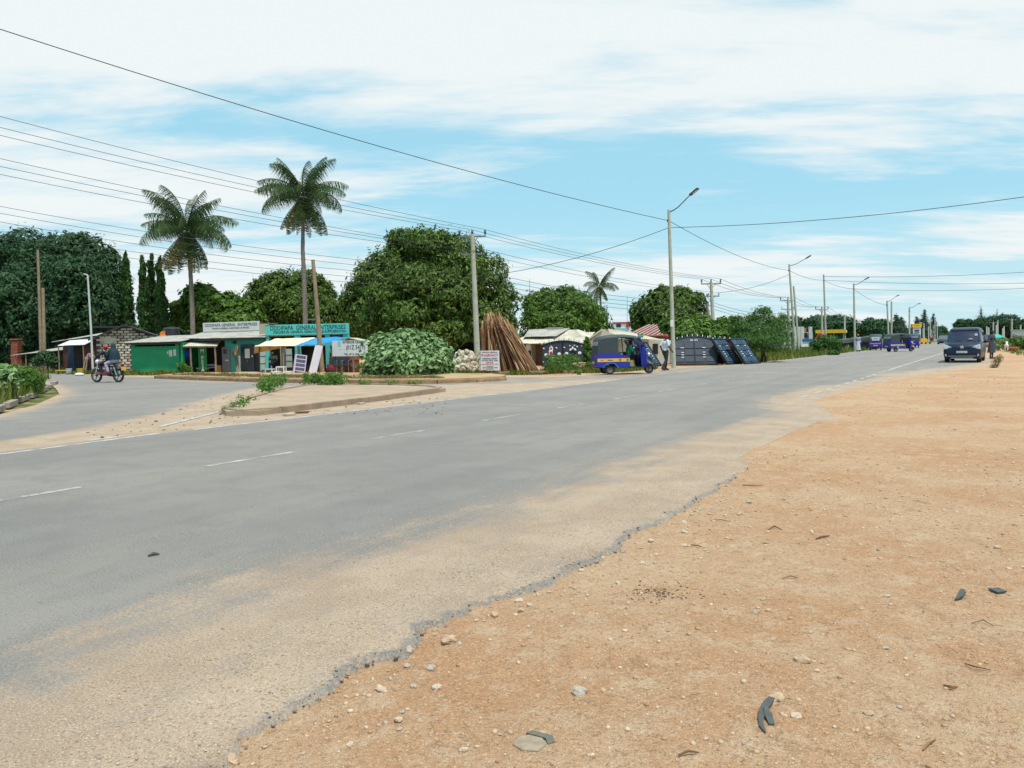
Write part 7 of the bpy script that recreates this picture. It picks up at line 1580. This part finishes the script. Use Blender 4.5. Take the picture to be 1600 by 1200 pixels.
# motorcycle riders
def ride(label, x, z, **kw):
    rot = Matrix.Rotation(MC_RZ, 4, 'Z'); p = mc+(rot @ Vector((x, 0, z))); return person(label, p, MC_RZ-PI/2, **kw)
RID = dict(pel=(0, 0, .11), chest=(0, .08, .44), neck=(0, .13, .62), head=(0, .18, .75), shL=(-.19, .12, .56), shR=(.19, .12, .56), hipL=(-.11, .02, .10), hipR=(.11, .02, .10), knL=(-.22, .38, -.02), knR=(.22, .38, -.02), anL=(-.24, .24, -.40), anR=(.24, .24, -.40), toL=(-.25, .38, -.44), toR=(.25, .38, -.44), elL=(-.33, .30, .40), elR=(.33, .30, .40), wrL=(-.34, .46, .27), wrR=(.34, .46, .27))
ride('motorcycle rider in dark jacket and red cap', -.13, .80, J=RID, shirt=NVY, sleeve=1.5, trousers=NVY, shoes=REDK, cap=REDK, hair=False, scale=.93)
PSK = mat('patterned_skirt', (.42, .42, .52), .85, 0, .6, 14, tint=(.12, .12, .2))
ride('motorcycle passenger in long dark veil and patterned pale skirt', -.50, .86, J=dict(RID, knL=(-.24, .34, -.05), knR=(.24, .34, -.05), anL=(-.25, .22, -.40), anR=(.25, .22, -.40), toL=(-.26, .34, -.44), toR=(.26, .34, -.44), elL=(-.26, .2, .34), elR=(.26, .2, .34), wrL=(-.16, .34, .22), wrR=(.16, .34, .22), chest=(0, .05, .44), neck=(0, .08, .62), head=(0, .11, .76)), shirt=DTEAL, sleeve=1.5, trousers=PSK, shoes=REDK, hair=False, scarf=(DTEAL, .16, .27), scale=.95)
# woman by the van
lw = G(1549, 560.2); DRS = mat('dark_print_dress', (.02, .026, .045), .85, 0, .6, 11, tint=(.055, .06, .08))
person('woman in dark patterned dress and dark headscarf standing right of the van', lw, yaw(-FWD*.9+RIGHT*.45), dict(elL=(-.28, .04, 1.15), wrL=(-.22, .18, 1.0), elR=(.28, .0, 1.13), wrR=(.3, .1, .92)), shirt=DRS, sleeve=1.5, skirt=(DRS, .36, .27), shoes=BLKS, headwrap=mat('dark_headscarf', (.02, .018, .03), .8, 0, .2), hair=False, scale=.97)
# far pedestrian in orange headscarf
person('far pedestrian with orange headscarf and blue-white wrap at the roadside', G(1340.5, 549.3), yaw(-FWD), dict(), shirt=mat('bluewhite_wrap', (.30, .33, .46), .85, 0, .7, 9, tint=(.06, .07, .16)), sleeve=1.5, skirt=(mat('pale_wrap', (.52, .52, .56), .85, 0, .3, 6), .15, .25), shoes=BLKS, headwrap=mat('orange_scarf', (.55, .15, .05), .8, 0, .1), hair=False, vx=.022, scale=.98)
person('tiny far walker in pink top beside the pale posts', GD(1455, 150), yaw(FWD), dict(anR=(.1, -.15, .1), toR=(.1, -.02, .03)), shirt=mat('pink_cloth', (.50, .18, .18), .85, 0, .1), trousers=JEAN, shoes=BLKS, vx=.025, scale=1.0)
# kiosk attendant in blue, person bending by the block house
person('person in bright blue shirt standing in the dark kiosk doorway', GD(292.5, 46.0), yaw(-FWD+RIGHT*.3), dict(), shirt=mat('bright_blue_cloth', (.015, .03, .38), .8, 0, .1), sleeve=.7, trousers=NVY, shoes=BLKS, vx=.016, scale=.95)
person('person in pink top bending forward beside the slim lamp post', GD(137, 48.0), yaw(RIGHT), dict(pel=(0, -.05, .88), chest=(0, .16, 1.14), neck=(0, .32, 1.24), head=(0, .42, 1.30), shL=(-.19, .26, 1.22), shR=(.19, .26, 1.22), elL=(-.22, .38, .98), elR=(.22, .38, .98), wrL=(-.2, .52, .82), wrR=(.2, .52, .82), hipL=(-.095, -.05, .87), hipR=(.095, -.05, .87)), shirt=mat('faded_pink_cloth', (.40, .20, .24), .85, 0, .2), sleeve=.7, trousers=JEAN, shoes=BLKS, vx=.016, scale=.97)
# person sitting at the back of turquoise shop doorway
person('person in dark clothes sitting inside the turquoise shop doorway', GD(428, 43.6), yaw(-FWD), dict({k: (v[0], v[1], v[2]+.42) for k, v in SIT.items()}, elL=(-.25, .12, .75), elR=(.25, .12, .75), wrL=(-.15, .32, .66), wrR=(.15, .32, .66)), shirt=mat('dark_teal_cloth', (.03, .06, .06), .85, 0, .2), sleeve=.7, trousers=NVY, shoes=BLKS, vx=.018, scale=.9)
# ---- goats
def goat(label, px, py, rz, m, graze=False, scale=1.0, lying=False):
    o = thing('goat', label, 'goat', G(px, py), rz, 'goats on the roadside'); o.scale = (scale,)*3; b = MB(); dz = -.28 if lying else 0
    b.loft([[(math.cos(2*PI*k/12)*w, y, zc+math.sin(2*PI*k/12)*h+dz) for k in range(12)] for y, w, h, zc in ((-.40, .05, .07, .56), (-.36, .11, .13, .54), (-.2, .14, .16, .52), (.0, .15, .17, .51), (.2, .14, .18, .52), (.34, .11, .16, .54), (.42, .06, .10, .57))])
    neck0, hd = Vector((0, .38, .60+dz)), (Vector((0, .66, .28)) if graze else Vector((0, .60, .86+dz)))
    limb_t(b, [neck0, hd], [.085, .06]); nz = hd+(Vector((0, .08, -.14)) if graze else Vector((0, .17, -.05))); limb_t(b, [hd, nz], [.062, .036])
    for s in (-1, 1): b.ell(hd+Vector((s*.085, -.01, .0)), (.055, .022, .016), 8, 6, Matrix.Rotation(s*.5, 3, 'Y')); limb_t(b, [hd+Vector((s*.025, -.02, .05)), hd+Vector((s*.035, -.08, .11))], [.014, .007], 6)
    limb_t(b, [(0, -.40, .62+dz), (0, -.47, .66+dz)], [.03, .015])
    for s in (-1, 1):
        if lying: limb_t(b, [(s*.1, -.25, .22), (s*.14, -.05, .06), (s*.14, -.25, .04)], [.08, .04, .025]); limb_t(b, [(s*.09, .28, .22), (s*.1, .42, .06), (s*.1, .28, .04)], [.06, .035, .022])
        else: limb_t(b, [(s*.09, -.26, .52), (s*.10, -.20, .36), (s*.10, -.31, .20), (s*.10, -.28, .02)], [.085, .05, .026, .022]); limb_t(b, [(s*.08, .28, .50), (s*.085, .28, .24), (s*.085, .27, .02)], [.06, .03, .022])
    remesh(b.build('body', m, o), .014); return o
WG = mat('white_goat_coat', (.66, .64, .60), .9, 0, .12, 6); BG = mat('brown_goat_coat', (.26, .08, .035), .9, 0, .2, 6)
goat('white goat standing on the grass right of the woman', 1572.5, 550, yaw(RIGHT*.55+FWD*.8), WG, scale=.95); goat('brown goat lying on the grass right of the white goat', 1583, 549.5, yaw(-RIGHT*.6+FWD*.5), BG, lying=True, scale=1.0); goat('brown goat grazing half hidden between the van and the woman', 1540, 550, yaw(RIGHT), mat('tan_goat_coat', (.30, .14, .075), .9, 0, .2, 6), graze=True, scale=1.1)
# ---- clutter by the block house
def bucket(label, px, depth, m, r=.15, h=.28):
    o = thing('bucket', label, 'bucket', GD(px, depth), 0, 'buckets by the block house'); MB().lathe([(r*.75, 0), (r*.8, .01), (r, h), (r*1.06, h), (r*1.06, h-.02), (r*.94, h-.02), (r*.72, .03)], 16).build('body', m, o, smooth=True); MB().tube([(-r, 0, h), (-r*.6, -r*.4, h*.75), (r*.6, -r*.4, h*.75), (r, 0, h)], .008, 5).build('handle', STEEL, o)
bucket('yellow bucket by the slim lamp post', 125.5, 45.5, mat('yellow_plastic', (.62, .42, .05), .5), .19, .36); bucket('white bucket left of the yellow one', 108, 46.5, mat('white_plastic', (.62, .64, .6), .5), .17, .34)
b = GD(100, 46.8); o = thing('bench_plank', 'low yellow plank bench by the white bucket', 'bench', b, az); MB().bx(-.45, .35, -.12, .12, .20, .25).build('plank', MATS['yellow_plastic'], o)
for x in (-.4, .28): MB().bx(x, x+.06, -.1, .1, 0, .2).build('leg', WOODP, o)
tag(MB().ell((0, 0, .06), (.34, .22, .1), 10, 6).build('plastic_bag', MATS['white_plastic'], None, loc=GD(124, 43.8), smooth=True), 'crumpled white plastic bag on the grass below the yellow bucket', 'bag')
for i, (a, bb_) in enumerate((((133, 583), (137, 556)), ((128, 583), (134, 560)))): tag(MB().cyl(GD(a[0], 46.5), P(bb_[0], bb_[1], 47), .025, n=6).build('stick', WOODP), ['stick leaning beside the bending person', 'shorter stick leaning by the yellow bucket'][i], 'stick')
# ================================================================ STONES, GRIT AND LITTER ON THE NEAR GROUND
GRAV = leafmat('gravel_stone', [(.28, .175, .10), (.43, .30, .19), (.54, .41, .28), (.36, .22, .12), (.56, .46, .34)], .9, 0.0, .2)
def rocks(pts, seed):
    """many low-poly pebbles as one mesh: pts = x, y, z, r"""
    g = np.random.default_rng(seed); base = []
    t_ = (1+5**.5)/2
    ico = np.array([(-1, t_, 0), (1, t_, 0), (-1, -t_, 0), (1, -t_, 0), (0, -1, t_), (0, 1, t_), (0, -1, -t_), (0, 1, -t_), (t_, 0, -1), (t_, 0, 1), (-t_, 0, -1), (-t_, 0, 1)])/1.9
    fc = np.array([(0, 11, 5), (0, 5, 1), (0, 1, 7), (0, 7, 10), (0, 10, 11), (1, 5, 9), (5, 11, 4), (11, 10, 2), (10, 7, 6), (7, 1, 8), (3, 9, 4), (3, 4, 2), (3, 2, 6), (3, 6, 8), (3, 8, 9), (4, 9, 5), (2, 4, 11), (6, 2, 10), (8, 6, 7), (9, 8, 1)])
    p = np.array(pts); n = len(p); V = np.repeat(ico[None], n, 0)*(1+g.normal(0, .16, (n, 12, 1)))
    V *= np.stack([g.uniform(.75, 1.35, n), g.uniform(.75, 1.2, n), g.uniform(.5, .9, n)], 1)[:, None, :]
    a = g.uniform(0, 2*PI, n); c, s = np.cos(a)[:, None], np.sin(a)[:, None]; x, y = V[:, :, 0].copy(), V[:, :, 1].copy(); V[:, :, 0] = x*c-y*s; V[:, :, 1] = x*s+y*c
    V = V*p[:, 3][:, None, None]+p[:, None, :3]; F_ = (fc[None]+(np.arange(n)*12)[:, None, None]).reshape(-1, 3); return V.reshape(-1, 3), F_
g = random.Random(61); pts = []
def dens(x, y): return .5+.5*fbm(x*.8, y*.8, 12, 3)+.35*fbm(x*2.5, y*2.5, 13, 2)
while len(pts) < 15000:
    y = 1.2+9.5*g.random()**1.35; x = g.uniform(-2.6, 7.5); ex = edge_x(y)
    if x < ex+.02 or abs(x) > 1.5+y*.95 or dens(x, y) < g.random()*.9: continue
    r = .0022+.0105*g.random()**4*(1+.25*(y > 5)); pts.append((x, y, terr_z(x, y)+r*.15, r))
for _ in range(5000):
    y = 9+22*g.random(); x = g.uniform(-3.5, 14); ex = edge_x(y)
    if x < ex+.1 or dens(x, y) < g.random()*.9: continue
    r = .005+.02*g.random()**4; pts.append((x, y, terr_z(x, y)+r*.15, r))
V, F_ = rocks(pts, 62); tag(link('gravel', nmesh('gravel', V, F_, GRAV)), 'pale pebbles strewn over the bare orange earth', None, None, 'stuff')
pts = []
while len(pts) < 7500:
    y = 1.3+9*g.random()**1.3; ex = edge_x(y); d = 1.9*g.random()**1.3; x = ex-.01-d
    if abs(x) > 1.5+y*.95: continue
    r = .0015+.0045*g.random()**3; pts.append((x, y, .0+r*.2-(.012*max(0, 1-d/.5)), r))
V, F_ = rocks(pts, 63); tag(link('grit', nmesh('grit', V, F_, GRAV)), 'fine grit scattered on the dusty road shoulder', None, None, 'stuff')
# crumbs of asphalt along the broken edge
ASC = leafmat('asphalt_crumb', [(.13, .115, .10), (.20, .175, .15), (.28, .235, .185), (.36, .27, .19)], .9, 0.0, .2); pts = []
for _ in range(380):
    y = 1.2+8*g.random()**1.2; ex = edge_x(y); d = g.gauss(.006, .02); r = .003+.010*g.random()**3; pts.append((ex+d+.006, y, (-.012 if d < 0 else -.035)+r*.2, r))
V, F_ = rocks(pts, 64); tag(link('asphalt_crumbs', nmesh('asphalt_crumbs', V, F_, ASC)), 'dark crumbs of asphalt along the broken road edge', None, None, 'stuff')
# larger stones, each its own
STM = [mat('limestone_%s' % k, c, .95, 0, .25, 2.5, .35, 5, spec=.1) for k, c in (('pale', (.52, .41, .30)), ('tan', (.46, .33, .22)), ('grey', (.42, .36, .29)))]
st_me = []
for i in range(9):
    m_ = MB().ell((0, 0, 0), (1, .8, .55), 14, 9).mesh('stone', STM[i % 3], False, True)
    for v in m_.vertices: v.co *= 1+.42*mnoise.fractal((v.co.x*1.3+i*7, v.co.y*1.3, v.co.z*1.3), 1.0, 2.0, 4)
    st_me.append(m_)
def stone(x, y, r, label, grp=None, k=None, sink=.25):
    o = link('stone', st_me[g.randrange(9) if k is None else k], None, (x, y, terr_z(x, y)+r*(.5-sink))); o.rotation_euler = (g.uniform(-.3, .3), g.uniform(-.3, .3), g.uniform(0, 6.3)); o.scale = (r, r, r); return tag(o, label, 'stone', grp)
cnt = 0
while cnt < 110:
    y = 1.5+5.5*g.random(); x = edge_x(y)+.03+abs(g.gauss(0, .38)); r = .008+.022*g.random()**3
    stone(x, y, r, 'small pale limestone lump lying in the earth beside the broken road edge', 'stones along the broken road edge'); cnt += 1
cnt = 0
while cnt < 80:
    y = 1.5+6*g.random(); x = g.uniform(-1.4, 4.5)
    if x < edge_x(y)+.6 or abs(x) > 1.2+y*.9: continue
    stone(x, y, .010+.016*g.random()**2, 'small pale stone lying on the open bare earth away from the road', 'stones on the bare earth'); cnt += 1
for (px, py_, r, lb) in ((1213, 1102, .040, 'crumbly tan stone touching the end of the torn black strip'), (1221, 1097, .016, 'small grey stone beside the crumbly tan one'), (1251, 1043, .035, 'rough tan stone on its own above the torn black strip'), (636, 1013, .036, 'knobbly grey stone in the notch of the broken road edge'), (700, 1000, .045, 'broad cluster of limestone half sunk near the broken edge'), (905, 1085, .035, 'flat pale stone in the middle of the near earth'), (362, 1186, .03, 'pale stone resting against the road edge at the bottom')):
    p = G(px, py_, -.03); stone(p.x, p.y, r, lb)
# litter and twigs
STRIP = mat('black_rubber', (.075, .082, .078), .8, 0, .25, 20, .3, 60); TWIG = mat('dry_twig', (.16, .085, .045), .9, 0, .3, 30); DLEAF = mat('dead_leaf', (.26, .13, .06), .85, 0, .3, 20)
def gp(px, py_, dz=.006): p = G(px, py_, -.02); return Vector((p.x, p.y, terr_z(p.x, p.y)+dz))
def ribbon(mb, pts, ws, th=.004):
    pts = [Vector(p) for p in pts]; L_, R_ = [], []
    for i, p in enumerate(pts):
        d = (pts[min(i+1, len(pts)-1)]-pts[max(0, i-1)]).normalized(); n_ = Vector((-d.y, d.x, 0)).normalized(); L_.append(p+n_*ws[i]); R_.append(p-n_*ws[i])
    vs = []
    for a, b in zip(L_, R_): vs += [a, b, b+Vector((0, 0, th)), a+Vector((0, 0, th))]
    fs = []
    for i in range(len(pts)-1):
        for k in range(4): q = i*4+k; r = i*4+(k+1) % 4; fs.append((q, r, r+4, q+4))
    fs += [(3, 2, 1, 0), tuple(len(pts)*4-4+k for k in range(4))]; mb.add(vs, fs)
o = thing('rubber_strip', 'torn black rubber strip in a Y shape on the near earth', 'litter', gp(1195, 1130)); b0 = Vector(o.location)
mb = MB(); ribbon(mb, [gp(1206, 1102, .02)-b0, gp(1199, 1112, .02)-b0, gp(1192, 1122, .012)-b0, gp(1189, 1132, .01)-b0, gp(1190, 1144, .006)-b0, gp(1196, 1153, .004)-b0], [.012, .015, .014, .010, .008, .003]); mb.build('long_strip', STRIP, o)
mb = MB(); ribbon(mb, [gp(1196, 1121, .022)-b0, gp(1201, 1130, .012)-b0, gp(1206, 1141, .004)-b0], [.007, .014, .010]); mb.build('short_strip', STRIP, o)
mb = MB(); ribbon(mb, [gp(1504, 927), gp(1504, 934, .014), gp(1500, 940, .014), gp(1493, 943)], [.008, .016, .014, .003], .008); tag(mb.build('seed_pod', STRIP), 'dark curved seed pod on the earth at the right', 'seed pod')
a = gp(1551, 929); mb = MB(); ribbon(mb, [a, gp(1567, 928)], [.035, .03], .008); tag(mb.build('dark_chip', STRIP), 'flat dark chip at the right edge above the curved pod', 'litter')
for i, (p0, p1, p2, r, m_, lb) in enumerate((((1518, 978), (1536, 976), (1553, 984), .003, TWIG, 'thin bent twig below the curved pod'), ((1508, 1040), (1520, 1050), (1548, 1054), .004, TWIG, 'curved half-buried twig at the lower right'), ((1222, 907), (1235, 905), (1247, 907), .004, DLEAF, 'reddish stick in the middle of the bare earth'), ((1275, 848), (1285, 846), (1296, 843), .007, TWIG, 'short dark twig on the upper middle earth'), ((1110, 812), (1126, 813), (1142, 816), .004, TWIG, 'thin twig close to the upper road edge'), ((1160, 760), (1178, 762), (1192, 760), .006, DLEAF, 'dry curled stalk on the sandy road edge'), ((1442, 1180), (1452, 1170), (1462, 1160), .004, DLEAF, 'pale straw at the bottom right'), ((1080, 850), (1090, 853), (1097, 854), .005, TWIG, 'small stub of twig near the sandy edge'), ((1475, 1077), (1485, 1084), (1496, 1080), .006, DLEAF, 'curled dead leaf near the right edge at the bottom'), ((1200, 830), (1210, 826), (1222, 832), .006, DLEAF, 'curled dry leaf above the reddish stick'), ((232, 870), (240, 868), (249, 867), .012, STRIP, 'small black scrap lying on the road'), ((1060, 1190), (1075, 1187), (1092, 1184), .005, TWIG, 'dark twig at the bottom centre'))):
    q = [gp(*p) if i != 10 else Vector((*G(*p)[:2], .006)) for p in (p0, p1, p2)]; q[1].z += .008; tag(MB().tube(q, [r*.7, r, r*.5], 6).build('twig' if m_ is not STRIP else 'rubber_scrap', m_, smooth=True), lb, 'twig' if m_ is not STRIP else 'litter')
p = gp(829, 1168, .0); o = thing('sunken_slab', 'half-buried cracked grey slab at the bottom centre', 'slab', p); mb = MB(); mb.prism([(-.05, -.04), (.0, -.055), (.05, -.035), (.055, .02), (.02, .05), (-.035, .045), (-.06, .01)], -.02, .008); mb.build('slab', mat('slab_grey', (.30, .235, .17), .9, 0, .3, 20, .5, 40), o, bevel=.004); MB().prism([(-.05, .052), (.03, .056), (.055, .026), (.07, .05), (.04, .085), (-.04, .08)], -.02, .006).build('slab_chip', mat('slab_dark', (.13, .125, .105), .8, 0, .3, 20, .5, 40), o)
# dark burnt bits
pts = []
for _ in range(220):
    q = G(g.gauss(1030, 28), g.gauss(928, 7), -.03); r = .002+.006*g.random()**2; pts.append((q.x, q.y, terr_z(q.x, q.y)+r*.2, r))
V, F_ = rocks(pts, 65); tag(link('charred_bits', nmesh('charred_bits', V, F_, mat('charred', (.13, .085, .055), .9, 0, .3))), 'patch of dark charred bits on the earth', None, None, 'stuff')
# litter along the island and dirt specks on the side road
pts = []
for _ in range(160):
    q = G(g.uniform(130, 420), g.uniform(618, 690)); 
    if inside((q.x, q.y), SAND): r = .01+.02*g.random()**2; pts.append((q.x, q.y, r*.2, r))
for _ in range(120):
    q = G(g.uniform(430, 700), 0) if False else G(480+220*g.random(), 0+648-.13*220*g.random()); r = .008+.02*g.random()**2; pts.append((q.x, q.y, r*.2, r))
V, F_ = rocks(pts, 66); tag(link('clods', nmesh('clods', V, F_, leafmat('clod', [(.16, .10, .06), (.30, .21, .13), (.10, .07, .05)], .9, 0, .2))), 'small dark clods on the sandy strip by the traffic island', None, None, 'stuff')
for i, (x0, y0, x1, y1) in enumerate(((461, 646, 482, 645), (445, 650, 460, 648), (560, 632, 568, 631))):
    a, b = G(x0, y0), G(x1, y1); d = b-a; tag(MB().box((a+b)/2+Vector((0, 0, .02)), (d.length, .12, .035), Matrix.Rotation(math.atan2(d.y, d.x), 3, 'Z')).build('broken_plank', TWIG if i == 0 else BLOCKS[2]), ['dark broken plank lying below the island kerb', 'pale broken piece lying below the island kerb', 'small pale scrap by the island kerb'][i], 'litter')
